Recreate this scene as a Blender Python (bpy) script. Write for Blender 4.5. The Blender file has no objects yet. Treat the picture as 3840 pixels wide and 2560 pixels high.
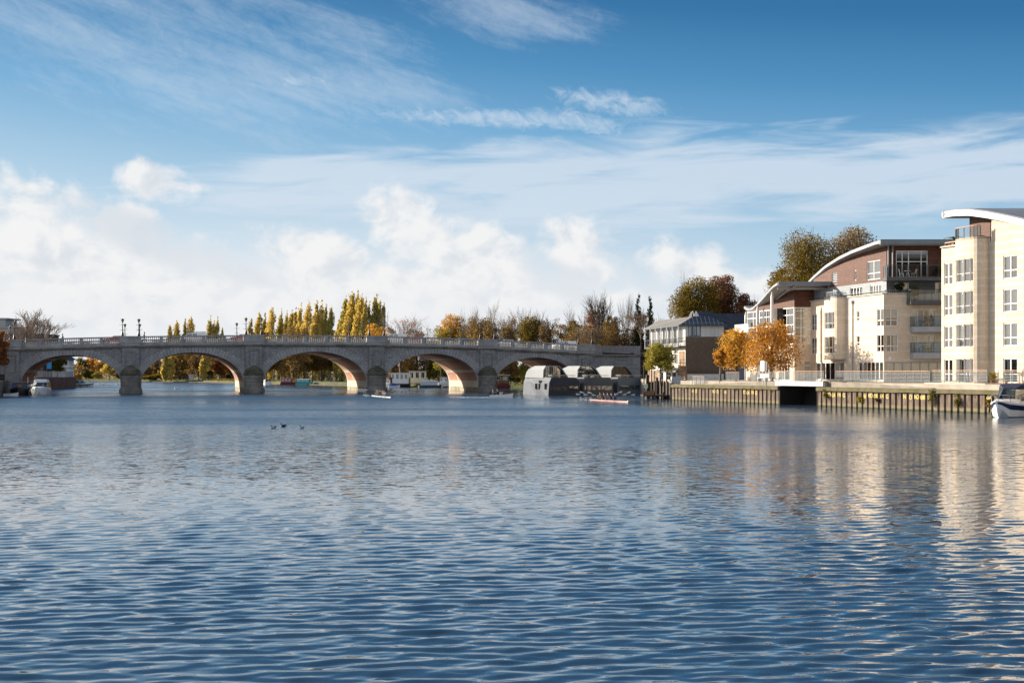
import bpy, math, random
import numpy as np
from mathutils import Vector, Matrix
sc = bpy.context.scene
COL = sc.collection
R = math.radians
random.seed(7)
# ------------------------------------------------------------------ camera
CAMZ = 3.7
cd = bpy.data.cameras.new("camera")
cam = bpy.data.objects.new("camera", cd)
COL.objects.link(cam)
cam.location = (0, 0, CAMZ)
cam.rotation_euler = (R(90), 0, 0)
cd.sensor_width = 36
cd.lens = 46.875
cd.shift_y = 0.0302
cd.clip_start = 0.5
cd.clip_end = 6000
sc.camera = cam
# ------------------------------------------------------------------ light
SUN_EL, SUN_AZ = 17.5, -60.0            # azimuth from +Y, clockwise (so the sun stands on the left, beyond the bridge)
sv = Vector((math.sin(R(SUN_AZ)) * math.cos(R(SUN_EL)), math.cos(R(SUN_AZ)) * math.cos(R(SUN_EL)), math.sin(R(SUN_EL))))
sd = bpy.data.lights.new("sun", 'SUN')
sd.energy = 5.0
sd.angle = R(0.5)
sd.color = (1.0, 0.88, 0.72)
so = bpy.data.objects.new("sun", sd)
COL.objects.link(so)
so.rotation_euler = (-sv).to_track_quat('-Z', 'Y').to_euler()
sc.view_settings.view_transform = 'Standard'
sc.view_settings.look = 'None'
sc.view_settings.gamma = 1.0
try:
    sc.cycles.max_bounces = 8
    sc.cycles.transparent_max_bounces = 10
    sc.cycles.use_denoising = True
    sc.cycles.sample_clamp_indirect = 6
except Exception:
    pass


class G:
    """small node-graph writer"""
    def __init__(s, tree):
        s.t = tree
    def n(s, typ, ins=None, **props):
        nd = s.t.nodes.new(typ)
        for k, v in props.items():
            setattr(nd, k, v)
        for k, v in (ins or {}).items():
            s.put(nd.inputs[k], v)
        return nd
    def put(s, sock, v):
        if isinstance(v, bpy.types.NodeSocket):
            s.t.links.new(v, sock)
        else:
            if sock.type == 'RGBA' and hasattr(v, '__len__') and len(v) == 3:
                v = (*v, 1)
            sock.default_value = v
    def m(s, op, a, b=None, c=None, clamp=False):
        nd = s.t.nodes.new('ShaderNodeMath')
        nd.operation = op
        nd.use_clamp = clamp
        for i, x in enumerate((a, b, c)):
            if x is not None:
                s.put(nd.inputs[i], x)
        return nd.outputs[0]
    def ss(s, x, lo, hi, a=0.0, b=1.0):
        nd = s.n('ShaderNodeMapRange', {0: x, 1: lo, 2: hi, 3: a, 4: b}, interpolation_type='SMOOTHSTEP')
        return nd.outputs[0]
    def mix(s, f, a, b, bl='MIX'):
        nd = s.t.nodes.new('ShaderNodeMix')
        nd.data_type = 'RGBA'
        nd.blend_type = bl
        s.put(nd.inputs['Factor'], f)
        s.put(nd.inputs[6], a)
        s.put(nd.inputs[7], b)
        return nd.outputs[2]
    def noise(s, vec, scale, detail=5, rough=.55, dist=0.0, lac=2.0):
        return s.n('ShaderNodeTexNoise', {'Vector': vec, 'Scale': scale, 'Detail': detail, 'Roughness': rough, 'Distortion': dist, 'Lacunarity': lac}).outputs[0]
    def xyz(s, x, y, z=0.0):
        return s.n('ShaderNodeCombineXYZ', {0: x, 1: y, 2: z}).outputs[0]


# ------------------------------------------------------------------ sky
w = bpy.data.worlds.new("World")
sc.world = w
w.use_nodes = True
w.node_tree.nodes.clear()
g = G(w.node_tree)
SKY_S = 0.085
sky = g.n('ShaderNodeTexSky', sky_type='NISHITA', sun_disc=False, sun_elevation=R(SUN_EL), sun_rotation=R(SUN_AZ), air_density=1.0, dust_density=0.6, ozone_density=2.2)
geo = g.n('ShaderNodeTexCoord').outputs['Generated']
sp = g.n('ShaderNodeSeparateXYZ', {0: geo})
U = g.m('MULTIPLY', g.m('ARCTAN2', sp.outputs[0], sp.outputs[1]), 57.2958)
V = g.m('MULTIPLY', g.m('ARCSINE', sp.outputs[2]), 57.2958)


def px(x, y):
    a = math.atan((x - 1920) / 5000)
    return math.degrees(a), math.degrees(math.atan((1396 - y) / 5000 * math.cos(a)))


def blob(x, y, rx, ry, tilt=0.0):
    cx, cy = px(x, y)
    c, s_ = math.cos(R(tilt)), math.sin(R(tilt))
    du, dv = g.m('SUBTRACT', U, cx), g.m('SUBTRACT', V, cy)
    a = g.m('DIVIDE', g.m('ADD', g.m('MULTIPLY', du, c), g.m('MULTIPLY', dv, s_)), rx)
    b = g.m('DIVIDE', g.m('SUBTRACT', g.m('MULTIPLY', dv, c), g.m('MULTIPLY', du, s_)), ry)
    return g.m('SUBTRACT', 1.0, g.m('ADD', g.m('MULTIPLY', a, a), g.m('MULTIPLY', b, b)))


def vmax(*a):
    r = a[0]
    for b in a[1:]:
        r = g.m('MAXIMUM', r, b)
    return r


EXPO = 1.0
K = 1.0 / (SKY_S * 2 ** EXPO)
sc.view_settings.exposure = EXPO
Uc = g.m('MAXIMUM', g.m('MINIMUM', U, 60.0), -60.0)
E = g.m('MAXIMUM', g.m('ADD', V, g.m('MULTIPLY', Uc, .08)), 0.0)
rp = g.n('ShaderNodeValToRGB', {0: g.m('SQRT', g.m('DIVIDE', E, 90.0))})
stops = [(0, (.80, .83, .87)), (2.5, (.74, .80, .86)), (5.0, (.54, .69, .82)), (7.4, (.362, .565, .745)), (10.3, (.170, .405, .655)), (13, (.070, .265, .510)), (15.8, (.024, .158, .370)), (24, (.016, .105, .270)), (45, (.013, .075, .20)), (90, (.012, .06, .16))]
el = rp.color_ramp.elements
while len(el) < len(stops):
    el.new(.5)
for i, (e_, c_) in enumerate(stops):
    el[i].position = math.sqrt(e_ / 90)
    el[i].color = (*c_, 1)
grad = g.mix(1.0, rp.outputs[0], (K, K, K), 'MULTIPLY')
col = g.mix(.93, sky.outputs[0], grad)
# cirrus: long feathered streaks falling to the right
Ps = g.xyz(g.m('ADD', g.m('MULTIPLY', U, 0.20), g.m('MULTIPLY', V, 0.10)), g.m('ADD', V, g.m('MULTIPLY', U, 0.28)))
c1 = g.noise(Ps, 0.75, 7, .60, .35)
c2 = g.noise(g.xyz(g.m('MULTIPLY', U, .62), g.m('ADD', V, g.m('MULTIPLY', U, .30))), 2.1, 9, .66, .8)
env = vmax(blob(560, 170, 11.0, 3.4, -14), blob(1900, 60, 5, 1.3, -8), blob(1100, 200, 8, 2.6, -14))
cir = g.m('MULTIPLY', g.ss(g.m('ADD', g.m('ADD', g.m('MULTIPLY', g.m('MAXIMUM', env, -2.0), .30), g.m('MULTIPLY', c2, .35)), c1), .64, 1.20), .44)
wis = vmax(blob(1900, 446, 6.2, .42, -3), blob(2290, 385, 2.6, .55, -7), blob(2200, 460, 2.6, .45, -12), blob(1780, 442, 5.0, .36, -2), blob(1130, 300, 1.4, .5, 0))
cw = g.m('MULTIPLY', g.ss(g.m('ADD', g.m('MULTIPLY', g.m('MAXIMUM', wis, -2.0), .60), g.m('MULTIPLY', g.m('SUBTRACT', c2, .5), 2.2)), -.15, 1.05), .66)
# veil: level streaked sheet
Pv = g.xyz(g.m('MULTIPLY', U, .14), g.m('ADD', V, g.m('MULTIPLY', U, -.02)))
nv = g.noise(Pv, 1.1, 9, .56, .6)
ven = vmax(blob(2500, 690, 18, 2.0, 1), blob(3500, 640, 9, 1.8, 2), blob(1500, 720, 10, 1.5, 0))
vei = g.m('MULTIPLY', g.ss(g.m('ADD', g.m('MULTIPLY', g.m('MAXIMUM', ven, -2.0), .36), g.m('MULTIPLY', g.m('SUBTRACT', nv, .5), 1.5)), -.20, .34), .80)
thin = g.m('MAXIMUM', g.m('MAXIMUM', cir, cw), vei)
col = g.mix(thin, col, (0.66 * K, 0.755 * K, 0.86 * K))
# smooth pale bank low in the sky
bank = g.m('MULTIPLY', g.m('MULTIPLY', g.ss(g.m('ADD', V, g.m('MULTIPLY', g.m('SUBTRACT', nv, .5), 3.0)), 7.2, 3.0), g.ss(U, 13.0, -1.0)), .72)
col = g.mix(bank, col, (.80 * K, .83 * K, .87 * K))
# cumulus: piled heads, lit from the left
Pc = g.xyz(U, g.m('MULTIPLY', V, 1.25))
n1 = g.noise(Pc, .54, 10, .56, .25)
Pc2 = g.xyz(g.m('SUBTRACT', U, .55), g.m('ADD', g.m('MULTIPLY', V, 1.25), .55))
n2 = g.noise(Pc2, .54, 6, .5, .25)
cu = vmax(blob(420, 880, 6.8, 1.5, -19), blob(130, 840, 3.6, 1.9, 0), blob(600, 690, 1.9, .85, -12), blob(1520, 850, 2.2, 1.8, -25), blob(1790, 970, 3.2, 1.9, -24), blob(2190, 950, 2.4, 1.5, -22),
          blob(2580, 1000, 2.6, 1.1, -12), blob(1200, 970, 3.2, 1.4, -10), blob(300, 1040, 6.5, 1.7, 0), blob(1500, 1080, 9, 1.2, 0), blob(500, 1190, 10.0, 1.1, 0), blob(2850, 1080, 2.6, .9, -8), blob(1980, 1120, 6, .8, 0), blob(800, 1130, 15, 1.9, -1))
cu = g.m('MAXIMUM', cu, -1.5)
den = g.ss(g.m('ADD', g.m('MULTIPLY', cu, .52), g.m('MULTIPLY', g.m('SUBTRACT', n1, .5), 2.0)), -.12, .50)
lit = g.ss(g.m('ADD', g.m('SUBTRACT', n1, n2), g.m('MULTIPLY', g.m('SUBTRACT', n2, .5), -.5)), -.34, .12)
grey = vmax(blob(560, 895, 4.4, 1.0, -22), blob(850, 985, 2.4, .7, -22), blob(2100, 1050, 2.2, .8, -30), blob(2400, 1040, 1.6, .6, -30))
lit = g.m('MULTIPLY', lit, g.ss(grey, -.4, .9, 1.0, .15))
ccol = g.mix(lit, (0.70 * K, 0.745 * K, 0.80 * K), (0.93 * K, 0.92 * K, 0.91 * K))
col = g.mix(g.m('MULTIPLY', den, .90), col, ccol)
col = g.mix(g.m('MULTIPLY', g.m('MULTIPLY', g.ss(V, 5.2, 1.6), g.ss(U, 15.0, 0.0)), .62), col, (.84 * K, .86 * K, .89 * K))
# brighter aureole round sun, unseen cloud added behind the viewer, both as fill light
dt = g.n('ShaderNodeVectorMath', {0: geo, 1: tuple(sv)}, operation='DOT_PRODUCT').outputs['Value']
col = g.mix(g.m('MULTIPLY', g.ss(dt, .84, 1.0), .95), col, (3.0 * K, 2.7 * K, 2.3 * K))
back = g.m('MULTIPLY', g.ss(sp.outputs[1], .35, -.25), g.ss(g.noise(g.n('ShaderNodeMapping', {'Vector': geo, 'Scale': (1, 1, 1.6)}).outputs[0], 2.6, 6, .6), .38, .62, .35, 1.0))
col = g.mix(g.m('MULTIPLY', back, g.ss(sp.outputs[2], .9, .3)), col, (.96 * K, 1.01 * K, 1.10 * K))
bg = g.n('ShaderNodeBackground', {'Color': col, 'Strength': SKY_S})
wo = g.n('ShaderNodeOutputWorld', {0: bg.outputs[0]})

# ------------------------------------------------------------------ materials
MATS = {}


def newmat(name):
    m = bpy.data.materials.new(name)
    m.use_nodes = True
    m.node_tree.nodes.clear()
    return m, G(m.node_tree)


def finish(g, bsdf):
    g.n('ShaderNodeOutputMaterial', {0: bsdf})


def plain(name, rgb, rough=.6, var=.18, scale=1.5, metal=0.0, bump=0.0, rgb2=None, spec=.4, coat=0.0, bscale=None, streak=0):
    """painted or natural surface with broad mottling and a little fine grain"""
    if name in MATS:
        return MATS[name]
    m, g = newmat(name)
    co = g.n('ShaderNodeTexCoord').outputs['Object']
    n1 = g.noise(co, scale, 6, .6)
    n2 = g.noise(co, scale * 9, 3, .6)
    f = g.m('ADD', g.m('MULTIPLY', n1, .7), g.m('MULTIPLY', n2, .3))
    lo = tuple(c * (1 - var) for c in rgb) if rgb2 is None else rgb2
    hi = tuple(min(1, c * (1 + var)) for c in rgb)
    c = g.mix(g.ss(f, .36, .64), lo, hi)
    if streak:
        mp = g.n('ShaderNodeMapping', {'Vector': co, 'Scale': (3, 3, .25)}).outputs[0]
        s_ = g.noise(mp, 2.0, 5, .65)
        c = g.mix(g.m('MULTIPLY', g.ss(s_, .52, .72), streak), c, tuple(x * .35 for x in rgb))
    b = g.n('ShaderNodeBsdfPrincipled', {'Base Color': c, 'Roughness': rough, 'Metallic': metal, 'Specular IOR Level': spec, 'Coat Weight': coat})
    if bump:
        b.inputs['Normal'].default_value
        bn = g.n('ShaderNodeBump', {'Height': g.noise(co, bscale or scale * 6, 5, .6), 'Strength': bump, 'Distance': .05})
        g.put(b.inputs['Normal'], bn.outputs[0])
    finish(g, b.outputs[0])
    MATS[name] = m
    return m


def brick(name, c1, c2, mortar, bw=.225, bh=.075, ms=.012, var=.2, band=None, stain=.35, offset=.5, bump=.4, rough=.85, streak=.12):
    """bricks or stone blocks on UVs in metres; band = (period, width, phase, colour) lays courses of another stone"""
    m, g = newmat(name)
    uv = g.n('ShaderNodeTexCoord').outputs['UV']
    br = g.n('ShaderNodeTexBrick', {'Vector': uv, 'Color1': c1, 'Color2': c2, 'Mortar': mortar, 'Scale': 1.0, 'Mortar Size': ms, 'Brick Width': bw, 'Row Height': bh, 'Bias': 0.0, 'Mortar Smooth': .3}, offset=offset)
    col = br.outputs[0]
    if band:
        per, wid, ph, bc = band
        sp = g.n('ShaderNodeSeparateXYZ', {0: uv})
        fr = g.m('FRACT', g.m('DIVIDE', g.m('ADD', sp.outputs[1], ph), per))
        k = g.m('LESS_THAN', fr, wid / per)
        b2 = g.n('ShaderNodeTexBrick', {'Vector': uv, 'Color1': bc, 'Color2': tuple(x * .9 for x in bc), 'Mortar': tuple(x * .75 for x in bc), 'Scale': 1.0, 'Mortar Size': .012, 'Brick Width': .9, 'Row Height': .3}).outputs[0]
        col = g.mix(k, col, b2)
    co = g.n('ShaderNodeTexCoord').outputs['Object']
    n1 = g.noise(co, .35, 6, .62)
    col = g.mix(g.m('MULTIPLY', g.ss(n1, .35, .7), stain), col, tuple(x * .45 for x in c1))
    sk_ = g.noise(g.n('ShaderNodeMapping', {'Vector': co, 'Scale': (1.3, 1.3, .10)}).outputs[0], 1.6, 6, .66)
    col = g.mix(g.m('MULTIPLY', g.ss(sk_, .48, .70), streak), col, tuple(x * .38 for x in c1))
    n2 = g.noise(co, 3.0, 5, .6)
    col = g.mix(1.0, col, g.n('ShaderNodeMapRange', {0: n2, 1: .3, 2: .7, 3: 1 - var, 4: 1 + var}).outputs[0], 'MULTIPLY')
    b = g.n('ShaderNodeBsdfPrincipled', {'Base Color': col, 'Roughness': rough, 'Specular IOR Level': .25})
    bn = g.n('ShaderNodeBump', {'Height': g.m('SUBTRACT', g.m('MULTIPLY', n2, .5), br.outputs['Fac']), 'Strength': bump, 'Distance': .02})
    g.put(b.inputs['Normal'], bn.outputs[0])
    finish(g, b.outputs[0])
    MATS[name] = m
    return m


def leafmat(name, *cols, trans=.4, clump=.25):
    m, g = newmat(name)
    isl = g.n('ShaderNodeNewGeometry').outputs['Random Per Island']
    co = g.n('ShaderNodeTexCoord').outputs['Object']
    oi = g.n('ShaderNodeObjectInfo').outputs['Random']
    f = g.m('ADD', g.m('MULTIPLY', isl, .55), g.m('MULTIPLY', g.noise(co, clump, 3, .6), .9))
    f = g.m('ADD', f, g.m('MULTIPLY', g.m('SUBTRACT', oi, .5), .25))
    rp = g.n('ShaderNodeValToRGB', {0: g.m('SUBTRACT', f, .2, clamp=True)})
    el = rp.color_ramp.elements
    while len(el) < len(cols):
        el.new(.5)
    for i, c in enumerate(cols):
        el[i].position = .15 + .7 * i / max(1, len(cols) - 1)
        el[i].color = (*c, 1)
    d = g.n('ShaderNodeBsdfDiffuse', {'Color': rp.outputs[0]})
    t = g.n('ShaderNodeBsdfTranslucent', {'Color': g.mix(1.0, rp.outputs[0], (1.25, 1.15, .8), 'MULTIPLY')})
    mx = g.n('ShaderNodeMixShader', {0: trans, 1: d.outputs[0], 2: t.outputs[0]})
    finish(g, mx.outputs[0])
    MATS[name] = m
    return m


def glassmat(name, tint=(.75, .82, .85), ior=1.5, add=.02):
    m, g = newmat(name)
    fr = g.n('ShaderNodeFresnel', {'IOR': ior}).outputs[0]
    tr = g.n('ShaderNodeBsdfTransparent', {'Color': tint})
    gl = g.n('ShaderNodeBsdfGlossy', {'Color': (.95, .97, 1), 'Roughness': .02})
    mx = g.n('ShaderNodeMixShader', {0: g.m('ADD', g.m('MULTIPLY', fr, 1.0), add, clamp=True), 1: tr.outputs[0], 2: gl.outputs[0]})
    finish(g, mx.outputs[0])
    MATS[name] = m
    return m


# ------------------------------------------------------------------ mesh writer
class MB:
    def __init__(s):
        s.v, s.f, s.m, s.uv = [], [], [], {}
        s.T = None
    def add(s, vs, fs, mi=0, uvs=None):
        b = len(s.v)
        if s.T is not None:
            vs = [tuple(s.T @ Vector(v)) for v in vs]
        s.v.extend(vs)
        for i, f in enumerate(fs):
            if uvs:
                s.uv[len(s.f)] = uvs[i]
            s.f.append(tuple(b + j for j in f))
            s.m.append(mi)
        return s
    def box(s, x0, x1, y0, y1, z0, z1, mi=0):
        vs = [(x, y, z) for z in (z0, z1) for y in (y0, y1) for x in (x0, x1)]
        return s.add(vs, [(0, 2, 3, 1), (4, 5, 7, 6), (0, 1, 5, 4), (2, 6, 7, 3), (0, 4, 6, 2), (1, 3, 7, 5)], mi)
    def cbox(s, c, sx, sy, sz, mi=0):
        return s.box(c[0] - sx / 2, c[0] + sx / 2, c[1] - sy / 2, c[1] + sy / 2, c[2] - sz / 2, c[2] + sz / 2, mi)
    def bar(s, p, q, wid, hgt, mi=0, up=(0, 0, 1)):
        """square bar from p to q"""
        p, q = Vector(p), Vector(q)
        d = (q - p)
        if d.length < 1e-6:
            return s
        d.normalize()
        u = Vector(up)
        a = d.cross(u)
        if a.length < 1e-4:
            a = d.cross(Vector((1, 0, 0)))
        a.normalize()
        b = a.cross(d)
        a, b = a * wid / 2, b * hgt / 2
        vs = [tuple(x) for x in (p - a - b, p + a - b, p + a + b, p - a + b, q - a - b, q + a - b, q + a + b, q - a + b)]
        return s.add(vs, [(0, 1, 2, 3), (7, 6, 5, 4), (0, 4, 5, 1), (1, 5, 6, 2), (2, 6, 7, 3), (3, 7, 4, 0)], mi)
    def tube(s, pts, rad, n=6, mi=0, cap=True):
        """tube through points with radii"""
        pts = [Vector(p) for p in pts]
        if not hasattr(rad, '__len__'):
            rad = [rad] * len(pts)
        vs, fs = [], []
        a = None
        for i, p in enumerate(pts):
            d = (pts[min(i + 1, len(pts) - 1)] - pts[max(i - 1, 0)])
            d = d.normalized() if d.length > 1e-9 else Vector((0, 0, 1))
            if a is None:
                a = d.cross(Vector((0, 0, 1)))
                if a.length < 1e-3:
                    a = d.cross(Vector((1, 0, 0)))
            a = (a - d * a.dot(d)).normalized()
            b = d.cross(a)
            for k in range(n):
                t = 2 * math.pi * k / n
                vs.append(tuple(p + (a * math.cos(t) + b * math.sin(t)) * rad[i]))
        for i in range(len(pts) - 1):
            for k in range(n):
                k2 = (k + 1) % n
                fs.append((i * n + k, i * n + k2, (i + 1) * n + k2, (i + 1) * n + k))
        if cap:
            fs.append(tuple(range(n))[::-1])
            fs.append(tuple((len(pts) - 1) * n + k for k in range(n)))
        return s.add(vs, fs, mi)
    def lathe(s, prof, n=12, c=(0, 0, 0), mi=0, a0=0.0, a1=2 * math.pi, cap=True):
        full = abs(a1 - a0 - 2 * math.pi) < 1e-6
        k = n if full else n + 1
        vs, fs = [], []
        for r, z in prof:
            for i in range(k):
                t = a0 + (a1 - a0) * i / n
                vs.append((c[0] + r * math.cos(t), c[1] + r * math.sin(t), c[2] + z))
        for j in range(len(prof) - 1):
            for i in range(n):
                i2 = (i + 1) % k
                fs.append((j * k + i, j * k + i2, (j + 1) * k + i2, (j + 1) * k + i))
        if cap:
            fs.append(tuple(range(k))[::-1])
            fs.append(tuple((len(prof) - 1) * k + i for i in range(k)))
        return s.add(vs, fs, mi)
    def ell(s, c, r, n=10, m=6, mi=0):
        if not hasattr(r, '__len__'):
            r = (r, r, r)
        vs = [(c[0], c[1], c[2] - r[2])]
        for j in range(1, m):
            p = -math.pi / 2 + math.pi * j / m
            for i in range(n):
                t = 2 * math.pi * i / n
                vs.append((c[0] + r[0] * math.cos(p) * math.cos(t), c[1] + r[1] * math.cos(p) * math.sin(t), c[2] + r[2] * math.sin(p)))
        vs.append((c[0], c[1], c[2] + r[2]))
        fs = []
        for i in range(n):
            fs.append((0, 1 + (i + 1) % n, 1 + i))
            fs.append((len(vs) - 1, 1 + (m - 2) * n + i, 1 + (m - 2) * n + (i + 1) % n))
        for j in range(m - 2):
            for i in range(n):
                a, b = 1 + j * n + i, 1 + j * n + (i + 1) % n
                fs.append((a, b, b + n, a + n))
        return s.add(vs, fs, mi)
    def prism(s, poly, z0, z1, mi=0):
        """polygon in XY from z0 to z1"""
        n = len(poly)
        vs = [(x, y, z0) for x, y in poly] + [(x, y, z1) for x, y in poly]
        fs = [tuple(range(n))[::-1], tuple(range(n, 2 * n))] + [(i, (i + 1) % n, n + (i + 1) % n, n + i) for i in range(n)]
        return s.add(vs, fs, mi)
    def xprism(s, poly, x0, x1, mi=0):
        """polygon in YZ from x0 to x1"""
        n = len(poly)
        vs = [(x0, y, z) for y, z in poly] + [(x1, y, z) for y, z in poly]
        fs = [tuple(range(n))[::-1], tuple(range(n, 2 * n))] + [(i, (i + 1) % n, n + (i + 1) % n, n + i) for i in range(n)]
        return s.add(vs, fs, mi)
    def yprism(s, poly, y0, y1, mi=0):
        """polygon in XZ from y0 to y1"""
        n = len(poly)
        vs = [(x, y0, z) for x, z in poly] + [(x, y1, z) for x, z in poly]
        fs = [tuple(range(n)), tuple(range(n, 2 * n))[::-1]] + [(i, n + i, n + (i + 1) % n, (i + 1) % n) for i in range(n)]
        return s.add(vs, fs, mi)
    def loft(s, rings, mi=0, cap=True, closed=True):
        n = len(rings[0])
        vs = [p for r in rings for p in r]
        fs = []
        for j in range(len(rings) - 1):
            for i in range(n if closed else n - 1):
                i2 = (i + 1) % n
                fs.append((j * n + i, j * n + i2, (j + 1) * n + i2, (j + 1) * n + i))
        if cap:
            fs.append(tuple(range(n))[::-1])
            fs.append(tuple((len(rings) - 1) * n + i for i in range(n)))
        return s.add(vs, fs, mi)
    def build(s, name, mat, parent=None, loc=(0, 0, 0), rz=0.0, smooth=False):
        me = bpy.data.meshes.new(name)
        me.from_pydata(s.v, [], s.f)
        ms = mat if isinstance(mat, (list, tuple)) else [mat]
        for x in ms:
            me.materials.append(MATS[x] if isinstance(x, str) else x)
        np_ = len(me.polygons)
        me.polygons.foreach_set('material_index', s.m)
        me.polygons.foreach_set('use_smooth', [smooth] * np_)
        boxuv(me)
        if s.uv:
            ul = me.uv_layers[0].data
            for fi, uvs in s.uv.items():
                st = me.polygons[fi].loop_start
                for k, q in enumerate(uvs):
                    ul[st + k].uv = q
        me.update()
        o = bpy.data.objects.new(name, me)
        COL.objects.link(o)
        o.location = loc
        o.rotation_euler = (0, 0, rz)
        if parent:
            o.parent = parent
        return o


def boxuv(me):
    n, nl = len(me.polygons), len(me.loops)
    if not n:
        return
    nor = np.empty(n * 3, np.float32); me.polygons.foreach_get('normal', nor); nor = nor.reshape(-1, 3)
    lt = np.empty(n, np.int32); me.polygons.foreach_get('loop_total', lt)
    vi = np.empty(nl, np.int32); me.loops.foreach_get('vertex_index', vi)
    co = np.empty(len(me.vertices) * 3, np.float32); me.vertices.foreach_get('co', co); co = co.reshape(-1, 3)
    ln = np.repeat(nor, lt, axis=0)
    p = co[vi]
    h = np.hypot(ln[:, 0], ln[:, 1])
    flat = np.abs(ln[:, 2]) > .8
    hs = np.where(h < 1e-6, 1, h)
    u = np.where(flat, p[:, 0], (-ln[:, 1] * p[:, 0] + ln[:, 0] * p[:, 1]) / hs)
    v = np.where(flat, p[:, 1], p[:, 2])
    uvl = me.uv_layers.new(name="UVMap")
    uvl.data.foreach_set('uv', np.stack([u, v], 1).astype(np.float32).ravel())


def tag(o, label=None, cat=None, group=None, kind=None):
    if label:
        o['label'] = label
    if cat:
        o['category'] = cat
    if group:
        o['group'] = group
    if kind:
        o['kind'] = kind
    return o


def thing(name, label, cat, loc=(0, 0, 0), rz=0.0, group=None):
    o = bpy.data.objects.new(name, None)
    COL.objects.link(o)
    o.empty_display_size = .3
    o.location = loc
    o.rotation_euler = (0, 0, rz)
    return tag(o, label, cat, group)


def struct(mb, name, mat, **k):
    return tag(mb.build(name, mat, **k), kind='structure')


KIDS = {}


def dup(root, loc, rz=0.0, label=None, scale=None):
    def cp(o, par):
        c = o.copy()
        COL.objects.link(c)
        c.parent = par
        for ch in list(o.children):
            cp(ch, c)
        return c
    r = cp(root, None)
    r.location = loc
    r.rotation_euler = (0, 0, rz)
    if label:
        r['label'] = label
    if scale:
        r.scale = scale if hasattr(scale, '__len__') else (scale,) * 3
    return r


def at(x, d):
    """ground position seen at photo column x and distance d"""
    return ((x - 1920) / 5000 * d, d)


def zat(y, d):
    return CAMZ + (1396 - y) / 5000 * d
# ------------------------------------------------------------------ shared materials
plain('stone', (.325, .32, .315), .85, .22, .5, bump=.3, streak=.35)
plain('stone_dark', (.12, .105, .075), .9, .3, .6, bump=.4, rgb2=(.05, .055, .03))
plain('stone_weathered', (.20, .185, .16), .88, .35, .45, bump=.4, streak=.8)
plain('iron', (.02, .021, .024), .45, .2, 4)
plain('gold', (.55, .38, .12), .4, .15, 6, metal=.6)
plain('lantern_glass', (.45, .42, .36), .15, .1, 4)
plain('asphalt', (.055, .055, .058), .9, .2, .6)
plain('white_paint', (.78, .78, .75), .45, .06, 1.2)
plain('cream_paint', (.72, .66, .52), .5, .08, 1.2)
plain('grey_paint', (.33, .35, .37), .5, .08, 1.2)
plain('dark_grey', (.075, .08, .085), .5, .15, 2)
plain('black', (.012, .012, .013), .5, .1, 3)
plain('concrete', (.25, .22, .18), .9, .2, .7, bump=.25, streak=.5)
plain('concrete_mossy', (.12, .097, .062), .92, .3, 1.1, bump=.5, rgb2=(.085, .085, .028))
plain('white_concrete', (.50, .455, .39), .85, .12, .9, bump=.2, streak=.3)
plain('timber_dark', (.055, .042, .032), .85, .35, 1.6, bump=.3, streak=.3)
plain('timber', (.24, .14, .075), .75, .25, 1.8, bump=.2, streak=.25)
plain('zinc', (.28, .30, .32), .5, .06, .5, metal=.25)
plain('zinc_dark', (.20, .225, .25), .5, .1, .6, metal=.2)
plain('slate', (.055, .062, .075), .6, .2, 1.2, bump=.2)
plain('slate_grey', (.17, .165, .16), .75, .2, 1.0, bump=.3)
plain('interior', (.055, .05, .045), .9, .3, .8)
plain('curtain', (.72, .69, .62), .9, .08, 2.2)
plain('blind', (.62, .60, .55), .9, .08, 2)
plain('skin', (.50, .31, .22), .6, .08, 5)
plain('hair_dark', (.03, .02, .015), .7, .2, 8)
plain('rubber', (.015, .015, .016), .8, .1, 6)
plain('terracotta', (.40, .16, .08), .8, .15, 4)
plain('grass', (.10, .115, .032), .95, .35, .25, rgb2=(.055, .075, .02))
plain('soil', (.12, .095, .06), .95, .3, .4)
plain('paving', (.36, .32, .27), .9, .15, .6)
plain('path', (.42, .38, .31), .95, .15, .4)
plain('bark', (.11, .085, .065), .9, .3, 2.0, bump=.5)
plain('bark_grey', (.17, .145, .12), .9, .25, 2.0, bump=.4)
plain('twig', (.20, .15, .11), .9, .25, .4)
plain('twig_pale', (.30, .24, .19), .9, .2, .4)
plain('brass', (.5, .4, .22), .35, .1, 5, metal=.8)
plain('steel', (.45, .46, .47), .35, .06, 5, metal=.8)
plain('rail_grey', (.22, .25, .27), .5, .1, 3)
plain('handrail', (.46, .24, .13), .6, .15, 3)
plain('yellow_paint', (.72, .55, .16), .7, .25, 7)
plain('foam', (.82, .85, .88), .6, .06, 2)
glassmat('glass', (.8, .85, .88), 1.5, .09)
glassmat('glass_dark', (.25, .30, .32), 1.5, .14)
glassmat('balcony_glass', (.55, .66, .70), 1.45, .03)
brick('bridge_blocks', (.325, .32, .32), (.25, .248, .25), (.165, .165, .168), 1.1, .42, .03, .24, stain=.5, bump=.6, streak=.6)
brick('brown_brick', (.185, .125, .09), (.13, .09, .065), (.17, .14, .11), .225, .075, .011, .2)
brick('red_brick', (.22, .095, .062), (.16, .07, .05), (.20, .16, .13), .225, .075, .011, .2)
brick('dark_brick', (.075, .05, .042), (.05, .036, .032), (.07, .06, .05), .225, .075, .011, .2)
brick('buff_brick', (.74, .60, .435), (.66, .52, .365), (.62, .53, .42), .225, .075, .012, .08, band=(.78, .26, .1, (.76, .66, .55)), stain=.25, bump=.25)
brick('buff_stone', (.755, .635, .495), (.685, .565, .425), (.60, .51, .39), .45, .15, .010, .07, band=(1.04, .3, .2, (.78, .68, .57)), stain=.28, bump=.2)
brick('cedar', (.135, .056, .036), (.10, .043, .029), (.06, .028, .018), 3.2, .14, .012, .3, stain=.25, bump=.4, rough=.6)
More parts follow.
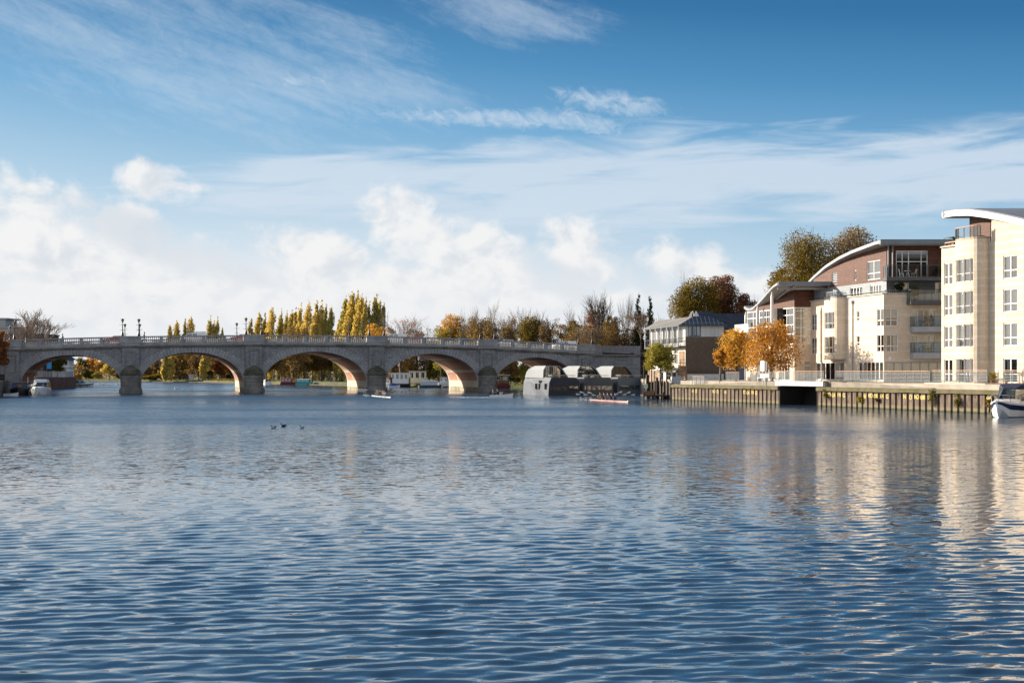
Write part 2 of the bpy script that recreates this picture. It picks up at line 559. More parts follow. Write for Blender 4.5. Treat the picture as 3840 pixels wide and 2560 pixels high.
brick('grey_panel', (.27, .30, .33), (.25, .28, .31), (.16, .17, .18), 1.9, .62, .02, .06, stain=.08, bump=.2, rough=.5)
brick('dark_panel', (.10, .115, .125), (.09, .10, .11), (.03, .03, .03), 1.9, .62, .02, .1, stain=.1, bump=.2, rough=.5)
brick('white_board', (.62, .62, .60), (.58, .58, .56), (.34, .34, .33), .62, 3.0, .02, .06, stain=.1, bump=.2, rough=.6, offset=0)
brick('standing_seam', (.075, .085, .10), (.07, .08, .095), (.34, .36, .38), .62, 40, .045, .1, stain=.1, bump=.4, rough=.5, offset=0)
brick('shade_toned_brick', (.030, .023, .018), (.022, .018, .015), (.02, .018, .016), .225, .075, .011, .3)  # near-black brick: the shade under the footbridge is put into the colour
brick('wall_stone', (.21, .19, .16), (.16, .145, .125), (.10, .09, .08), .8, .35, .025, .3, stain=.5)

# water -------------------------------------------------------------
m, g = newmat('water')
ge = g.n('ShaderNodeNewGeometry')
co = ge.outputs['Position']
sp = g.n('ShaderNodeSeparateXYZ', {0: co})
rot = g.n('ShaderNodeMapping', {'Vector': co, 'Scale': (.50, 1.0, 1.0), 'Rotation': (0, 0, R(-7))}).outputs[0]
q_ = g.m('SUBTRACT', sp.outputs[0], g.m('SUBTRACT', 21.3 + .3633 * 178, g.m('MULTIPLY', sp.outputs[1], .3633)))   # metres short of the right-hand quay
open_ = g.ss(q_, -38, -6, 1.0, .42)
gust = g.ss(g.noise(g.n('ShaderNodeMapping', {'Vector': co, 'Scale': (.35, 1.0, 1.0)}).outputs[0], .035, 4, .6), .36, .66, .55, 1.25)
far = g.ss(sp.outputs[1], 24, 95, .10, 1.2)
rough_ = g.m('ADD', g.m('MULTIPLY', g.m('MULTIPLY', g.ss(sp.outputs[1], 30, 115, 0.0, .25), open_), gust), .035)
k_ = g.m('MULTIPLY', g.m('MULTIPLY', gust, open_), far)
def slopes(scale, det, amp):
    nc = g.n('ShaderNodeTexNoise', {'Vector': rot, 'Scale': scale, 'Detail': det, 'Roughness': .5, 'Distortion': .3})
    v_ = g.n('ShaderNodeVectorMath', {0: nc.outputs['Color'], 1: (.5, .5, .5)}, operation='SUBTRACT').outputs[0]
    return g.n('ShaderNodeVectorMath', {0: v_, 1: (amp * .45, amp, 0)}, operation='MULTIPLY').outputs[0]
s_ = g.n('ShaderNodeVectorMath', {0: slopes(3.6, 2, .62), 1: slopes(10.0, 1, .40)}, operation='ADD').outputs[0]
s_ = g.n('ShaderNodeVectorMath', {0: s_, 'Scale': k_}, operation='SCALE').outputs[0]
nn_ = g.n('ShaderNodeVectorMath', {0: ge.outputs['Normal'], 1: s_}, operation='ADD').outputs[0]
nn_ = g.n('ShaderNodeVectorMath', {0: nn_}, operation='NORMALIZE').outputs[0]
pb = g.n('ShaderNodeBsdfPrincipled', {'Base Color': (.030, .068, .118), 'Roughness': rough_, 'IOR': 1.36, 'Normal': nn_})
finish(g, pb.outputs[0])
MATS['water'] = m


def water_sheet():
    rng = np.random.default_rng(5)
    d, rows = 7.0, []
    while d < 760:
        rows.append(d)
        d += max(.042, d * d * .000118)
    rows = np.array(rows)
    ny, nx = len(rows), 1300
    tx = np.linspace(-.46, .46, nx)
    Y = np.repeat(rows[:, None], nx, 1)
    X = (Y + 26) * tx[None, :]
    sp_ = np.gradient(rows)[:, None]
    dx = rows[:, None] * (tx[1] - tx[0])
    Z = np.zeros_like(X)
    N = 96
    lam = np.exp(rng.uniform(math.log(.15), math.log(.92), N))
    ang = R(90) + rng.normal(R(7), R(19), N)
    ph = rng.uniform(0, 6.283, N)
    sl = .083 / math.sqrt(N / 2) * np.where(lam < .27, .70, np.where(lam > .66, .60, 1.3))
    calm = 1 / (1 + np.exp((Y - 62 - .25 * X) / 14))          # livelier near the camera, calmer towards the far water
    gust = .78 + .42 * np.sin(X * .05 + 1.2 * np.sin(Y * .031)) * np.sin(Y * .06 + .7)
    amp = gust * (.42 + .68 * calm)
    # wider wind-ruffled lane in mid river
    amp = amp + .45 * np.exp(-((Y - 66 - .12 * X) / 13) ** 2) / (1 + np.exp(-(X + 4) / 3))
    for i in range(N):
        k = 2 * math.pi / lam[i]
        kx, ky = k * math.cos(ang[i]), k * math.sin(ang[i])
        fade = np.clip((lam[i] / abs(math.sin(ang[i])) / sp_ - 2.2) / 2.5, 0, 1)
        warp = .6 * np.sin(X * .31 + ph[i]) + .5 * np.sin(Y * .23 + 2 * ph[i])
        s_ = np.sin(kx * X + ky * Y + ph[i] + warp)
        Z += fade * sl[i] / k * s_
    Z *= amp
    Z *= np.clip((740 - Y) / 100, 0, 1)
    me = bpy.data.meshes.new('water')
    vs = np.stack([X, Y, Z], 2).reshape(-1, 3).astype(np.float32)
    idx = np.arange(ny * nx).reshape(ny, nx)
    q = np.stack([idx[:-1, :-1], idx[:-1, 1:], idx[1:, 1:], idx[1:, :-1]], 2).reshape(-1, 4)
    nf = len(q)
    me.vertices.add(len(vs)); me.vertices.foreach_set('co', vs.ravel())
    me.loops.add(nf * 4); me.loops.foreach_set('vertex_index', q.astype(np.int32).ravel())
    me.polygons.add(nf)
    me.polygons.foreach_set('loop_start', (np.arange(nf) * 4).astype(np.int32))
    me.polygons.foreach_set('use_smooth', np.ones(nf, bool))
    me.update(calc_edges=True)
    me.materials.append(MATS['water'])
    o = bpy.data.objects.new('water', me)
    COL.objects.link(o)
    tag(o, kind='structure')


water_sheet()
mb = MB(); mb.box(-3000, 3000, -400, 4200, -3, -.16)
struct(mb, 'river_bed_water', 'water')

# ------------------------------------------------------------------ land
def land(name, mat, poly, z, zb=-2.5):
    mb = MB(); mb.prism(poly, zb, z)
    return struct(mb, name, mat)


def qx(d):                                  # face of the sheet-piled quay on the right bank
    return 21.3 + .3633 * (178 - d)


QN = Vector((-.9398, -.3415))               # points from the quay to the river
QD = Vector((.3415, -.9398))                # along the quay towards the camera
land('far_bank_grass', 'grass', [(-420, 720), (-181, 563), (-114, 492), (-61, 396), (-24, 334), (-2.5, 312), (12, 296), (20, 290), (200, 330), (900, 400), (2600, 1500), (2600, 4000), (-2600, 4000), (-1500, 1500)], .75)
land('far_bank_lower_grass', 'soil', [(-182.5, 561), (-115.5, 490), (-62.5, 394), (-25, 332), (-3.5, 310), (-2, 313), (-24, 336), (-61, 398), (-114, 494), (-181, 565)], .3)
land('towpath', 'path', [(-178, 566), (-113, 500), (-60, 404), (-24, 342), (-23, 345), (-58, 407), (-112, 503), (-177, 569)], .762, .4)
land('right_bank_ground', 'paving', [(60, 60), (qx(112) + 1.2, 112), (qx(144.0) + 1.2, 144.0), (qx(144.0) + 5.2, 145.4), (qx(153.8) + 5.2, 155.3), (qx(153.8) + 1.2, 153.8), (qx(160) + 1.2, 160), (qx(178) + 1.2, 178), (24.5, 186), (24.8, 200), (21.5, 222), (22, 238), (23, 262), (30, 292), (400, 380), (600, 60)], 2.6)
land('left_bank_ground', 'paving', [(-79.5, 199), (-87.3, 230), (-94.5, 258), (-103, 287), (-103.5, 300), (-111, 333), (-200, 430), (-560, 700), (-900, 600), (-900, 150), (-90, 120)], 2.0)

# ------------------------------------------------------------------ the stone bridge (s along, w depth, z up)
D0, TH = 248.0, 15.3
BR = thing('stone_bridge', 'long grey stone bridge of five low arches with a balustraded parapet over the river', 'bridge', (-D0 * math.sin(R(TH)), D0 * math.cos(R(TH)), 0), R(TH))
W = 26.0


def bpt(s, w, z=0.0):
    c, n = math.cos(R(TH)), math.sin(R(TH))
    return (-D0 * n + s * c - w * n, D0 * c + s * n + w * c, z)


def bs(x):                                   # distance along the bridge front seen at photo column x
    return D0 * math.tan(math.atan((x - 1920) / 5000) + R(TH))


def ztop(s):
    return 10.58 - (.00042 if s < 30 else .00053) * (s - 30) ** 2


def zt(s):
    return ztop(s) - 2.08


ARCH = [(-21.35, -4.6, 6.77), (-1.1, 17.07, 7.33), (20.57, 39.75, 7.55), (43.25, 61.19, 7.26), (64.69, 80.9, 6.6)]
PIER = [-2.85, 18.82, 41.5, 62.94]
ZS = 1.7


def intr(a, s):
    s0, s1, zc = a
    c, h = (s0 + s1) / 2, (s1 - s0) / 2
    return ZS + (zc - ZS) * math.sqrt(max(0, 1 - ((s - c) / h) ** 2))


def sweep(mb, s0, s1, w0, w1, za, zb, n=None):
    n = n or max(2, int(abs(s1 - s0) / 2))
    rings = []
    for i in range(n + 1):
        s = s0 + (s1 - s0) * i / n
        rings.append([(s, w0, za(s)), (s, w1, za(s)), (s, w1, zb(s)), (s, w0, zb(s))])
    return mb.loft(rings)


SL, SR = -60.0, 84.2
for w_, nm in ((0.0, 'spandrel_wall'), (W, 'spandrel_wall')):
    mb = MB()
    edges = [SL] + [e for a in ARCH for e in a[:2]] + [SR]
    for i in range(0, len(edges), 2):           # solid lengths
        a, b = edges[i], edges[i + 1]
        n = max(2, int((b - a) / 2))
        for k in range(n):
            u, v = a + (b - a) * k / n, a + (b - a) * (k + 1) / n
            mb.add([(u, w_, -1), (v, w_, -1), (v, w_, zt(v)), (u, w_, zt(u))], [(0, 1, 2, 3) if w_ == 0 else (3, 2, 1, 0)])
    for a in ARCH:
        n = 56
        ss_ = [(a[0] + a[1]) / 2 - (a[1] - a[0]) / 2 * math.cos(math.pi * k / n) for k in range(n + 1)]
        for k in range(n):
            u, v = ss_[k], ss_[k + 1]
            mb.add([(u, w_, intr(a, u)), (v, w_, intr(a, v)), (v, w_, zt(v)), (u, w_, zt(u))], [(0, 1, 2, 3) if w_ == 0 else (3, 2, 1, 0)])
    mb.build(nm, 'bridge_blocks', BR)

# soffit: red brick panels between pale stone ribs, on (depth, arc) coordinates
m, g = newmat('soffit')
uv = g.n('ShaderNodeTexCoord').outputs['UV']
sp = g.n('ShaderNodeSeparateXYZ', {0: uv})
uu, vv = sp.outputs[0], sp.outputs[1]
br = g.n('ShaderNodeTexBrick', {'Vector': uv, 'Color1': (.46, .205, .125), 'Color2': (.38, .165, .10), 'Mortar': (.44, .30, .22), 'Scale': 1.0, 'Mortar Size': .012, 'Brick Width': .225, 'Row Height': .075}).outputs[0]
rib = g.m('MAXIMUM', g.m('LESS_THAN', g.m('FRACT', g.m('DIVIDE', g.m('ADD', vv, .3), 4.1)), .15),
          g.m('MAXIMUM', g.m('GREATER_THAN', uu, 25.2), g.m('MAXIMUM', g.m('LESS_THAN', uu, .9), g.m('LESS_THAN', g.m('ABSOLUTE', g.m('SUBTRACT', uu, 17.2)), .42))))
rib = g.m('MAXIMUM', rib, g.m('LESS_THAN', vv, 2.1))
pn = g.noise(g.n('ShaderNodeTexCoord').outputs['Object'], .5, 6, .62)
st = g.mix(g.ss(pn, .35, .7), (.50, .43, .36), (.60, .52, .42))
colr = g.mix(rib, g.mix(g.m('MULTIPLY', g.ss(pn, .4, .75), .4), br, (.20, .11, .08)), st)
gr = g.m('MULTIPLY', g.m('LESS_THAN', vv, .85), g.ss(pn, .3, .6))
colr = g.mix(g.m('MULTIPLY', gr, .8), colr, (.10, .11, .04))
pb = g.n('ShaderNodeBsdfPrincipled', {'Base Color': colr, 'Roughness': .85, 'Specular IOR Level': .2})
finish(g, pb.outputs[0])
MATS['soffit'] = m
for a in ARCH:
    mb = MB()
    n = 60
    pr = [(a[0], -1.0), (a[0], ZS)] + [((a[0] + a[1]) / 2 - (a[1] - a[0]) / 2 * math.cos(math.pi * k / n), 0) for k in range(1, n)] + [(a[1], ZS), (a[1], -1.0)]
    pr = [(s, z if i < 2 or i > n else intr(a, s)) for i, (s, z) in enumerate(pr)]
    L = [-1.0]
    for i in range(1, len(pr)):
        L.append(L[-1] + math.hypot(pr[i][0] - pr[i - 1][0], pr[i][1] - pr[i - 1][1]))
    tot = L[-1] - 1.0
    for i in range(len(pr) - 1):
        (u, zu), (v, zv) = pr[i], pr[i + 1]
        l0, l1 = (L[i], L[i + 1]) if i < len(pr) / 2 else (tot - L[i], tot - L[i + 1])
        mb.add([(u, .02, zu), (u, W - .02, zu), (v, W - .02, zv), (v, .02, zv)], [(0, 1, 2, 3)], 0, [[(0, l0), (W, l0), (W, l1), (0, l1)]])
    mb.build('arch_soffit', 'soffit', BR)
    for w0, w1 in ((-.07, .3), (W - .3, W + .07)):
        mb = MB()
        c, h = (a[0] + a[1]) / 2, (a[1] - a[0]) / 2
        nv = 47
        pts = []
        for k in range(nv * 4 + 1):
            t = math.pi * (1 - k / (nv * 4))
            pts.append((c + h * math.cos(t), ZS + (a[2] - ZS) * math.sin(t), math.cos(t) / h, math.sin(t) / (a[2] - ZS)))
        for k in range(nv):
            i0, i1 = k * 4, k * 4 + 4
            q = abs(k - nv // 2) / (nv / 2)
            th = 1.18 + .55 * q ** 2 + (.16 if k % 2 else 0)
            poly = []
            for i, sg in ((i0, .055), (i0 + 2, 0), (i1, -.055)):
                s, z, nx, nz = pts[i]
                l = math.hypot(nx, nz)
                poly.append((s + sg * nz / l, z - sg * nx / l, nx / l, nz / l))
            ext = [(p[0] + p[2] * th, p[1] + p[3] * th) for p in poly]
            cap = zt(c) - .12
            ext = [(x, min(z, cap)) for x, z in ext]
            P_ = [(p[0], p[1]) for p in poly] + ext[::-1]
            lim0, lim1 = a[0] - 1.45, a[1] + 1.45
            P_ = [(min(max(x, lim0 + .9), lim1 - .9), z) for x, z in P_]
            mb.yprism(P_, w0, w1)
        mb.build('arch_ring', 'stone', BR)

for s in PIER:
    r = 1.75
    mb = MB()
    mb.lathe([(r + .28, -1), (r + .28, .55), (r + .12, .85), (r, .95), (r - .05, 2.0), (r - .05, 3.25)], 20, (s, .05, 0), 0, math.pi, 2 * math.pi)
    cw = mb.build('cutwater', 'stone_weathered', BR, smooth=False)
    mb = MB()
    mb.lathe([(r + .14, 3.25), (r + .14, 3.5), (r + .02, 3.52), (r - .12, 3.95), (r - .45, 4.4), (r - 1.0, 4.75), (.25, 4.92)], 20, (s, .05, 0), 0, math.pi, 2 * math.pi)
    mb.build('cutwater_cap', 'stone_dark', BR, smooth=True)
    mb = MB()
    for z in (1.35, 1.95, 2.6):
        mb.lathe([(r + .012, z), (r + .012, z + .05)], 20, (s, .05, 0), 0, math.pi, 2 * math.pi)
    mb.build('mortar_course', 'stone_dark', cw)
for s in PIER + [-23.1, 82.7]:
    hw = 1.48
    z1 = zt(s)
    mb = MB()
    mb.box(s - hw, s + hw, -.38, .2, 3.6 if s in PIER else 2.7, z1)
    if s not in PIER:
        mb.box(s - hw - .25, s + hw + .25, -.6, .2, -1, 2.7)
    pl = mb.build('pilaster', 'bridge_blocks', BR)
    mb = MB()
    zb = 4.9 if s in PIER else 3.6
    for x0, x1, za, zb_ in ((-.92, -.76, zb, z1 - .6), (.76, .92, zb, z1 - .6), (-.76, .76, z1 - .78, z1 - .6), (-.76, .76, zb, zb + .18)):
        mb.box(s + x0, s + x1, -.50, -.38, za, zb_)
    mb.build('panel_moulding', 'stone_weathered', pl)
    z2 = ztop(s)
    for w0, w1, wp in ((-.62, .55, 1), (W - .55, W + .62, -1)):
        mb = MB()
        mb.box(s - 1.88, s + 1.88, w0, w1, z1 + .42, z2 - .22)
        mb.box(s - 1.96, s + 1.96, w0 - .1, w1 + .1, z2 - .22, z2 + .06)
        mb.box(s - 2.0, s + 2.0, w0 - .14, w1 + .14, z1 + .86, z1 + 1.0)
        mb.build('parapet_pedestal', 'stone', BR)
for w0, w1, sg in ((-.5, 0.0, 1), (W, W + .5, -1)):
    mb = MB()
    lo, hi = (-.28, .1) if sg == 1 else (W - .1, W + .28)
    sweep(mb, SL, SR + 1, lo, hi, lambda s: zt(s), lambda s: zt(s) + .2, 60)
    lo, hi = (-.55, .1) if sg == 1 else (W - .1, W + .55)
    sweep(mb, SL, SR + 1, lo, hi, lambda s: zt(s) + .2, lambda s: zt(s) + .45, 60)
    mb.build('cornice', 'stone_weathered', BR)
spans = [(-21.2, -4.75), (-.95, 16.92), (20.72, 39.6), (43.4, 61.04), (64.84, 80.8)]
for near in (True, False):
    wc = -.02 if near else W + .02
    for si, (a, b) in enumerate(spans):
        mb = MB()
        sweep(mb, a, b, wc - .28, wc + .28, lambda s: zt(s) + .45, lambda s: zt(s) + .85)
        mb.build('parapet_plinth', 'stone', BR)
        mb = MB()
        sweep(mb, a, b, wc - .26, wc + .26, lambda s: ztop(s) - .2, lambda s: ztop(s))
        mb.build('parapet_coping', 'stone', BR)
        nb = 5
        pw = .62
        bay = (b - a + pw) / nb
        for k in range(nb):
            b0, b1 = a + k * bay, a + (k + 1) * bay - pw
            if k < nb - 1:
                mb = MB()
                sweep(mb, b1, b1 + pw, wc - .2, wc + .2, lambda s: zt(s) + .85, lambda s: ztop(s) - .2, 1)
                mb.build('parapet_dado', 'stone', BR)
            mb = MB()
            nbal = 9
            for j in range(nbal):
                s = b0 + (b1 - b0) * (j + .5) / nbal
                z0, z1 = zt(s) + .84, ztop(s) - .19
                hh = z1 - z0
                mb.lathe([(.115, 0), (.115, .1 * hh), (.06, .14 * hh), (.125, .36 * hh), (.115, .48 * hh), (.05, .80 * hh), (.06, .88 * hh), (.11, .9 * hh), (.11, hh)], 7, (s, wc, z0), cap=False)
            mb.build('balustrade', 'stone', BR, smooth=True)
    mb = MB()
    sweep(mb, SL, -25, wc - .26, wc + .26, lambda s: zt(s) + .45, lambda s: ztop(s), 6)
    mb.build('parapet_wall', 'stone', BR)
mb = MB()
sweep(mb, SL, 140, .3, W - .3, lambda s: ztop(min(s, 90)) - 1.9, lambda s: ztop(min(s, 90)) - 1.16, 70)
mb.build('road_deck', 'asphalt', BR)
for w0, w1 in ((.45, 3.2), (W - 4.4, W - .45)):
    mb = MB()
    sweep(mb, SL, 140, w0, w1, lambda s: ztop(min(s, 90)) - 1.45, lambda s: ztop(min(s, 90)) - 1.04, 70)
    mb.build('pavement', 'paving', BR)
# curved wing wall at the far right end
mb = MB(); mc = MB()
pts = []
for k in range(15):
    t = k / 14
    pts.append((84.0 + 10.2 * t, -.25 + 1.1 * math.sin(t * 2.6) - .3 * t))
for k in range(14):
    (s0, w0), (s1, w1) = pts[k], pts[k + 1]
    z0, z1 = zt(84) + .1, zt(84) + .1
    mb.add([(s0, w0, -1), (s1, w1, -1), (s1, w1, 8.95), (s0, w0, 8.95), (s0, w0 + .6, -1), (s1, w1 + .6, -1), (s1, w1 + .6, 8.95), (s0, w0 + .6, 8.95)], [(0, 1, 2, 3), (5, 4, 7, 6), (3, 2, 6, 7), (1, 5, 6, 2), (4, 0, 3, 7)])
    for za, zb, pr in ((6.75, 6.95, .2), (6.95, 7.2, .42)):
        mc.add([(s0, w0 - pr, za), (s1, w1 - pr, za), (s1, w1 - pr, zb), (s0, w0 - pr, zb), (s0, w0 + .1, za), (s1, w1 + .1, za), (s1, w1 + .1, zb), (s0, w0 + .1, zb)], [(0, 1, 2, 3), (3, 2, 6, 7), (1, 0, 4, 5)])
ww = mb.build('wing_wall', 'bridge_blocks', BR)
mc.build('cornice', 'stone_weathered', ww)
mb = MB()
mb.box(94.2, 150, 1.2, 1.8, -1, 8.3)
tag(mb.build('approach_wall', 'dark_brick', None, BR.location, R(TH)), 'dark brick wall carrying the road beyond the end of the bridge', 'wall')  # plain dark brick over the whole wall

# lamps --------------------------------------------------------------
def make_lamp():
    t = thing('street_lamp', 'x', 'street lamp', group='black iron lamps along the bridge')
    mb = MB()
    mb.lathe([(.30, 0), (.30, .12), (.22, .16), (.20, .55), (.14, .62), (.11, .9), (.085, 1.0), (.065, 2.1), (.09, 2.14), (.05, 2.2), (.05, 2.35)], 10)
    mb.build('column', 'iron', t, smooth=True)
    for z, l in ((2.0, .55), (1.05, .48)):
        mb = MB(); mb.tube([(-l, 0, z), (l, 0, z)], .025, 5); mb.build('ladder_bar', 'iron', t)
    mb = MB()
    mb.lathe([(.06, 2.35), (.13, 2.45), (.26, 2.86), (.25, 2.9)], 6)
    l = mb.build('lantern', 'iron', t)
    mb = MB()
    for k in range(6):
        a0, a1 = 2 * math.pi * (k + .16) / 6, 2 * math.pi * (k + .84) / 6
        f = lambda a, r, z: (r * math.cos(a), r * math.sin(a), z)
        mb.add([f(a0, .15, 2.5), f(a1, .15, 2.5), f(a1, .255, 2.82), f(a0, .255, 2.82)], [(0, 1, 2, 3)])
    mb.build('lantern_glazing', 'lantern_glass', l)
    mb = MB()
    mb.lathe([(.30, 2.9), (.22, 2.98), (.10, 3.06), (.05, 3.12), (.07, 3.17), (.02, 3.28)], 6)
    mb.build('lantern_cap', 'iron', t)
    mb = MB()
    for k in range(4):
        a = math.pi / 2 * k
        mb.bar((.28 * math.cos(a), .28 * math.sin(a), 2.92), (.34 * math.cos(a), .34 * math.sin(a), 3.08), .035, .035)
    mb.build('gilt_crest', 'gold', t)
    return t


lamp0 = make_lamp()
used = False
names = ['first', 'second', 'third', 'fourth']


def put_lamp(p, label):
    global used
    if not used:
        used = True
        lamp0.location = p
        lamp0.rotation_euler = (0, 0, R(TH))
        lamp0['label'] = label
        return
    dup(lamp0, p, R(TH), label)


for k, s in enumerate(PIER):
    for e, nm in ((-1.4, 'left'), (1.4, 'right')):
        put_lamp(bpt(s + e, -.05, ztop(s) + .06), f'tall black lamp on the near parapet over the {names[k]} pier, {nm} of its pair')
        put_lamp(bpt(s + e, W + .05, ztop(s) + .06), f'smaller-looking black lamp on the far parapet behind the {names[k]} pier, {nm} one')
put_lamp(bpt(-22.4, -.05, ztop(-23.1) + .06), 'tall black lamp over the left end pilaster of the bridge')
for e, nm in ((-1.4, 'left'), (1.4, 'right')):
    put_lamp(bpt(82.7 + e, -.05, ztop(82.7) + .06), f'tall black lamp over the right end pilaster, {nm} of its pair')
put_lamp(bpt(-22.6, W + .05, ztop(-23) + .06), 'small far-side lamp beside the left brick building on the bridge')
put_lamp(bpt(-25.6, W + .05, ztop(-23) + .06), 'small far-side lamp at the very left end of the bridge')
put_lamp(bpt(81.3, W + .05, ztop(82) + .06), 'small far-side lamp above the white pickup, left of its pair')
put_lamp(bpt(84.1, W + .05, ztop(82) + .06), 'small far-side lamp above the white pickup, right of its pair')
# ------------------------------------------------------------------ building tools
def wall(parent, name, mat, o, d, L, z0, z1, holes=(), depth=.16, step=None, back=True, dark=None):
    """wall from o along d (outward side on the right of d) with real openings; z1 may be a function of u"""
    d = Vector(d).normalized()
    n = Vector((d.y, -d.x))
    us = {0.0, L}
    zs = {z0}
    top = z1 if callable(z1) else None
    zmax = z1 if not top else None
    for u0, u1, a, b in holes:
        us |= {max(0, u0), min(L, u1)}
        zs |= {a, b}
    if step:
        us |= {L * k / step for k in range(step + 1)}
    us = sorted(us)
    zs = sorted(zs)
    P = lambda u, z, q=0.0: (o[0] + d.x * u - n.x * q, o[1] + d.y * u - n.y * q, z)
    mb = MB()
    for i in range(len(us) - 1):
        a, b = us[i], us[i + 1]
        if b - a < 1e-5:
            continue
        ta, tb = (top(a), top(b)) if top else (zmax, zmax)
        zz = [z for z in zs if z < min(ta, tb) - 1e-4]
        for j in range(len(zz)):
            za = zz[j]
            last = j == len(zz) - 1
            zb0, zb1 = (ta, tb) if last else (zz[j + 1], zz[j + 1])
            mu, mz = (a + b) / 2, (za + min(zb0, zb1)) / 2
            if any(h[0] < mu < h[1] and h[2] < mz < h[3] for h in holes):
                continue
            mb.add([P(a, za), P(b, za), P(b, zb1), P(a, zb0)], [(0, 1, 2, 3)])
    for u0, u1, a, b in holes:
        mb.add([P(u0, a), P(u0, a, depth), P(u0, b, depth), P(u0, b)], [(0, 1, 2, 3)])
        mb.add([P(u1, a), P(u1, b), P(u1, b, depth), P(u1, a, depth)], [(0, 1, 2, 3)])
        mb.add([P(u0, b), P(u0, b, depth), P(u1, b, depth), P(u1, b)], [(0, 1, 2, 3)])
        mb.add([P(u0, a), P(u1, a), P(u1, a, depth), P(u0, a, depth)], [(0, 1, 2, 3)])
    w_ = mb.build(name, mat, parent)
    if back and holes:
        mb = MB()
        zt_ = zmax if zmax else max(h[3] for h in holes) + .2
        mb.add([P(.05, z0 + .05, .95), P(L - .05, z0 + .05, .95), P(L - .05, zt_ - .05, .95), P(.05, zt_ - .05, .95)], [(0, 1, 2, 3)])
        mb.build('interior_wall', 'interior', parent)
    return w_


WR = random.Random(11)


def window(parent, o, d, hole, cols=2, rows=(.34,), depth=.12, fw=.095, frame='white_paint', name='window', cloth=None, glass='glass', sill=False):
    """frame with mullions, one pane sheet and a blind or curtain behind it"""
    d = Vector(d).normalized()
    n = Vector((d.y, -d.x))
    u0, u1, a, b = hole
    P = lambda u, z, q=0.0: (o[0] + d.x * u - n.x * q, o[1] + d.y * u - n.y * q, z)
    q0, q1 = depth - .05, depth + .03
    mb = MB()

    def bx(ua, ub, za, zb):
        vs = [P(ua, za, q0), P(ub, za, q0), P(ub, zb, q0), P(ua, zb, q0), P(ua, za, q1), P(ub, za, q1), P(ub, zb, q1), P(ua, zb, q1)]
        mb.add(vs, [(0, 1, 2, 3), (5, 4, 7, 6), (3, 2, 6, 7), (1, 0, 4, 5), (0, 3, 7, 4), (2, 1, 5, 6)])
    bx(u0, u0 + fw, a, b); bx(u1 - fw, u1, a, b)
    bx(u0 + fw, u1 - fw, a, a + fw); bx(u0 + fw, u1 - fw, b - fw, b)
    cs = cols if hasattr(cols, '__len__') else [k / cols for k in range(1, cols)]
    for c in cs:
        m_ = u0 + (u1 - u0) * c
        bx(m_ - fw * .5, m_ + fw * .5, a + fw, b - fw)
    ed = [0] + list(cs) + [1]
    for r in rows:
        z = a + (b - a) * r
        for k in range(len(ed) - 1):
            bx(u0 + (u1 - u0) * ed[k] + fw * (.5 if k else 1), u0 + (u1 - u0) * ed[k + 1] - fw * (.5 if k < len(ed) - 2 else 1), z - fw * .45, z + fw * .45)
    w_ = mb.build(name, frame, parent)
    mb = MB()
    mb.add([P(u0 + .02, a + .02, depth), P(u1 - .02, a + .02, depth), P(u1 - .02, b - .02, depth), P(u0 + .02, b - .02, depth)], [(0, 1, 2, 3)])
    mb.build('pane', glass, w_)
    if sill:
        mb = MB()
        vs = [P(u0 - .06, a - .08, -.06), P(u1 + .06, a - .08, -.06), P(u1 + .06, a - .01, -.06), P(u0 - .06, a - .01, -.06), P(u0 - .06, a - .08, .03), P(u1 + .06, a - .08, .03), P(u1 + .06, a - .01, .03), P(u0 - .06, a - .01, .03)]
        mb.add(vs, [(0, 1, 2, 3), (3, 2, 6, 7), (1, 0, 4, 5), (0, 3, 7, 4), (2, 1, 5, 6)])
        mb.build('sill', 'white_concrete', w_)
    k = .3 + .7 * WR.random() if cloth is None else cloth
    if k > .22:
        mb = MB()
        def cl(ua, ub, za, zb):
            nn = max(2, int((ub - ua) / .09))
            for i in range(nn):
                x0, x1 = ua + (ub - ua) * i / nn, ua + (ub - ua) * (i + 1) / nn
                qa, qb = (.20, .25) if i % 2 else (.25, .20)
                mb.add([P(x0, za, depth + qa), P(x1, za, depth + qb), P(x1, zb, depth + qb), P(x0, zb, depth + qa)], [(0, 1, 2, 3)])
        L = u1 - u0
        if k > .85:
            cl(u0 + .05, u1 - .05, a + .05, b - .03)
        elif k > .6:
            cl(u0 + .05, u0 + L * .30, a + .05, b - .03); cl(u1 - L * .30, u1 - .05, a + .05, b - .03)
        elif k > .45:
            cl(u0 + .05, u0 + L * .22, a + .05, b - .03); cl(u1 - L * .42, u1 - .05, a + .05, b - .03)
        else:
            mb.add([P(u0 + .05, a + (b - a) * .45, depth + .2), P(u1 - .05, a + (b - a) * .45, depth + .2), P(u1 - .05, b - .03, depth + .2), P(u0 + .05, b - .03, depth + .2)], [(0, 1, 2, 3)])
        mb.build('curtain', 'curtain', w_)
    return w_


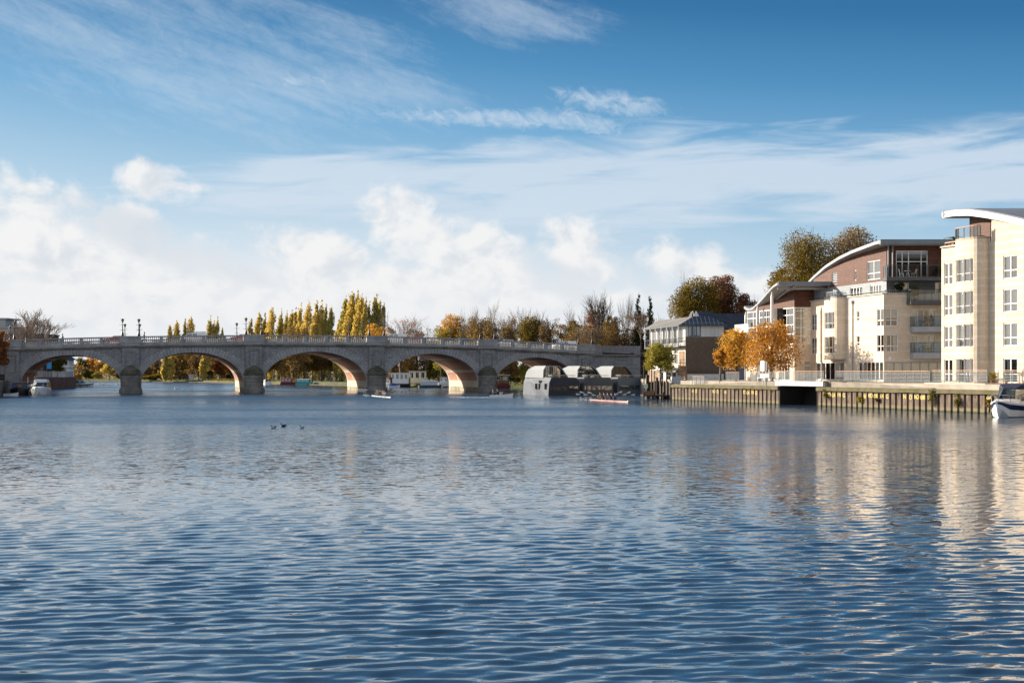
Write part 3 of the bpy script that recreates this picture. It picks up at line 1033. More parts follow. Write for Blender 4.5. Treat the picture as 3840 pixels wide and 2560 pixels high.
def railing(parent, pts, h=1.1, post=1.3, name='railing', posts='rail_grey', hand='handrail', fill='slats', pw=.06, glass=False):
    """metal railing along points: posts, handrail, slats (or glass)"""
    root = parent
    hm, sm, gm = MB(), MB(), MB()
    for a, b in zip(pts[:-1], pts[1:]):
        a, b = Vector(a), Vector(b)
        L = (b - a).length
        n = max(1, round(L / post))
        up = Vector((0, 0, 1))
        hm.bar(a + up * h, b + up * h, .09, .06)
        for k in range(n + 1):
            if k == n and (b - Vector(pts[-1])).length > 1e-6:
                continue
            p = a + (b - a) * k / n
            mb = MB(); mb.bar(p, p + up * (h - .03), pw, pw, up=(0, 1, 0))
            mb.build('post', posts, root)
        if fill == 'slats':
            for k in range(7):
                z = .14 + (h - .3) * k / 6
                sm.bar(a + up * z, b + up * z, .015, .035)
        elif fill == 'bars':
            m_ = max(2, int(L / .14))
            for k in range(1, m_):
                p = a + (b - a) * k / m_
                sm.bar(p + up * .08, p + up * (h - .05), .018, .018, up=(0, 1, 0))
            sm.bar(a + up * .08, b + up * .08, .03, .03)
        elif fill == 'two':
            sm.bar(a + up * (h * .5), b + up * (h * .5), .04, .04)
        elif fill == 'glass':
            d = (b - a).normalized()
            gm.add([tuple(a + up * .1), tuple(b + up * .1), tuple(b + up * (h - .06)), tuple(a + up * (h - .06))], [(0, 1, 2, 3)])
            sm.bar(a + up * .07, b + up * .07, .03, .05)
    hm.build('handrail', hand, root)
    if sm.v:
        sm.build('slat', posts, root)
    if gm.v:
        gm.build('glass_panel', 'balcony_glass', root)


def qd(x):                                   # distance of the quay face at photo column x
    k = (x - 1920) / 5000
    return (21.3 + .3633 * 178) / (k + .3633)


# ------------------------------------------------------------------ sheet-piled quay
def quay(dA, dB, label, words_, cap_top=2.12):
    t = thing('quay_wall', label, 'quay wall')
    L = (dA - dB) / .9398
    A = Vector((qx(dA), dA))
    P = lambda u, q, z: (A.x + QD.x * u + QN.x * q, A.y + QD.y * u + QN.y * q, z)
    pit = .94
    n = int(L / pit)
    mb = MB()
    prof = []
    for k in range(n):
        u = k * pit
        prof += [(u, 0), (u + .60, 0), (u + .66, -.36), (u + .88, -.36)]
    prof.append((n * pit, 0)); prof.append((L, 0))
    for (u0, q0), (u1, q1) in zip(prof[:-1], prof[1:]):
        mb.add([P(u0, q0, -1), P(u1, q1, -1), P(u1, q1, cap_top - .38), P(u0, q0, cap_top - .38)], [(0, 1, 2, 3)])
    mb.build('sheet_piling', 'piling', t)
    mb = MB()
    nn = 40
    rr = random.Random(3)
    rings = []
    for k in range(nn + 1):
        u = L * k / nn
        e = rr.uniform(-.035, .035)
        rings.append([P(u, .22, cap_top - .40 + e), P(u, -.75, cap_top - .40), P(u, -.75, cap_top), P(u, .22 + e * .5, cap_top + e * .6)])
    mb.loft(rings)
    mb.build('concrete_cap', 'concrete_mossy', t)
    mb = MB()
    for k in range(0, n, 3):
        u = k * pit + .25
        c = P(u, .02, cap_top - .62)
        mb.tube([(c[0] + .1 * math.cos(a) * QD.x + .03 * QN.x, c[1] + .1 * math.cos(a) * QD.y + .03 * QN.y, c[2] + .1 * math.sin(a)) for a in [2 * math.pi * i / 8 for i in range(9)]], .015, 4, cap=False)
    mb.build('mooring_ring_rail', 'iron', t)
    for x0, text in words_:
        k0 = round(((dA - qd(x0)) / .9398 - .28) / pit)
        u0 = k0 * pit + .30
        n_ = len(text)
        for j, ch in enumerate(text):
            if ch in ' _':
                continue
            cu = bpy.data.curves.new('lettering', 'FONT')
            cu.body = ch
            cu.size = .58
            cu.align_x = 'CENTER'
            cu.extrude = .004
            cu.offset = .008
            tmp = bpy.data.objects.new('lettering', cu)
            COL.objects.link(tmp)
            dg = bpy.context.evaluated_depsgraph_get()
            me = bpy.data.meshes.new_from_object(tmp.evaluated_get(dg))
            bpy.data.objects.remove(tmp)
            me.materials.clear(); me.materials.append(MATS['yellow_paint'])
            o = bpy.data.objects.new('lettering', me)
            COL.objects.link(o)
            p = P(u0 + (j - (n_ - 1) / 2) * .34, .015, cap_top - .98 - .05 * (k0 % 2))
            o.rotation_euler = (R(90), 0, math.atan2(QD.y, QD.x))
            o.location = p
            o.scale = (.85 if n_ > 1 else 1.0, 1.0, 1.0)
            o.parent = t
    return t


m, g = newmat('piling')
co = g.n('ShaderNodeTexCoord').outputs['Object']
sp = g.n('ShaderNodeSeparateXYZ', {0: co})
nz = g.noise(g.n('ShaderNodeMapping', {'Vector': co, 'Scale': (2.2, 2.2, .5)}).outputs[0], 1.4, 7, .65)
c = g.mix(g.ss(nz, .35, .65), (.085, .065, .052), (.20, .15, .115))
c = g.mix(g.m('MULTIPLY', g.ss(g.noise(co, 5.0, 4, .6), .55, .7), .5), c, (.14, .06, .03))
wl = g.m('ADD', sp.outputs[2], g.m('MULTIPLY', g.m('SUBTRACT', nz, .5), .35))
c = g.mix(g.ss(wl, .36, .50, 1.0, 0.0), c, (.19, .165, .10))
c = g.mix(g.ss(wl, .08, .20, 1.0, 0.0), c, (.06, .055, .03))
pb = g.n('ShaderNodeBsdfPrincipled', {'Base Color': c, 'Roughness': .85, 'Specular IOR Level': .25})
finish(g, pb.outputs[0])
MATS['piling'] = m


W_ = lambda *xs: list(zip(xs, ('N', 'O', 'MO', 'OR', 'IN', 'G')))
quay(qd(2520), qd(2922), 'rusty sheet-piled quay wall upstream of the small footbridge, its lettering nearly worn off', [(2594, 'N'), (2606, 'O'), (2674, 'NO'), (2694, 'O'), (2712, 'IN'), (2793, 'O'), (2808, 'OR'), (2822, 'IN'), (2835, 'G')])
quay(qd(3066), 60, 'rusty sheet-piled quay wall downstream of the footbridge, yellow letters NO MOORING on it', [(3098, 'O'), (3114, 'MO'), (3130, 'OR'), (3145, 'IN'), (3158, 'G')] + W_(3239, 3251, 3271, 3288, 3305, 3319) + W_(3395, 3409, 3430, 3450, 3469, 3487) + [(3711, 'NO')])
# inlet under the footbridge, its shade painted into the brick colour
t = thing('inlet_wall', 'brick walls of the little inlet, painted dark for the shade under the footbridge', 'wall')
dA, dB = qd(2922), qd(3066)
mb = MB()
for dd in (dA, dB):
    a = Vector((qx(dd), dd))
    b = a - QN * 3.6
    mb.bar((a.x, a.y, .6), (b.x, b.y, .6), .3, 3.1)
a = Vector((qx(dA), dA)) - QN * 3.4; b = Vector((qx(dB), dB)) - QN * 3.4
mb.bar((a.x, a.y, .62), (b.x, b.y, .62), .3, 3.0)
mb.build('brick_face', 'shade_toned_brick', t)


def qpt(d, q, z):
    return (qx(d) - QN.x * q, d - QN.y * q, z)


def upstand(name, d0, d1, q, za, zb, wid, mat, label, zlow=1.9):
    mb = MB()
    rings = []
    for k in range(13):
        f = k / 12
        d = d0 + (d1 - d0) * f
        z = za + (zb - za) * f
        rings.append([qpt(d, q, zlow), qpt(d, q + wid, zlow), qpt(d, q + wid, z), qpt(d, q, z)])
    mb.loft(rings)
    return tag(mb.build(name, mat), label, 'low wall')


upstand('low_wall', qd(2625), qd(2905), .8, 2.25, 2.72, .5, 'concrete', 'sloping concrete upstand above the quay wall beside the white bench')
upstand('low_wall', qd(3078), qd(3470), .8, 2.74, 2.2, .5, 'concrete', 'long weathered concrete ramp edge falling towards the apartment blocks')
upstand('low_wall', qd(3415), qd(3640), 1.6, 2.72, 2.70, .5, 'white_concrete', 'whitewashed low wall under the railing by the banded brick flats')
upstand('low_wall', qd(3690), qd(3980), 1.9, 2.70, 2.70, .5, 'white_concrete', 'whitewashed low wall behind the moored motor cruiser')
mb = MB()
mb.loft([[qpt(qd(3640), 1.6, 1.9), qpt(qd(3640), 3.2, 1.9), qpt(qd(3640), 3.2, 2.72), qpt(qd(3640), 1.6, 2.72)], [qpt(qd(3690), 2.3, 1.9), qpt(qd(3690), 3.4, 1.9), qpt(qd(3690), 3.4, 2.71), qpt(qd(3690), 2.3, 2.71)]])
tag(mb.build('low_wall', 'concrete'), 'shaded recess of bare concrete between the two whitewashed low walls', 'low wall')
land('ramp_paving', 'concrete', [qpt(d, q, 0)[:2] for d, q in ((qd(3078), .5), (qd(3980), .5), (qd(3980), 2.2), (qd(3078), 2.2))], 2.104, 1.5)

# footbridge
t = thing('footbridge', 'short footbridge with a pale steel beam over the dark inlet', 'footbridge')
mb = MB()
dA, dB = qd(2900), qd(3080)
a, b = qpt(dA, .3, 0), qpt(dB, .3, 0)
mb.bar((a[0], a[1], 2.46), (b[0], b[1], 2.46), .18, .55)
mb.build('beam', 'zinc', t)
mb = MB()
a2, b2 = qpt(dA, 3.2, 0), qpt(dB, 3.2, 0)
mb.add([(a[0], a[1], 2.735), (b[0], b[1], 2.735), (b2[0], b2[1], 2.735), (a2[0], a2[1], 2.735), (a[0], a[1], 2.6), (b[0], b[1], 2.6), (b2[0], b2[1], 2.6), (a2[0], a2[1], 2.6)], [(0, 1, 2, 3), (7, 6, 5, 4), (2, 3, 7, 6), (0, 4, 5, 1), (1, 5, 6, 2), (3, 0, 4, 7)])
mb.build('deck', 'concrete', t)
railing(t, [qpt(dA, .32, 2.74), qpt(dB, .32, 2.74)], 1.08, 1.2)
# riverside railings
rails = [
    ('grey metal railing with a wooden handrail from the footbridge to the flats', [qpt(qd(3084), 1.7, 2.72), qpt(qd(3432), 1.7, 2.72)], 1.1),
    ('grey metal railing with a wooden handrail on the whitewashed wall', [qpt(qd(3437), 1.85, 2.73), qpt(qd(3640), 1.85, 2.73)], 1.15),
    ('grey metal railing behind the moored cruiser', [qpt(qd(3642), 3.0, 2.73), qpt(qd(3690), 3.0, 2.73), qpt(qd(3692), 2.1, 2.73), qpt(qd(3990), 2.1, 2.73)], 1.15),
    ('short detached railing panel at the upstream end of the quay', [qpt(qd(2573), .9, 2.16), qpt(qd(2619), .9, 2.16)], 1.02),
    ('railing panel in front of the brown brick gable', [qpt(qd(2639), 3.2, 2.62), qpt(qd(2687), 3.2, 2.62)], 1.08),
    ('railing in front of the yellow trees beside the white bench', [qpt(qd(2725), 3.4, 2.62), qpt(qd(2850), 3.4, 2.62)], 1.08),
]
for lab, pts, h in rails:
    t = thing('railing', lab, 'railing', pts[0])
    o = Vector(pts[0])
    railing(t, [Vector(p) - o for p in pts], h, 1.25)
# bench, sign and planters
b0 = qpt(qd(2800), 2.2, 2.62)
t = thing('park_bench', 'white bench on the quay in front of the orange trees', 'bench', b0, math.atan2(QD.y, QD.x))
mb = MB(); mb.box(-.95, .95, -.25, .25, .42, .47); mb.build('seat', 'white_paint', t)
mb = MB(); mb.box(-.95, .95, .22, .27, .48, .92); mb.build('backrest', 'white_paint', t)
for x in (-.8, .8):
    mb = MB(); mb.box(x - .04, x + .04, -.22, .22, 0, .42); mb.build('leg', 'steel', t)
b0 = qpt(qd(2846), .5, 2.1)
t = thing('sign_post', 'tall white sign board on a thin pole at the quay edge', 'sign', b0, R(-62))
mb = MB(); mb.tube([(0, 0, 0), (0, 0, 2.3)], .05, 8); mb.build('pole', 'white_paint', t)
mb = MB(); mb.box(-.36, .36, -.04, .04, 1.75, 2.95); mb.build('sign_board', 'white_paint', t)
mb = MB(); mb.box(.37, .80, .02, .08, 1.78, 2.9); mb.build('sign_side', 'dark_grey', t)

# ------------------------------------------------------------------ block with the tall curved roof (centre of the right bank)
BX, BY = 42.66, 153.0
GZ = 2.62
B = thing('apartment_block', 'pale brick flats with a curved grey roof, dark red wooden top storey and stacked balconies', 'apartment building', (BX, BY, 0))
dl = Vector((.26, -.9655))                      # along the river front, towards the camera


def ub(x, ox=0.0, oy=0.0):
    k = (x - 1920) / 5000
    # distance from the corner back along the river front
    t_ = (BX + ox - k * (BY + oy)) / (k * .9655 + .26)
    return t_


LB = 17.8
far = (-.26 * LB, .9655 * LB)
ul = lambda u: LB - u                           # from corner distance to wall coordinate
h = []
R1, R2 = (9.0, 11.05), (6.03, 8.08)
lw = []                                          # (u0,u1,z0,z1,cols)
for z in (R1, R2):
    lw.append((ub(3063), ub(3042), *z, 2))
    lw.append((ub(3225) + .1, ub(3212), z[0] + .8, z[1], 1))
    lw.append((.02, ub(3288), *z, 2))
gl = [(ub(3165), ub(3060), 2.75, 4.95, 6), (.15, ub(3219), 2.75, 4.95, 6)]
holes = [(ul(b), ul(a), z0, z1) for a, b, z0, z1, c in lw + gl]
holes = [(max(.02, a), b, c, d) for a, b, c, d in holes]
wall(B, 'river_wall', 'buff_stone', far, dl, LB, GZ, 12.7, holes)
for hh, (a, b, z0, z1, c) in zip(holes, lw + gl):
    window(B, far, dl, hh, c, (.34,) if z0 > 5 else (), frame='white_paint', cloth=.5 if c == 6 else None)
# side wall towards the camera
FW = 10.5
fh = [(.02, 1.62, *R1), (.02, 1.62, *R2), (3.2, 6.0, 8.9, 11.0), (3.2, 6.0, 5.93, 8.05), (.2, 8.2, 2.75, 4.9)]
wall(B, 'side_wall', 'buff_stone', (0, 0), (1, 0), FW, GZ, 12.7, fh)
for hh, c in zip(fh, (2, 2, [.25, .5, .75], [.25, .5, .75], 8)):
    window(B, (0, 0), (1, 0), hh, c, (.34,) if c == 2 else (), frame='white_paint' if c != 8 else 'grey_paint')
mb = MB(); mb.box(.05, FW, .05, LB - 1, 12.58, 12.66); mb.build('terrace_floor', 'paving', B)
mb = MB()                                        # pale coping
mb.bar((far[0], far[1], 12.76), (0, 0, 12.76), .36, .12); mb.bar((.16, 0, 12.76), (3.0, 0, 12.76), .36, .12)
mb.build('coping', 'white_concrete', B)
tr = [(far[0] + .3, far[1], 12.82), (.25, .3, 12.82), (2.9, .3, 12.82)]
hm = MB()
for a, b in zip(tr[:-1], tr[1:]):
    hm.bar((a[0], a[1], a[2] + .32), (b[0], b[1], b[2] + .32), .06, .06)
    a, b = Vector(a), Vector(b)
    for k in range(12):
        p = a + (b - a) * k / 11
        hm.bar(p, p + Vector((0, 0, .3)), .05, .05, up=(0, 1, 0))
hm.build('terrace_rail', 'rail_grey', B)
# round bay on the river front
uc, rb = 10.6, 1.95
bc = (-.26 * uc, .9655 * uc)
nf = 12
angs = [math.atan2(.9655, -.26) + math.pi * k / nf for k in range(nf + 1)]
nb_ = Vector((-.9655, -.26))
tb_ = Vector((.26, -.9655))
se = lambda v: math.copysign(abs(v) ** .62, v)
bp = [(bc[0] - tb_.x * rb * se(math.cos(math.pi * k / nf)) + nb_.x * 1.25 * abs(math.sin(math.pi * k / nf)) ** .62, bc[1] - tb_.y * rb * se(math.cos(math.pi * k / nf)) + nb_.y * 1.25 * abs(math.sin(math.pi * k / nf)) ** .62) for k in range(nf + 1)]
for k in range(nf):
    p, q = bp[k], bp[k + 1]
    d = (q[0] - p[0], q[1] - p[1])
    L = math.hypot(*d)
    win = 3 <= k <= 7
    hs = [(0.0 + (.06 if k == 3 else .012), L - (.06 if k == 7 else .012), *z) for z in (R1, R2)] if win else []
    wall(B, 'bay_wall', 'buff_stone', p, d, L, 5.35, 12.8, hs, depth=.14, back=False)
    for hh in hs:
        window(B, p, d, hh, 1, (.34,), depth=.10, fw=.05, cloth=0 if k > 4 else .5)
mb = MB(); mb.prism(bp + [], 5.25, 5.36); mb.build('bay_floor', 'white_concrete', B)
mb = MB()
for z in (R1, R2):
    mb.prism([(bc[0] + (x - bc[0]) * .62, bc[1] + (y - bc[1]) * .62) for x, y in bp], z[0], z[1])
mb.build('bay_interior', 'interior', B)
mb = MB(); mb.prism(bp, 12.72, 12.86); mb.build('bay_coping', 'white_concrete', B)
railing(B, [(x, y, 12.86) for x, y in bp[2:11]], .62, 1.0, fill='glass', hand='rail_grey')
mb = MB()
p = (-.26 * ub(3199) - .1, .9655 * ub(3199) - .03)
mb.tube([(p[0], p[1], GZ), (p[0], p[1], 11.9)], .07, 8); mb.lathe([(.08, 11.9), (.2, 12.0), (.2, 12.3)], 8, (p[0], p[1], 0))
mb.build('downpipe', 'grey_paint', B)
# grey and wooden upper storeys, set back a little, under the curved roof
rz_u = [(-1.2, 18.80), (0, 18.80), (2.9, 18.58), (6.4, 18.30), (10, 17.85), (13.9, 17.10), (17.8, 15.95), (20.4, 14.98)]


def roofz(u):
    for (a, za), (b, zb) in zip(rz_u[:-1], rz_u[1:]):
        if u <= b:
            return za + (zb - za) * (u - a) / (b - a)
    return rz_u[-1][1]


sx = .45
f2 = (far[0] + sx, far[1] + .0)
c2 = (sx, .5)
L2 = math.hypot(f2[0] - c2[0], f2[1] - c2[1])
d2 = (c2[0] - f2[0], c2[1] - f2[1])
gh = [(L2 - ub(3224), L2 - 0 - ub(3224) + 0, 0, 0)][:0]
for a, b in ((ub(3292) - .1, ub(3250) - .2), (ub(3224), ub(3179))):
    gh.append((L2 - b, L2 - a, 12.72, 13.95))
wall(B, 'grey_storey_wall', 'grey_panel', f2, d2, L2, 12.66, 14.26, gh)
for hh in gh:
    window(B, f2, d2, hh, 4, (), cloth=.9)
wh = [(L2 - 4.3, L2 - 1.35, 14.55, 16.8), (L2 - 7.25, L2 - 6.75, 14.75, 16.0), (L2 - 12.6, L2 - 11.3, 14.6, 16.0)]
wall(B, 'wooden_wall', 'cedar', f2, d2, L2, 14.26, lambda u: roofz(L2 - u) - .45, wh, step=24)
window(B, f2, d2, wh[0], 2, (.34,), cloth=.9)
window(B, f2, d2, wh[1], 1, (), cloth=.9)
window(B, f2, d2, wh[2], 1, (.2, .35, .5, .65, .8), frame='grey_paint', cloth=.9, name='louvre')
sh = [(1.1, 4.75, 14.4, 17.7)]
wall(B, 'wooden_side_wall', 'cedar', c2, (1, 0), 12, 14.26, 18.35, sh)
window(B, c2, (1, 0), sh[0], [.2, .4, .8], (.62,), cloth=0)
sg = [(1.0, 2.6, 12.8, 14.0), (5.6, 8.2, 12.75, 14.05)]
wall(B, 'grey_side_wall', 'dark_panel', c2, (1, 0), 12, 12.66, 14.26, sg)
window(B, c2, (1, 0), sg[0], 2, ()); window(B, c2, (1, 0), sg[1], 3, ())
for x in (.12, .62, 6.35):
    mb = MB(); mb.tube([(c2[0] + x, c2[1] - .35, 14.3), (c2[0] + x, c2[1] - .35, 18.3)], .08, 8); mb.build('roof_post', 'zinc', B)
# roof: a barrel sheet with a rounded edge
mb = MB()
rings = []
for k in range(41):
    u = -1.2 + 21.6 * k / 40
    x0, y0 = -.95 - .19 * (u + 0), -.0 + .98 * u
    z = roofz(u)
    rings.append([(x0, y0, z - .12), (x0 + .12, y0, z), (x0 + 26, y0, z + .0), (x0 + 26, y0, z - .5), (x0 + .3, y0, z - .52), (x0, y0, z - .42)])
mb.loft(rings)
rf = mb.build('roof', 'zinc', B)
mb = MB()
mb.bar((-.75, -1.28, 18.5), (25, -1.28, 18.5), .3, .62)
mb.tube([(-.8, -1.3, 18.52), (25, -1.3, 18.52)], .30, 10)
mb.build('fascia', 'zinc_dark', rf)
# balconies
def balcony(parent, o, u0, u1, dep, z, slab, h, fill, sides=(True, True), bow=.0, mat='grey_paint', ox=0.0):
    n = 8
    edge = []
    for k in range(n + 1):
        f = k / n
        edge.append((o[0] + u0 + (u1 - u0) * f, o[1] - dep - bow * (1 - (2 * f - 1) ** 2)))
    mb = MB()
    mb.prism([(o[0] + u1, o[1] - .02), (o[0] + u0, o[1] - .02)] + edge, z - slab, z)
    s_ = mb.build('balcony', mat, parent)
    pts = []
    ins = .06
    if sides[0]:
        pts.append((o[0] + u0 + ins, o[1] - .1, z))
    pts += [(x + (ins if i == 0 else -ins if i == n else 0), y + ins, z) for i, (x, y) in enumerate(edge) if i % 2 == 0]
    if sides[1]:
        pts.append((o[0] + u1 - ins, o[1] - .1, z))
    railing(s_, pts, h, 1.0, posts='dark_grey', hand='dark_grey', fill=fill, pw=.05)
    return s_


bl1 = balcony(B, (0, 0), 3.0, 7.2, 1.5, 8.9, .62, 1.15, 'glass', bow=.45)
bl2 = balcony(B, (0, 0), 3.0, 7.2, 1.5, 5.93, .68, 1.15, 'glass', bow=.45)
bl3 = balcony(B, (0, 0), 2.6, 9.0, 1.7, 11.85, .42, 1.25, 'glass', bow=.0, mat='dark_grey')
bl4 = balcony(B, (.1, .5), -.1, 9.4, 1.7, 14.55, .40, 1.35, 'glass', bow=.0, mat='dark_grey')
mb = MB(); mb.box(.55, .85, -.07, -.005, 5.1, 5.5); mb.build('notice_plate', 'white_paint', B)
mb = MB(); mb.box(FW - .1, 16, -.0, .3, GZ, 12.6); mb.box(FW, 16, .5, .8, 12.6, 18.3); mb.box(.2, 14, 14, LB - 1.2, GZ, 12.4); mb.build('rear_wall', 'buff_stone', B)

# ------------------------------------------------------------------ nearest block with banded yellow brick
CX, CY = 42.26, 131.0
Cb = thing('apartment_block', 'tall banded yellow brick flats with a round bay and white windows, nearest the moored cruiser', 'apartment building', (CX, CY, 0))
dc = Vector((.3257, -.9455)).normalized()
CR = [(12.25, 14.40), (9.2, 11.35), (6.1, 8.25), (2.75, 5.0)]


def uc_(x):
    k = (x - 1920) / 5000
    return (k * CY - CX) / (dc.x - k * dc.y)


LC = 28.0
ch = []
for z in CR:
    ch.append((uc_(3540), uc_(3572), *z, [.5]))
    ch.append((uc_(3762), uc_(3815), *z, [.5]))
    ch.append((uc_(3762) + 4.4, uc_(3815) + 4.4, *z, [.5]))
    ch.append((uc_(3600), uc_(3617) + .12, *z, 1))
zcs = []
ub0 = 7.3
low = [h for h in ch if h[1] < ub0]
hi = [(a - ub0, b - ub0, c, d, e) for a, b, c, d, e in ch if a > ub0]
pC = lambda u: (dc.x * u, dc.y * u)
wall(Cb, 'river_wall', 'buff_brick', (0, 0), dc, ub0, GZ, 15.9, [h[:4] for h in low])
for hh in low:
    window(Cb, (0, 0), dc, hh[:4], hh[4], (.36,), cloth=WR.choice((.9, .9, .7)))
rzc = [(-2.2, 19.22), (0, 19.40), (2.7, 19.42), (5, 19.2), (7.4, 18.72), (9.8, 18.15), (12.3, 17.5), (16, 16.4), (20, 15.0), (27, 12.4)]


def roofc(u):
    for (a, za), (b, zb) in zip(rzc[:-1], rzc[1:]):
        if u <= b:
            return za + (zb - za) * (u - a) / (b - a)
    return rzc[-1][1]


wall(Cb, 'river_wall', 'buff_brick', pC(ub0), dc, 19, GZ, lambda u: roofc(u + ub0) - .5, [h[:4] for h in hi], step=20)
for hh in hi:
    window(Cb, pC(ub0), dc, hh[:4], hh[4], (.36,), cloth=WR.choice((.9, .7, .65, .5)))
# end wall facing upstream
mb = MB(); mb.box(0.02, 14, -.0, .25, GZ, 15.85); mb.build('end_wall', 'buff_brick', Cb)
mb = MB(); mb.add([(0, -.05, 15.84), (14, -.05, 15.84), (14 + pC(ub0)[0], pC(ub0)[1], 15.84), (pC(ub0)[0], pC(ub0)[1], 15.84)], [(0, 1, 2, 3)]); mb.build('terrace_floor', 'paving', Cb)
mb = MB(); mb.bar((-.02, .05, 15.98), (pC(2.9)[0], pC(2.9)[1], 15.98), .4, .14); mb.bar((.2, .1, 15.98), (14, .1, 15.98), .4, .14); mb.build('coping', 'white_concrete', Cb)
hm = MB(); a, b = Vector((.3, 0, 16.05)), Vector((*pC(3.2), 16.05)) + Vector((.25, 0, 0))
hm.bar(a + Vector((0, 0, .35)), b + Vector((0, 0, .35)), .08, .10)
for k in range(6):
    p = a + (b - a) * k / 5; hm.bar(p, p + Vector((0, 0, .33)), .05, .05, up=(0, 1, 0))
hm.build('terrace_rail', 'handrail', Cb)
# bay
ucb, rcb = 5.0, 1.95
bcc = pC(ucb)
a0 = math.atan2(-dc.y, -dc.x)
angs = [a0 + math.pi * k / nf for k in range(nf + 1)]
nc_ = Vector((dc.y, -dc.x))
bp = [(bcc[0] - dc.x * rcb * se(math.cos(math.pi * k / nf)) + nc_.x * 1.3 * abs(math.sin(math.pi * k / nf)) ** .62, bcc[1] - dc.y * rcb * se(math.cos(math.pi * k / nf)) + nc_.y * 1.3 * abs(math.sin(math.pi * k / nf)) ** .62) for k in range(nf + 1)]
for k in range(nf):
    p, q = bp[k], bp[k + 1]
    d = (q[0] - p[0], q[1] - p[1])
    L = math.hypot(*d)
    win = 2 <= k <= 7
    hs = [(.06 if k == 2 else .012, L - (.06 if k == 7 else .012), *z) for z in CR] if win else []
    wall(Cb, 'bay_wall', 'buff_brick', p, d, L, GZ, 16.3, hs, depth=.14, back=False)
    for j, hh in enumerate(hs):
        window(Cb, p, d, hh, 1, (.36,), depth=.10, fw=.05, cloth=(.9 if k in (2, 3, 7) else 0 if k == 5 else .5))
mb = MB()
for z in CR:
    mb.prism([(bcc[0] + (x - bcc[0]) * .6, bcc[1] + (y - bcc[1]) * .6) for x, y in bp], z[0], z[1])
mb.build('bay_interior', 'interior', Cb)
mb = MB(); mb.prism(bp, 16.2, 16.36); mb.build('bay_coping', 'white_concrete', Cb)
railing(Cb, [(x, y, 16.36) for x, y in bp[1:11]], 1.05, .9, fill='glass', hand='handrail', posts='dark_grey')
# wooden top storey and canopy roof
wo_ = pC(2.9)
o3 = (wo_[0] + .9, wo_[1] + .1)
uw = [(2.9, 4.6, 15.95, 17.9)]
wall(Cb, 'wooden_wall', 'cedar', o3, dc, 4.7, 15.86, lambda u: roofc(u + 2.9) - .55, uw, step=5)
window(Cb, o3, dc, uw[0], 2, (.3,), cloth=.9)
mb = MB(); mb.box(o3[0], o3[0] + 11, o3[1] - .0, o3[1] + .2, 15.86, 18.8); mb.build('wooden_end_wall', 'cedar', Cb)
mb = MB(); mb.add([(o3[0], o3[1], 15.9), (pC(ub0)[0], pC(ub0)[1], 15.9), (pC(ub0)[0] + .9, pC(ub0)[1], 15.9), (pC(ub0)[0] + .9, pC(ub0)[1], 18.3), (pC(ub0)[0], pC(ub0)[1], 18.3)], [(1, 2, 3, 4)]); mb.build('return_wall', 'buff_brick', Cb)
mb = MB()
rings = []
for k in range(41):
    u = 1.05 + 26 * k / 40
    x0, y0 = dc.x * u + dc.y * .75, dc.y * u - dc.x * .75
    z = roofc(u)
    e = .0 if k else 0
    rings.append([(x0, y0, z - .12), (x0 + .12, y0, z), (x0 + 22, y0, z), (x0 + 22, y0, z - .7), (x0 + .25, y0, z - .74), (x0, y0, z - .70)])
mb.loft(rings)
tpz = rings[0]
x0, y0 = dc.x * 1.05 + dc.y * .75, dc.y * 1.05 - dc.x * .75
mb.tube([(x0 + .02, y0 + .05, 19.06), (x0 + 22, y0 + .05, 19.06)], .33, 12)
mb.build('roof', 'zinc', Cb)
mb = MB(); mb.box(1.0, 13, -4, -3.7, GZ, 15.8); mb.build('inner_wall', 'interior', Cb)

# ------------------------------------------------------------------ hall with the wave-shaped roof and glass wall
AX, AY = 36.0, 170.0
A_ = thing('glazed_hall', 'hall with a wave-shaped canopy roof on white columns, red wood and a tall glass wall', 'building', (AX, AY, 0))
da = Vector((.255, -.967))
LA = 14.5
fa = (-.255 * LA, .967 * LA)
al = lambda u: LA - u
wall(A_, 'lower_wall', 'buff_stone', fa, da, LA, GZ, 7.3, [(3, 9, 2.7, 5.6), (10, 13.2, 2.7, 5.4)])
window(A_, fa, da, (3, 9, 2.7, 5.6), 6, (.75,)); window(A_, fa, da, (10, 13.2, 2.7, 5.4), 4, (.75,))
wall(A_, 'lower_side_wall', 'buff_stone', (0, 0), (1, 0), 7, GZ, 7.3, [(1.2, 6.4, 2.7, 5.2)])
window(A_, (0, 0), (1, 0), (1.2, 6.4, 2.7, 5.2), 6, (.75,), cloth=.9)
window(A_, fa, da, (.4, LA, 7.3, 12.0), 7, (.28, .53, .80), depth=0, fw=.11, name='glass_wall', glass='glass_dark', cloth=0)
window(A_, (0, 0), (1, 0), (0.0, 7, 7.3, 12.0), [.12, .36, .66], (.22, .45, .70, .9), depth=0, fw=.11, name='glass_wall', glass='glass_dark', cloth=0)
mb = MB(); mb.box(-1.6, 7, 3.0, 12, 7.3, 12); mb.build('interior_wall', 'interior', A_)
mb = MB(); mb.box(-.2, 6.5, .4, 2.9, 9.5, 9.75); mb.build('upper_floor', 'paving', A_)
ra = [(-4, 14.95), (-.9, 14.76), (2.7, 14.2), (6, 13.65), (9.8, 13.1), (13, 12.72), (15.7, 12.6), (18, 12.8), (20, 13.15)]


def roofa(u):
    for (a, za), (b, zb) in zip(ra[:-1], ra[1:]):
        if u <= b:
            return za + (zb - za) * (u - a) / (b - a)
    return ra[-1][1]


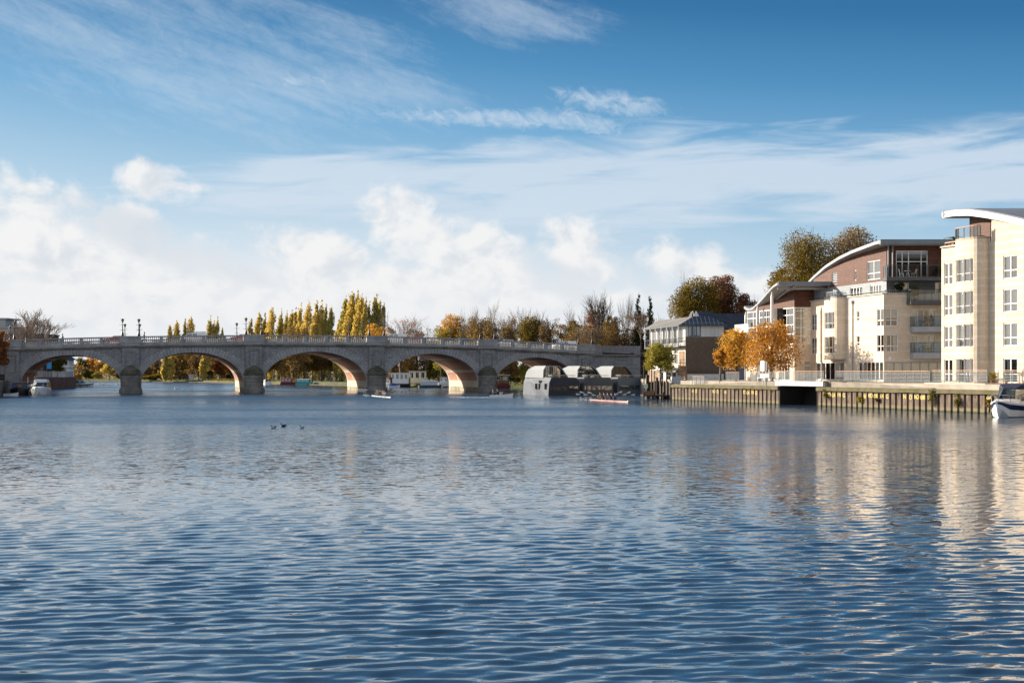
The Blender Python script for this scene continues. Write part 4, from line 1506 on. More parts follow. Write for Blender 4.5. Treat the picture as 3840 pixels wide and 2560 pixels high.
wall(A_, 'wooden_wall', 'cedar', fa, da, LA, 12.0, lambda u: max(12.05, roofa(LA - u) - .5), (), step=16)
wall(A_, 'wooden_side_wall', 'cedar', (0, 0), (1, 0), 8, 12.0, 14.1)
mb = MB(); rings = []
for k in range(41):
    u = -4 + 24 * k / 40
    x0, y0 = -2.95, u
    z = roofa(u)
    rings.append([(x0, y0, z - .1), (x0 + .1, y0, z), (x0 + 17, y0, z), (x0 + 17, y0, z - .38), (x0 + .3, y0, z - .42), (x0, y0, z - .36)])
mb.loft(rings)
rf = mb.build('roof', 'zinc', A_)
mb = MB(); mb.bar((-2.85, -4.12, 14.74), (12, -4.12, 14.74), .22, .5); mb.build('fascia', 'zinc_dark', rf)
mb = MB()
for xx in (-1.0, 3.4):
    pts = [(xx - .05 * u, u, roofa(u) - .55) for u in [-3.8 + k * 1.45 for k in range(0, 16)]]
    mb.tube(pts, .12, 6)
mb.bar((-2.7, -2.6, 14.2), (6, -2.6, 14.2), .15, .25); mb.build('roof_beam', 'grey_paint', rf)
for x, dd in ((2895, 170.5), (2841, 179.0), (2807, 186.0), (2797, 188.2)):
    p = at(x, dd)
    mb = MB(); u = dd - AY; mb.tube([(p[0] - AX, dd - AY, GZ), (p[0] - AX, dd - AY, roofa(u) - 1.2), (p[0] - AX, dd - AY, roofa(u) - .55)], [.19, .19, .05], 12); mb.build('column', 'white_paint', A_, smooth=True)
mb = MB(); mb.box(-5.6, -2.6, 13.2, 16, 8.0, 8.35); mb.build('balcony', 'grey_paint', A_)
mb = MB(); mb.box(.3, 12, .3, 14, GZ, 7.2); mb.box(7.0, 12, .1, 14, 7.2, 14.5); mb.build('rear_wall', 'brown_brick', A_)
p0 = at(2756, 184); p1 = at(2806, 180)
b0 = Vector((p0[0], p0[1], 0)); b1 = Vector((p1[0], p1[1], 0))
t = thing('banner', 'white banner with faint red print along the terrace edge of the glazed hall', 'banner', (b0.x, b0.y, 9.15))
mb = MB(); v = b1 - b0
mb.bar((0, 0, .55), (v.x, v.y, .55), .06, 1.1); mb.build('cloth', 'banner_cloth' if 'banner_cloth' in MATS else 'white_paint', t)
mb = MB()
nrm = Vector((v.y, -v.x, 0)).normalized() * .036
rr = random.Random(4)
for k in range(9):
    f0 = .08 + .095 * k
    a = v * f0 + nrm; b = v * (f0 + .06) + nrm
    zz = .62 + rr.uniform(-.08, .08)
    mb.add([(a.x, a.y, zz - .17), (b.x, b.y, zz - .17), (b.x, b.y, zz + .14), (a.x, a.y, zz + .14)], [(0, 1, 2, 3)])
plain('faded_red', (.62, .36, .33), .8, .1, 5)
mb.build('printed_marks', 'faded_red', t)
# slate-roofed house between the hall and the pub
p = at(2690, 214)
t = thing('slate_roofed_house', 'low house with a long dark slate roof behind the brown brick gable', 'house', (p[0], p[1], 0))
mb = MB(); mb.box(0, 12, .6, 7, GZ, 10.2); mb.build('wall', 'grey_paint', t)
mb = MB(); mb.xprism([(0, 10.0), (8, 10.0), (4, 13.3), (3.6, 13.3)], -.4, 12.4); mb.build('roof', 'slate', t)
for k in range(3):
    window(t, (0, .6), (1, 0), (.8 + 2.6 * k, 2.6 + 2.6 * k, 8.0, 9.4), 2, (), depth=-.06, frame='dark_grey', cloth=0)

# ------------------------------------------------------------------ brown brick riverside pub
PX, PY = 26.0, 200.0
Pb = thing('riverside_pub', 'brown brick riverside house with a grey hipped roof and a long glazed balcony', 'building', (PX, PY, 0))
dp = Vector((.19, -.98)).normalized()
LP = 18.0
fp = (-dp.x * LP, -dp.y * LP)
pl_ = [(1.0 + 2.8 * k, 3.0 + 2.8 * k, 8.1, 10.5) for k in range(6)]
wall(Pb, 'upper_river_wall', 'white_board', fp, dp, LP, 7.75, 10.85, pl_)
for hh in pl_:
    window(Pb, fp, dp, hh, 3, (), cloth=.9)
pm = [(1.0 + 2.9 * k, 2.7 + 2.9 * k, 5.0, 7.2) for k in range(5)] + [(15.8, 17.2, 4.7, 7.0)]
wall(Pb, 'middle_river_wall', 'cream_wall', fp, dp, LP, 4.45, 7.75, pm) if 'cream_wall' in MATS else wall(Pb, 'middle_river_wall', 'cream_paint', fp, dp, LP, 4.45, 7.75, pm)
for hh in pm:
    window(Pb, fp, dp, hh, 2, (.7,), frame='white_paint', cloth=0)
pg = [(2 + 3.2 * k, 4 + 3.2 * k, 1.6, 3.9) for k in range(5)]
wall(Pb, 'lower_river_wall', 'white_paint', fp, dp, LP, .4, 4.45, pg)
for hh in pg:
    window(Pb, fp, dp, hh, 2, (.7,), frame='dark_grey', cloth=0)
GW = 5.75
wall(Pb, 'gable_wall', 'brown_brick', (0, 0), (1, 0), GW, GZ, 9.0)
wall(Pb, 'gable_plinth', 'white_paint', (0.3, -.06), (1, 0), GW - .3, GZ, 3.45)
wall(Pb, 'gable_boards', 'white_board', (0, -.03), (1, 0), GW, 9.05, 10.85, [(.42, 2.3, 9.1, 10.7)])
window(Pb, (0, -.03), (1, 0), (.42, 2.3, 9.1, 10.7), 3, (), frame='black', cloth=.55)
mb = MB(); mb.box(GW - .02, GW + .2, .02, LP, GZ, 10.8); mb.box(fp[0] + .2, GW, LP - .3, LP, .4, 10.8); mb.build('rear_wall', 'brown_brick', Pb)
# roof: hip towards the camera
ov = 1.0
rl = [(-ov, -.55), (GW + .5, -.55)]
fb = (fp[0] - ov, fp[1] + .8)
e0, e1, e2, e3 = (-ov, -.55, 10.8), (GW + .5, -.55, 10.8), (GW + .5 + fp[0], LP + .8, 10.8), (fb[0], fb[1], 10.8)
m0, m1, m2, m3 = (1.35, 1.6, 12.15), (GW - 1.7, 1.6, 12.15), (GW - 1.7 + fp[0], LP - 1, 12.15), (1.35 + fp[0], LP - 1, 12.15)
mb = MB()
mb.add([e3, e0, m0, m3], [(0, 1, 2, 3)]); rs = mb.build('roof', 'slate_grey', Pb)
mb = MB(); mb.add([e0, e1, m1, m0], [(0, 1, 2, 3)]); mb.add([e1, e2, m2, m1], [(0, 1, 2, 3)]); mb.build('seamed_slope', 'standing_seam', rs)
mb = MB(); mb.xprism([(1.7, 12.1), (9, 12.1), (5, 13.0), (3.0, 13.0)], 1.5, GW - 1.2); mb.build('roof_top', 'slate', rs)
mb = MB(); mb.add([(1.5, 1.65, 12.16), (1.5, 4.2, 12.16), (1.5, 2.9, 13.1), (1.1, 1.65, 12.16), (1.1, 4.2, 12.16)], [(0, 2, 1), (3, 0, 1, 4)]); mb.yprism([(1.35, 12.18), (2.3, 12.18), (1.85, 12.95)], 1.5, 1.6); mb.build('gablet', 'white_paint', rs)
mb = MB()
for a, b in ((e0, e1), (e3, e0)):
    mb.bar((a[0], a[1], a[2] - .08), (b[0], b[1], b[2] - .08), .16, .2)
mb.build('gutter', 'dark_grey', rs)
mb = MB(); mb.add([(e0[0], e0[1], 10.79), (e1[0], e1[1], 10.79), (e2[0], e2[1], 10.79), (e3[0], e3[1], 10.79)], [(0, 1, 2, 3)]); mb.build('soffit_board', 'white_paint', rs)
# balconies along the river side
nl = Vector((dp.y, -dp.x)).normalized()
PP = lambda u, q, z: (fp[0] + dp.x * u + nl.x * q, fp[1] + dp.y * u + nl.y * q, z)
for z, nm, u0, u1, mat in ((7.7, 'balcony', 0.3, LP, 'dark_grey'), (4.45, 'balcony', 13.5, LP + .9, 'dark_grey')):
    mb = MB()
    mb.add([PP(u0, 0, z), PP(u1, 0, z), PP(u1, 1.1, z), PP(u0, 1.1, z), PP(u0, 0, z - .2), PP(u1, 0, z - .2), PP(u1, 1.1, z - .2), PP(u0, 1.1, z - .2)], [(0, 3, 2, 1), (4, 5, 6, 7), (3, 7, 6, 2), (1, 2, 6, 5), (0, 4, 7, 3)])
    bal = mb.build(nm, mat, Pb)
    railing(bal, [PP(u0, 1.05, z), PP(u1 - .05, 1.05, z), PP(u1 - .05, .1, z)], 1.15, 1.6, posts='dark_grey', hand='dark_grey', fill='bars' if z > 6 else 'two', pw=.05)
for k in range(7):
    mb = MB(); p = PP(.4 + k * 2.9, 1.0, 0); mb.bar((p[0], p[1], 7.7), (p[0], p[1], 10.75), .16, .16, up=(0, 1, 0)); mb.build('balcony_post', 'white_paint', Pb)
mb = MB(); mb.add([PP(15.2, .1, 4.5), PP(17.6, .1, 4.5), PP(17.6, .1, 6.9), PP(15.2, .1, 6.9)], [(0, 1, 2, 3)]); mb.build('wooden_shutter', 'timber', Pb)
mb = MB()
for u in (11.5, 13.4, 15.3, 17.2, 19.0):
    p = PP(u, 1.5, 0)
    mb.bar((p[0], p[1], .5), (p[0], p[1], 4.2), .14, .14, up=(0, 1, 0))
mb.build('veranda_post', 'timber_dark', Pb)
mb = MB(); mb.add([PP(9, 0, 4.3), PP(19.6, 0, 4.3), PP(19.6, 2.0, 4.0), PP(9, 2.0, 4.0), PP(9, 0, 4.1), PP(19.6, 0, 4.1), PP(19.6, 2.0, 3.85), PP(9, 2.0, 3.85)], [(0, 3, 2, 1), (4, 5, 6, 7), (3, 7, 6, 2), (1, 2, 6, 5), (0, 4, 7, 3)]); mb.build('veranda_roof', 'dark_grey', Pb)
mb = MB()
for k in range(14):
    p = PP(10 + k * .7, 1.95, 3.78); mb.ell(p, .11, 8, 6)
mb.build('globe_lamp', 'white_paint', Pb, smooth=True)
# timber stages and walls at the water below the pub
t = thing('landing_stage', 'dark timber landing stage on posts below the brown brick house', 'jetty', (*at(2470, 184), 0))
mb = MB(); mb.box(-2.2, 1.9, -.6, 3.5, .42, .62); mb.build('deck', 'timber_dark', t)
for x in (-2.1, -.7, .6, 1.8):
    mb = MB(); mb.tube([(x, -.5, -1), (x, -.5, 1.0)], .1, 8); mb.build('post', 'timber_dark', t)
mb = MB(); mb.add([(-2.1, .2, .64), (-2.1, .2, 1.15), (-.4, .2, 1.15), (-.4, .2, .64)], [(0, 1, 2, 3)]); mb.box(-2.0, -1.9, -.4, -.3, .62, 1.3); mb.tube([(-1.2, -.3, 1.25), (-.9, -.3, 1.3), (-.4, -.3, 1.3), (-.2, -.3, 1.2)], .03, 6); mb.build('step_rail', 'timber', t)
t = thing('mooring_post', 'thick black mooring post with a small pale green notice, beside the floating homes', 'post', (*at(2428, 190), 0))
mb = MB(); mb.tube([(0, 0, -1.5), (0, 0, 3.35)], .26, 10); mb.build('pile', 'black', t)
plain('notice_green', (.55, .72, .52), .6, .1, 6)
mb = MB(); mb.box(-.5, .02, -.36, -.31, 1.45, 2.05); mb.build('notice', 'notice_green', t)
mb = MB()
for k, (a, b) in enumerate(((.06, .44), (.06, .38), (.06, .42), (.06, .30))):
    mb.box(-.5 + a, -.5 + b, -.366, -.36, 1.93 - k * .11, 1.97 - k * .11)
mb.build('notice_text', 'white_paint', t)
for x, dd, zz, lab in ((2415, 192, 5.2, 'thin dark pole between the floating homes and the landing stage, the taller one'), (2444, 194, 4.9, 'thin dark pole standing in front of the timber wall of the pub yard'), (2464, 187, 3.0, 'squat dark timber post beside the landing stage')):
    mb = MB(); mb.tube([(0, 0, -1), (0, 0, zz)], .09 if zz > 4 else .17, 8)
    tag(mb.build('mooring_pole', 'timber_dark', None, (*at(x, dd), 0)), lab, 'pole')
t = thing('yard_wall', 'dark timber-faced river wall below the pub yard', 'wall')
mb = MB()
a, b = Vector((*at(2432, 199), 0)), Vector((*at(2522, 182), 0))
mb.bar((a.x, a.y, .6), (b.x, b.y, .6), .3, 3.4); mb.build('boarding', 'timber_dark', t)
for k in range(9):
    p = a + (b - a) * k / 8
    mb = MB(); mb.tube([(p.x - .25, p.y - .15, -1), (p.x - .25, p.y - .15, 2.5)], .13, 8); mb.build('pile', 'timber_dark', t)
o = Vector((*at(2430, 196), 2.3))
t = thing('wooden_screen', 'brown slatted wooden screen at the river end of the pub yard', 'fence', o)
mb = MB(); v = Vector((*at(2475, 192), 2.3)) - o
for k in range(7):
    mb.bar((0, 0, .12 + k * .24), (v.x, v.y, .12 + k * .24), .05, .2)
mb.build('slat', 'timber', t)
for f in (0, .5, 1):
    mb = MB(); p = v * f; mb.bar((p.x, p.y + .07, 0), (p.x, p.y + .07, 1.9), .1, .1, up=(0, 1, 0)); mb.build('post', 'timber_dark', t)
o = Vector((*at(2545, 184), 2.3))
t = thing('wooden_screen', 'tall brown wooden screen standing by the pub corner above the quay', 'fence', o)
mb = MB()
for k in range(9):
    mb.bar((0, 0, .12 + k * .26), (1.1, -.4, .12 + k * .26), .05, .22)
mb.build('slat', 'timber', t)
for f in (0, 1):
    mb = MB(); mb.bar((1.1 * f, -.4 * f + .07, 0), (1.1 * f, -.4 * f + .07, 2.5), .1, .1, up=(0, 1, 0)); mb.build('post', 'timber_dark', t)
o = Vector((*at(2536, 181), 2.1))
mb = MB(); mb.loft([[(-.9, 0, .1), (-.75, .5, .2), (-.6, 0, .9), (-.75, -.5, .2)], [(.2, 0, 0), (.35, .6, .15), (.45, 0, 1.2), (.35, -.6, .15)], [(.9, 0, .0), (.95, .4, .1), (1.0, 0, .8), (.95, -.4, .1)]])
tag(mb.build('covered_dinghy', 'grey_paint', None, o), 'small upturned boat under a grey cover on the quay end', 'boat')
# ------------------------------------------------------------------ trees
leafmat('leaf_poplar', (0.294, 0.245, 0.070), (0.534, 0.421, 0.120), (0.729, 0.561, 0.168), (0.477, 0.393, 0.127))
leafmat('leaf_poplar_green', (0.210, 0.196, 0.067), (0.374, 0.330, 0.106), (0.570, 0.466, 0.150), (0.360, 0.316, 0.113))
leafmat('leaf_gold', (.36, .20, .035), (.56, .33, .06), (.66, .43, .09), (.44, .22, .045), trans=.45)
leafmat('leaf_orange', (.30, .14, .03), (.50, .25, .05), (.62, .35, .08), (.36, .16, .04), trans=.45)
leafmat('leaf_rust', (.16, .065, .03), (.29, .12, .05), (.36, .17, .065), (.20, .09, .04))
leafmat('leaf_brown', (0.109, 0.078, 0.044), (0.201, 0.138, 0.067), (0.299, 0.201, 0.083), (0.149, 0.109, 0.052))
leafmat('leaf_darkbrown', (0.077, 0.055, 0.033), (0.149, 0.101, 0.050), (0.220, 0.143, 0.061), (0.110, 0.079, 0.042))
leafmat('leaf_olive', (0.058, 0.053, 0.013), (0.148, 0.121, 0.021), (0.264, 0.180, 0.032), (0.169, 0.095, 0.021))
leafmat('leaf_green', (0.042, 0.054, 0.014), (0.096, 0.108, 0.024), (0.180, 0.168, 0.036), (0.084, 0.084, 0.024))
leafmat('leaf_willow', (0.122, 0.133, 0.028), (0.243, 0.232, 0.044), (0.398, 0.332, 0.066), (0.188, 0.188, 0.033))
leafmat('leaf_ivy', (0.012, 0.019, 0.008), (0.026, 0.038, 0.014), (0.054, 0.066, 0.024), trans=.15)
leafmat('leaf_purple', (0.075, 0.033, 0.027), (0.173, 0.075, 0.045), (0.255, 0.120, 0.053), (0.135, 0.075, 0.038))


def leaf_cloud(name, mat, clumps, n, size, seed, parent=None, up=0.0, flat=.62):
    """n leaf sprays spread through ellipsoid clumps (x,y,z,rx,ry,rz)"""
    rng = np.random.default_rng(seed)
    C = np.array(clumps, float)
    vol = (C[:, 3] * C[:, 4] * C[:, 5]) ** .72
    k = rng.choice(len(C), n, p=vol / vol.sum())
    d = rng.normal(size=(n, 3))
    d /= np.linalg.norm(d, axis=1)[:, None]
    r = rng.uniform(0, 1, n) ** .42
    r *= rng.normal(1, .10, n)
    p = C[k, :3] + d * r[:, None] * C[k, 3:6]
    a = rng.normal(size=(n, 3))
    if up:
        a = a * (1 - up) + np.array([0.10, 0, 1.0]) * up * 1.6
    a /= np.linalg.norm(a, axis=1)[:, None]
    b = np.cross(a, rng.normal(size=(n, 3)))
    b /= np.linalg.norm(b, axis=1)[:, None]
    s = size * rng.uniform(.55, 1.4, n)[:, None]
    v = np.stack([p - a * s * .5, p - b * s * flat * .42 + a * s * .06, p + a * s * .5, p + b * s * flat * .42 - a * s * .04], 1).reshape(-1, 3)
    return quads(name, mat, v, parent)


def quads(name, mat, v, parent):
    nf = len(v) // 4
    me = bpy.data.meshes.new(name)
    me.vertices.add(len(v)); me.vertices.foreach_set('co', v.astype(np.float32).ravel())
    me.loops.add(nf * 4); me.loops.foreach_set('vertex_index', np.arange(nf * 4, dtype=np.int32))
    me.polygons.add(nf); me.polygons.foreach_set('loop_start', (np.arange(nf) * 4).astype(np.int32))
    me.update(calc_edges=True)
    me.materials.append(MATS[mat])
    o = bpy.data.objects.new(name, me)
    COL.objects.link(o)
    if parent:
        o.parent = parent
    return o


def gnarl(mb, p, q, r0, r1, rr, n=4, k=5):
    """limb from p to q with a slight wander"""
    p, q = Vector(p), Vector(q)
    L = (q - p).length
    pts, rad = [], []
    for i in range(k + 1):
        f = i / k
        j = Vector((rr.uniform(-1, 1), rr.uniform(-1, 1), rr.uniform(-.5, .5))) * L * .05 * math.sin(math.pi * f)
        pts.append(p.lerp(q, f) + j)
        rad.append(r0 + (r1 - r0) * f)
    mb.tube(pts, rad, n, cap=False)
    return pts


def leafy(name, cat, label, x, yt, wpx, d, zb, mat, seed, n=2600, leaf=.42, bark='bark', trunkf=.28, clumps=15, group=None, squash=1.0, xoff=0, low=0.0, wide=1.22, dense=2.6):
    X, Y = at(x, d)
    H = zat(yt, d) - zb
    Rw = wpx / 5000 * d / 2 * wide
    t = thing(name, label, cat, (X, Y, zb), 0, group)
    rr = random.Random(seed)
    zc0 = H * trunkf * (1 - low)
    hc = H - zc0
    cl = []
    for k in range(clumps):
        f = (k + .5) / clumps
        z = zc0 + hc * (.12 + .80 * f)
        e = math.sqrt(max(.05, 1 - ((f - .40) / .68) ** 2))
        th = k * 2.399 + rr.uniform(-.5, .5)
        rad = Rw * e * rr.uniform(.34, .70)
        cr = Rw * rr.uniform(.34, .50) * (1.0 if f < .8 else .85)
        cl.append((rad * math.cos(th), rad * math.sin(th) * .9, z, cr, cr, min(cr * rr.uniform(.6, .85) * squash, hc * .2)))
    cl.append((0, 0, zc0 + hc * .5, Rw * .62, Rw * .58, hc * .38))
    leaf_cloud('crown', mat, cl, int(n * dense), leaf, seed, t)
    mb = MB()
    r0 = max(.14, H * .022)
    top = (rr.uniform(-.2, .2), rr.uniform(-.2, .2), zc0 + hc * .55)
    gnarl(mb, (0, 0, -.4), (0, 0, zc0 * .9), r0 * 1.25, r0, rr, 8)
    gnarl(mb, (0, 0, zc0 * .88), top, r0, r0 * .3, rr, 6)
    for c in cl[:-1]:
        z0 = min(zc0 * rr.uniform(.8, 1.05) + (c[2] - zc0) * .35, c[2])
        pts = gnarl(mb, (0, 0, z0), c[:3], r0 * .42, r0 * .10, rr, 5)
        for q in range(5):
            e = Vector(c[:3]) + Vector((rr.uniform(-1, 1) * c[3], rr.uniform(-1, 1) * c[4], rr.uniform(-.3, 1) * c[5])) * 1.05
            gnarl(mb, pts[3], e, r0 * .13, .02, rr, 3, 3)
    mb.build('trunk', bark, t)
    return t


def poplar(label, x, yt, wpx, d, mat, seed, zb=.75, n=1500, lean=.04, low=.06, group='yellow poplars beyond the bridge'):
    X, Y = at(x, d)
    H = zat(yt, d) - zb
    Rw = wpx / 5000 * d / 2 * 1.3
    t = thing('poplar_tree', label, 'tree', (X, Y, zb), 0, group)
    rr = random.Random(seed)
    cl = []
    K = 15
    for k in range(K):
        f = k / (K - 1)
        z = H * (low + (.985 - low) * f)
        e = max(.2, math.sin(math.pi * (.25 + f * .72)) ** .6 if f > .3 else .70 + f * .85)
        e = min(1, e)
        m_ = 3 if 0 < k < K - 1 else 1
        for j in range(m_):
            th = rr.uniform(0, 6.28)
            q = Rw * e * (.42 if m_ > 1 else 0)
            cl.append((q * math.cos(th) + lean * H * f ** 2.5, q * math.sin(th), z + rr.uniform(-.02, .02) * H, Rw * e * rr.uniform(.52, .78), Rw * e * rr.uniform(.5, .75), H * rr.uniform(.06, .09)))
    leaf_cloud('crown', mat, cl, int(n * 2.6), .85, seed, t, up=.50, flat=.55)
    mb = MB()
    gnarl(mb, (0, 0, -.4), (lean * H * .5, 0, H * .8), H * .016, .04, rr, 6)
    for k in range(9):
        z = H * (.08 + .08 * k)
        a = rr.uniform(0, 6.28)
        gnarl(mb, (0, 0, z), (Rw * .7 * math.cos(a), Rw * .7 * math.sin(a), z + H * .14), H * .005, .02, rr, 3, 3)
    mb.build('trunk', 'bark_grey', t)
    return t


def bare(name, label, x, yt, wpx, d, zb, seed, mat='twig', bark='bark', group=None, fork=.28, leaves=None, nl=500, levels=5, spread=.62, leaf=.35, thick=1.0):
    X, Y = at(x, d)
    H = zat(yt, d) - zb
    Rw = wpx / 5000 * d / 2
    t = thing(name, label, 'tree', (X, Y, zb), 0, group)
    rr = random.Random(seed)
    tr, tw = MB(), MB()
    ends = []
    r0 = max(.12, H * .020) * thick

    def grow(p, dirv, L, r, lev):
        q = p + dirv * L
        n = 6 if lev == 0 else 4 if lev == 1 else 3
        mb = tr if lev < 2 else tw
        pts = []
        k = 4 if lev < 3 else 2
        for i in range(k + 1):
            f = i / k
            pts.append(p.lerp(q, f) + Vector((rr.uniform(-1, 1), rr.uniform(-1, 1), rr.uniform(-.3, .6))) * L * .05 * (0 if i == 0 else 1))
        mb.tube(pts, [r + (r * .62 - r) * i / k for i in range(k + 1)], n, cap=False)
        q = pts[-1]
        if lev >= levels:
            ends.append(q)
            return
        nb = rr.choice((3, 4)) if lev < 3 else rr.choice((2, 3, 4))
        for b in range(nb):
            a = rr.uniform(0, 6.28)
            tilt = rr.uniform(.25, 1.0) * spread * (1.15 if lev == 0 else 1)
            side = Vector((math.cos(a), math.sin(a), 0))
            nd = (dirv * math.cos(tilt) + (side - dirv * side.dot(dirv)).normalized() * math.sin(tilt) + Vector((0, 0, .12))).normalized()
            s = pts[-1] if b < 2 else pts[max(1, k - 1)]
            grow(s, nd, L * rr.uniform(.62, .88) * (.9 if lev == 0 else 1), max(.022, r * .56), lev + 1)
    grow(Vector((0, 0, -.3)), Vector((rr.uniform(-.05, .05), rr.uniform(-.05, .05), 1)), H * fork + .3, r0, 0)
    mx = max(max(abs(v[0]) for v in tw.v), .1)
    my = max(v[2] for v in tw.v)
    sx_, sz_ = Rw / np.percentile([abs(v[0]) for v in tw.v], 96), H / my
    for mb in (tr, tw):
        mb.v = [(v[0] * sx_, v[1] * sx_, v[2] * sz_) for v in mb.v]
    tr.build('trunk', bark, t)
    tw.build('crown', mat, t)
    if leaves:
        E = np.array([(e.x * sx_, e.y * sx_, e.z * sz_) for e in ends])
        rng = np.random.default_rng(seed)
        E = E[E[:, 2] < H * .9] if len(E) > 20 else E
        sel = E[rng.choice(len(E), min(60, len(E)), replace=False)]
        leaf_cloud('foliage', leaves, [(*e, Rw * .2, Rw * .2, Rw * .18) for e in sel], nl, leaf, seed, t)
    return t


# row of poplars beyond the bridge
sec = 'in the clump over the second arch'
pl2 = [(632, 1218, 22, 500, 1), (656, 1207, 30, 500, 0), (686, 1205, 16, 505, 1), (709, 1190, 36, 480, 0), (780, 1196, 26, 470, 1), (796, 1212, 24, 470, 0), (808, 1200, 24, 470, 1), (827, 1236, 14, 475, 1)]
nth = ['first', 'second', 'third', 'fourth', 'fifth', 'sixth', 'seventh', 'eighth', 'ninth', 'tenth', 'eleventh', 'twelfth', 'thirteenth', 'fourteenth']
pl2 = [(x, y, w_, 572, gg) for x, y, w_, d, gg in pl2]
for k, (x, y, w_, d, gg) in enumerate(pl2):
    poplar(f'slender {"dull green" if gg else "yellow"} poplar above the second arch, {nth[k]} from the left there', x, y, w_ * 1.15, d, 'leaf_poplar_green' if gg else 'leaf_poplar', 40 + k)
pl3 = [(934, 1200, 24, 440, 1), (963, 1177, 28, 450, 0), (985, 1188, 24, 455, 1), (1012, 1157, 38, 445, 0), (1046, 1174, 24, 462, 1), (1066, 1178, 22, 465, 1), (1086, 1168, 28, 460, 0), (1101, 1166, 22, 455, 1), (1120, 1154, 30, 450, 0), (1147, 1136, 38, 445, 0), (1178, 1132, 28, 440, 0), (1197, 1143, 28, 440, 0), (1213, 1151, 22, 450, 1), (1233, 1152, 32, 440, 1)]
pl3 = [(x, y, w_, d + 42, gg) for x, y, w_, d, gg in pl3]
for k, (x, y, w_, d, gg) in enumerate(pl3):
    poplar(f'slender {"olive" if gg else "golden"} poplar above the third arch, {nth[k]} from the left of the row', x, y, w_ * 1.15, d, 'leaf_poplar_green' if gg else 'leaf_poplar', 60 + k)
pl4 = [(1283, 1120, 32, 420, 1), (1308, 1098, 46, 415, 0), (1326, 1106, 22, 425, 1), (1341, 1108, 42, 412, 1), (1358, 1132, 24, 410, 0), (1372, 1146, 16, 415, 1), (1398, 1112, 38, 412, 1), (1413, 1134, 16, 415, 1), (1426, 1145, 20, 410, 1)]
poplar('short yellow poplar standing in the gap left of the tallest clump', 1262, 1212, 22, 430, 'leaf_poplar', 89)
for k, (x, y, w_, d, gg) in enumerate(pl4):
    poplar(f'{"dull green" if gg else "yellow-green"} poplar in the tallest clump, {nth[k]} from its left', x, y, w_ * 1.15, d, 'leaf_poplar_green' if gg and k not in (3,) else 'leaf_poplar', 90 + k, n=1900, lean=.05)
for k, (x, y) in enumerate(((620, 1332), (640, 1338), (764, 1330))):
    poplar(['bright yellow poplar seen under the second arch, next to the pier', 'bright yellow poplar under the second arch, twin of the taller one', 'bright yellow poplar seen beside the red tree under the second arch'][k], x, y, 26, 503, 'leaf_poplar', 110 + k, n=1100, lean=.01)
# trees standing above the parapet
leafy('bush_tree', 'tree', 'low brown bushy tree at the foot of the poplar row', 1110, 1213, 140, 425, .75, 'leaf_brown', 201, 2600, .5, low=.8)
leafy('bush_tree', 'tree', 'broad golden tree at the foot of the highest poplars', 1405, 1206, 120, 360, .75, 'leaf_gold', 202, 2600, .42, low=.8)
leafy('bush_tree', 'tree', 'small dull brown tree left of the golden poplar row', 990, 1225, 60, 430, .75, 'leaf_olive', 203, 1200, .45, low=.8)
bare('bare_tree', 'broad pinkish half-bare tree behind the white car on the bridge', 1500, 1168, 150, 392, .75, 204, 'twig_pale', leaves='leaf_rust', nl=1100, levels=5, leaf=.34)
bare('bare_tree', 'low pinkish bare tree between the half-bare one and the yellow tree', 1595, 1205, 90, 385, .75, 205, 'twig_pale', leaves='leaf_rust', nl=500)
leafy('yellow_tree', 'tree', 'bright amber tree above the fourth arch', 1690, 1170, 96, 360, .75, 'leaf_gold', 206, 3200, .40, squash=1.2)
leafy('yellow_tree', 'tree', 'lower olive-yellow tree joined to the amber one', 1655, 1216, 90, 356, .75, 'leaf_willow', 207, 2000, .40, low=.6)
leafy('yellow_tree', 'tree', 'small amber tree right of the tall amber one', 1733, 1200, 60, 358, .75, 'leaf_gold', 208, 1300, .4)
bare('bare_tree', 'tall thin bare tree rising over the brown thicket left of centre', 1765, 1142, 70, 345, .75, 209, 'twig', fork=.35, spread=.4)
bare('bare_tree', 'tallest feathery bare tree above the fourth pier', 1833, 1116, 110, 345, .75, 210, 'twig_pale', fork=.35, spread=.42, levels=6)
leafy('brown_tree', 'tree', 'broad brown-orange tree over the right half of the fourth arch', 1800, 1180, 130, 330, .75, 'leaf_brown', 211, 3400, .38)
bare('bare_tree', 'dense brown twiggy tree behind the fourth pier', 1880, 1165, 130, 328, .75, 212, 'twig', leaves='leaf_brown', nl=1500, levels=6)
leafy('green_tree', 'tree', 'olive-green leafy tree above the fifth arch', 1985, 1184, 110, 322, .75, 'leaf_olive', 213, 3600, .38)
bare('bare_tree', 'grey bare tree behind the olive-green tree', 1960, 1150, 110, 335, .75, 214, 'twig', levels=6)
bare('bare_tree', 'grey half-bare tree right of the olive-green tree', 2065, 1152, 120, 325, .75, 215, 'twig', leaves='leaf_olive', nl=900, levels=6)
bare('bare_tree', 'spreading dark-limbed bare oak above the end of the bridge', 2152, 1128, 140, 305, .75, 216, 'twig', levels=5, spread=.8, thick=1.5)
leafy('rust_tree', 'tree', 'rust-red tree between the bare oak and the tallest bare tree', 2228, 1152, 84, 300, .75, 'leaf_rust', 217, 2600, .36)
bare('bare_tree', 'tallest bare tree over the wing wall of the bridge', 2262, 1078, 115, 292, .75, 218, 'bark', levels=5, spread=.6, thick=1.4)
leafy('yellow_tree', 'tree', 'yellow-leaved tree in front of the tallest bare tree', 2290, 1172, 80, 288, .75, 'leaf_olive', 219, 2200, .36)
bare('bare_tree', 'crooked bare tree left of the ivy-clad trunks', 2345, 1095, 75, 286, .75, 220, 'twig', levels=5, spread=.6, thick=1.3)
leafy('thicket_tree', 'tree', 'wide brown thicket tree just behind the right end lamps', 2190, 1222, 160, 288, .75, 'leaf_brown', 221, 3600, .34, low=.8)
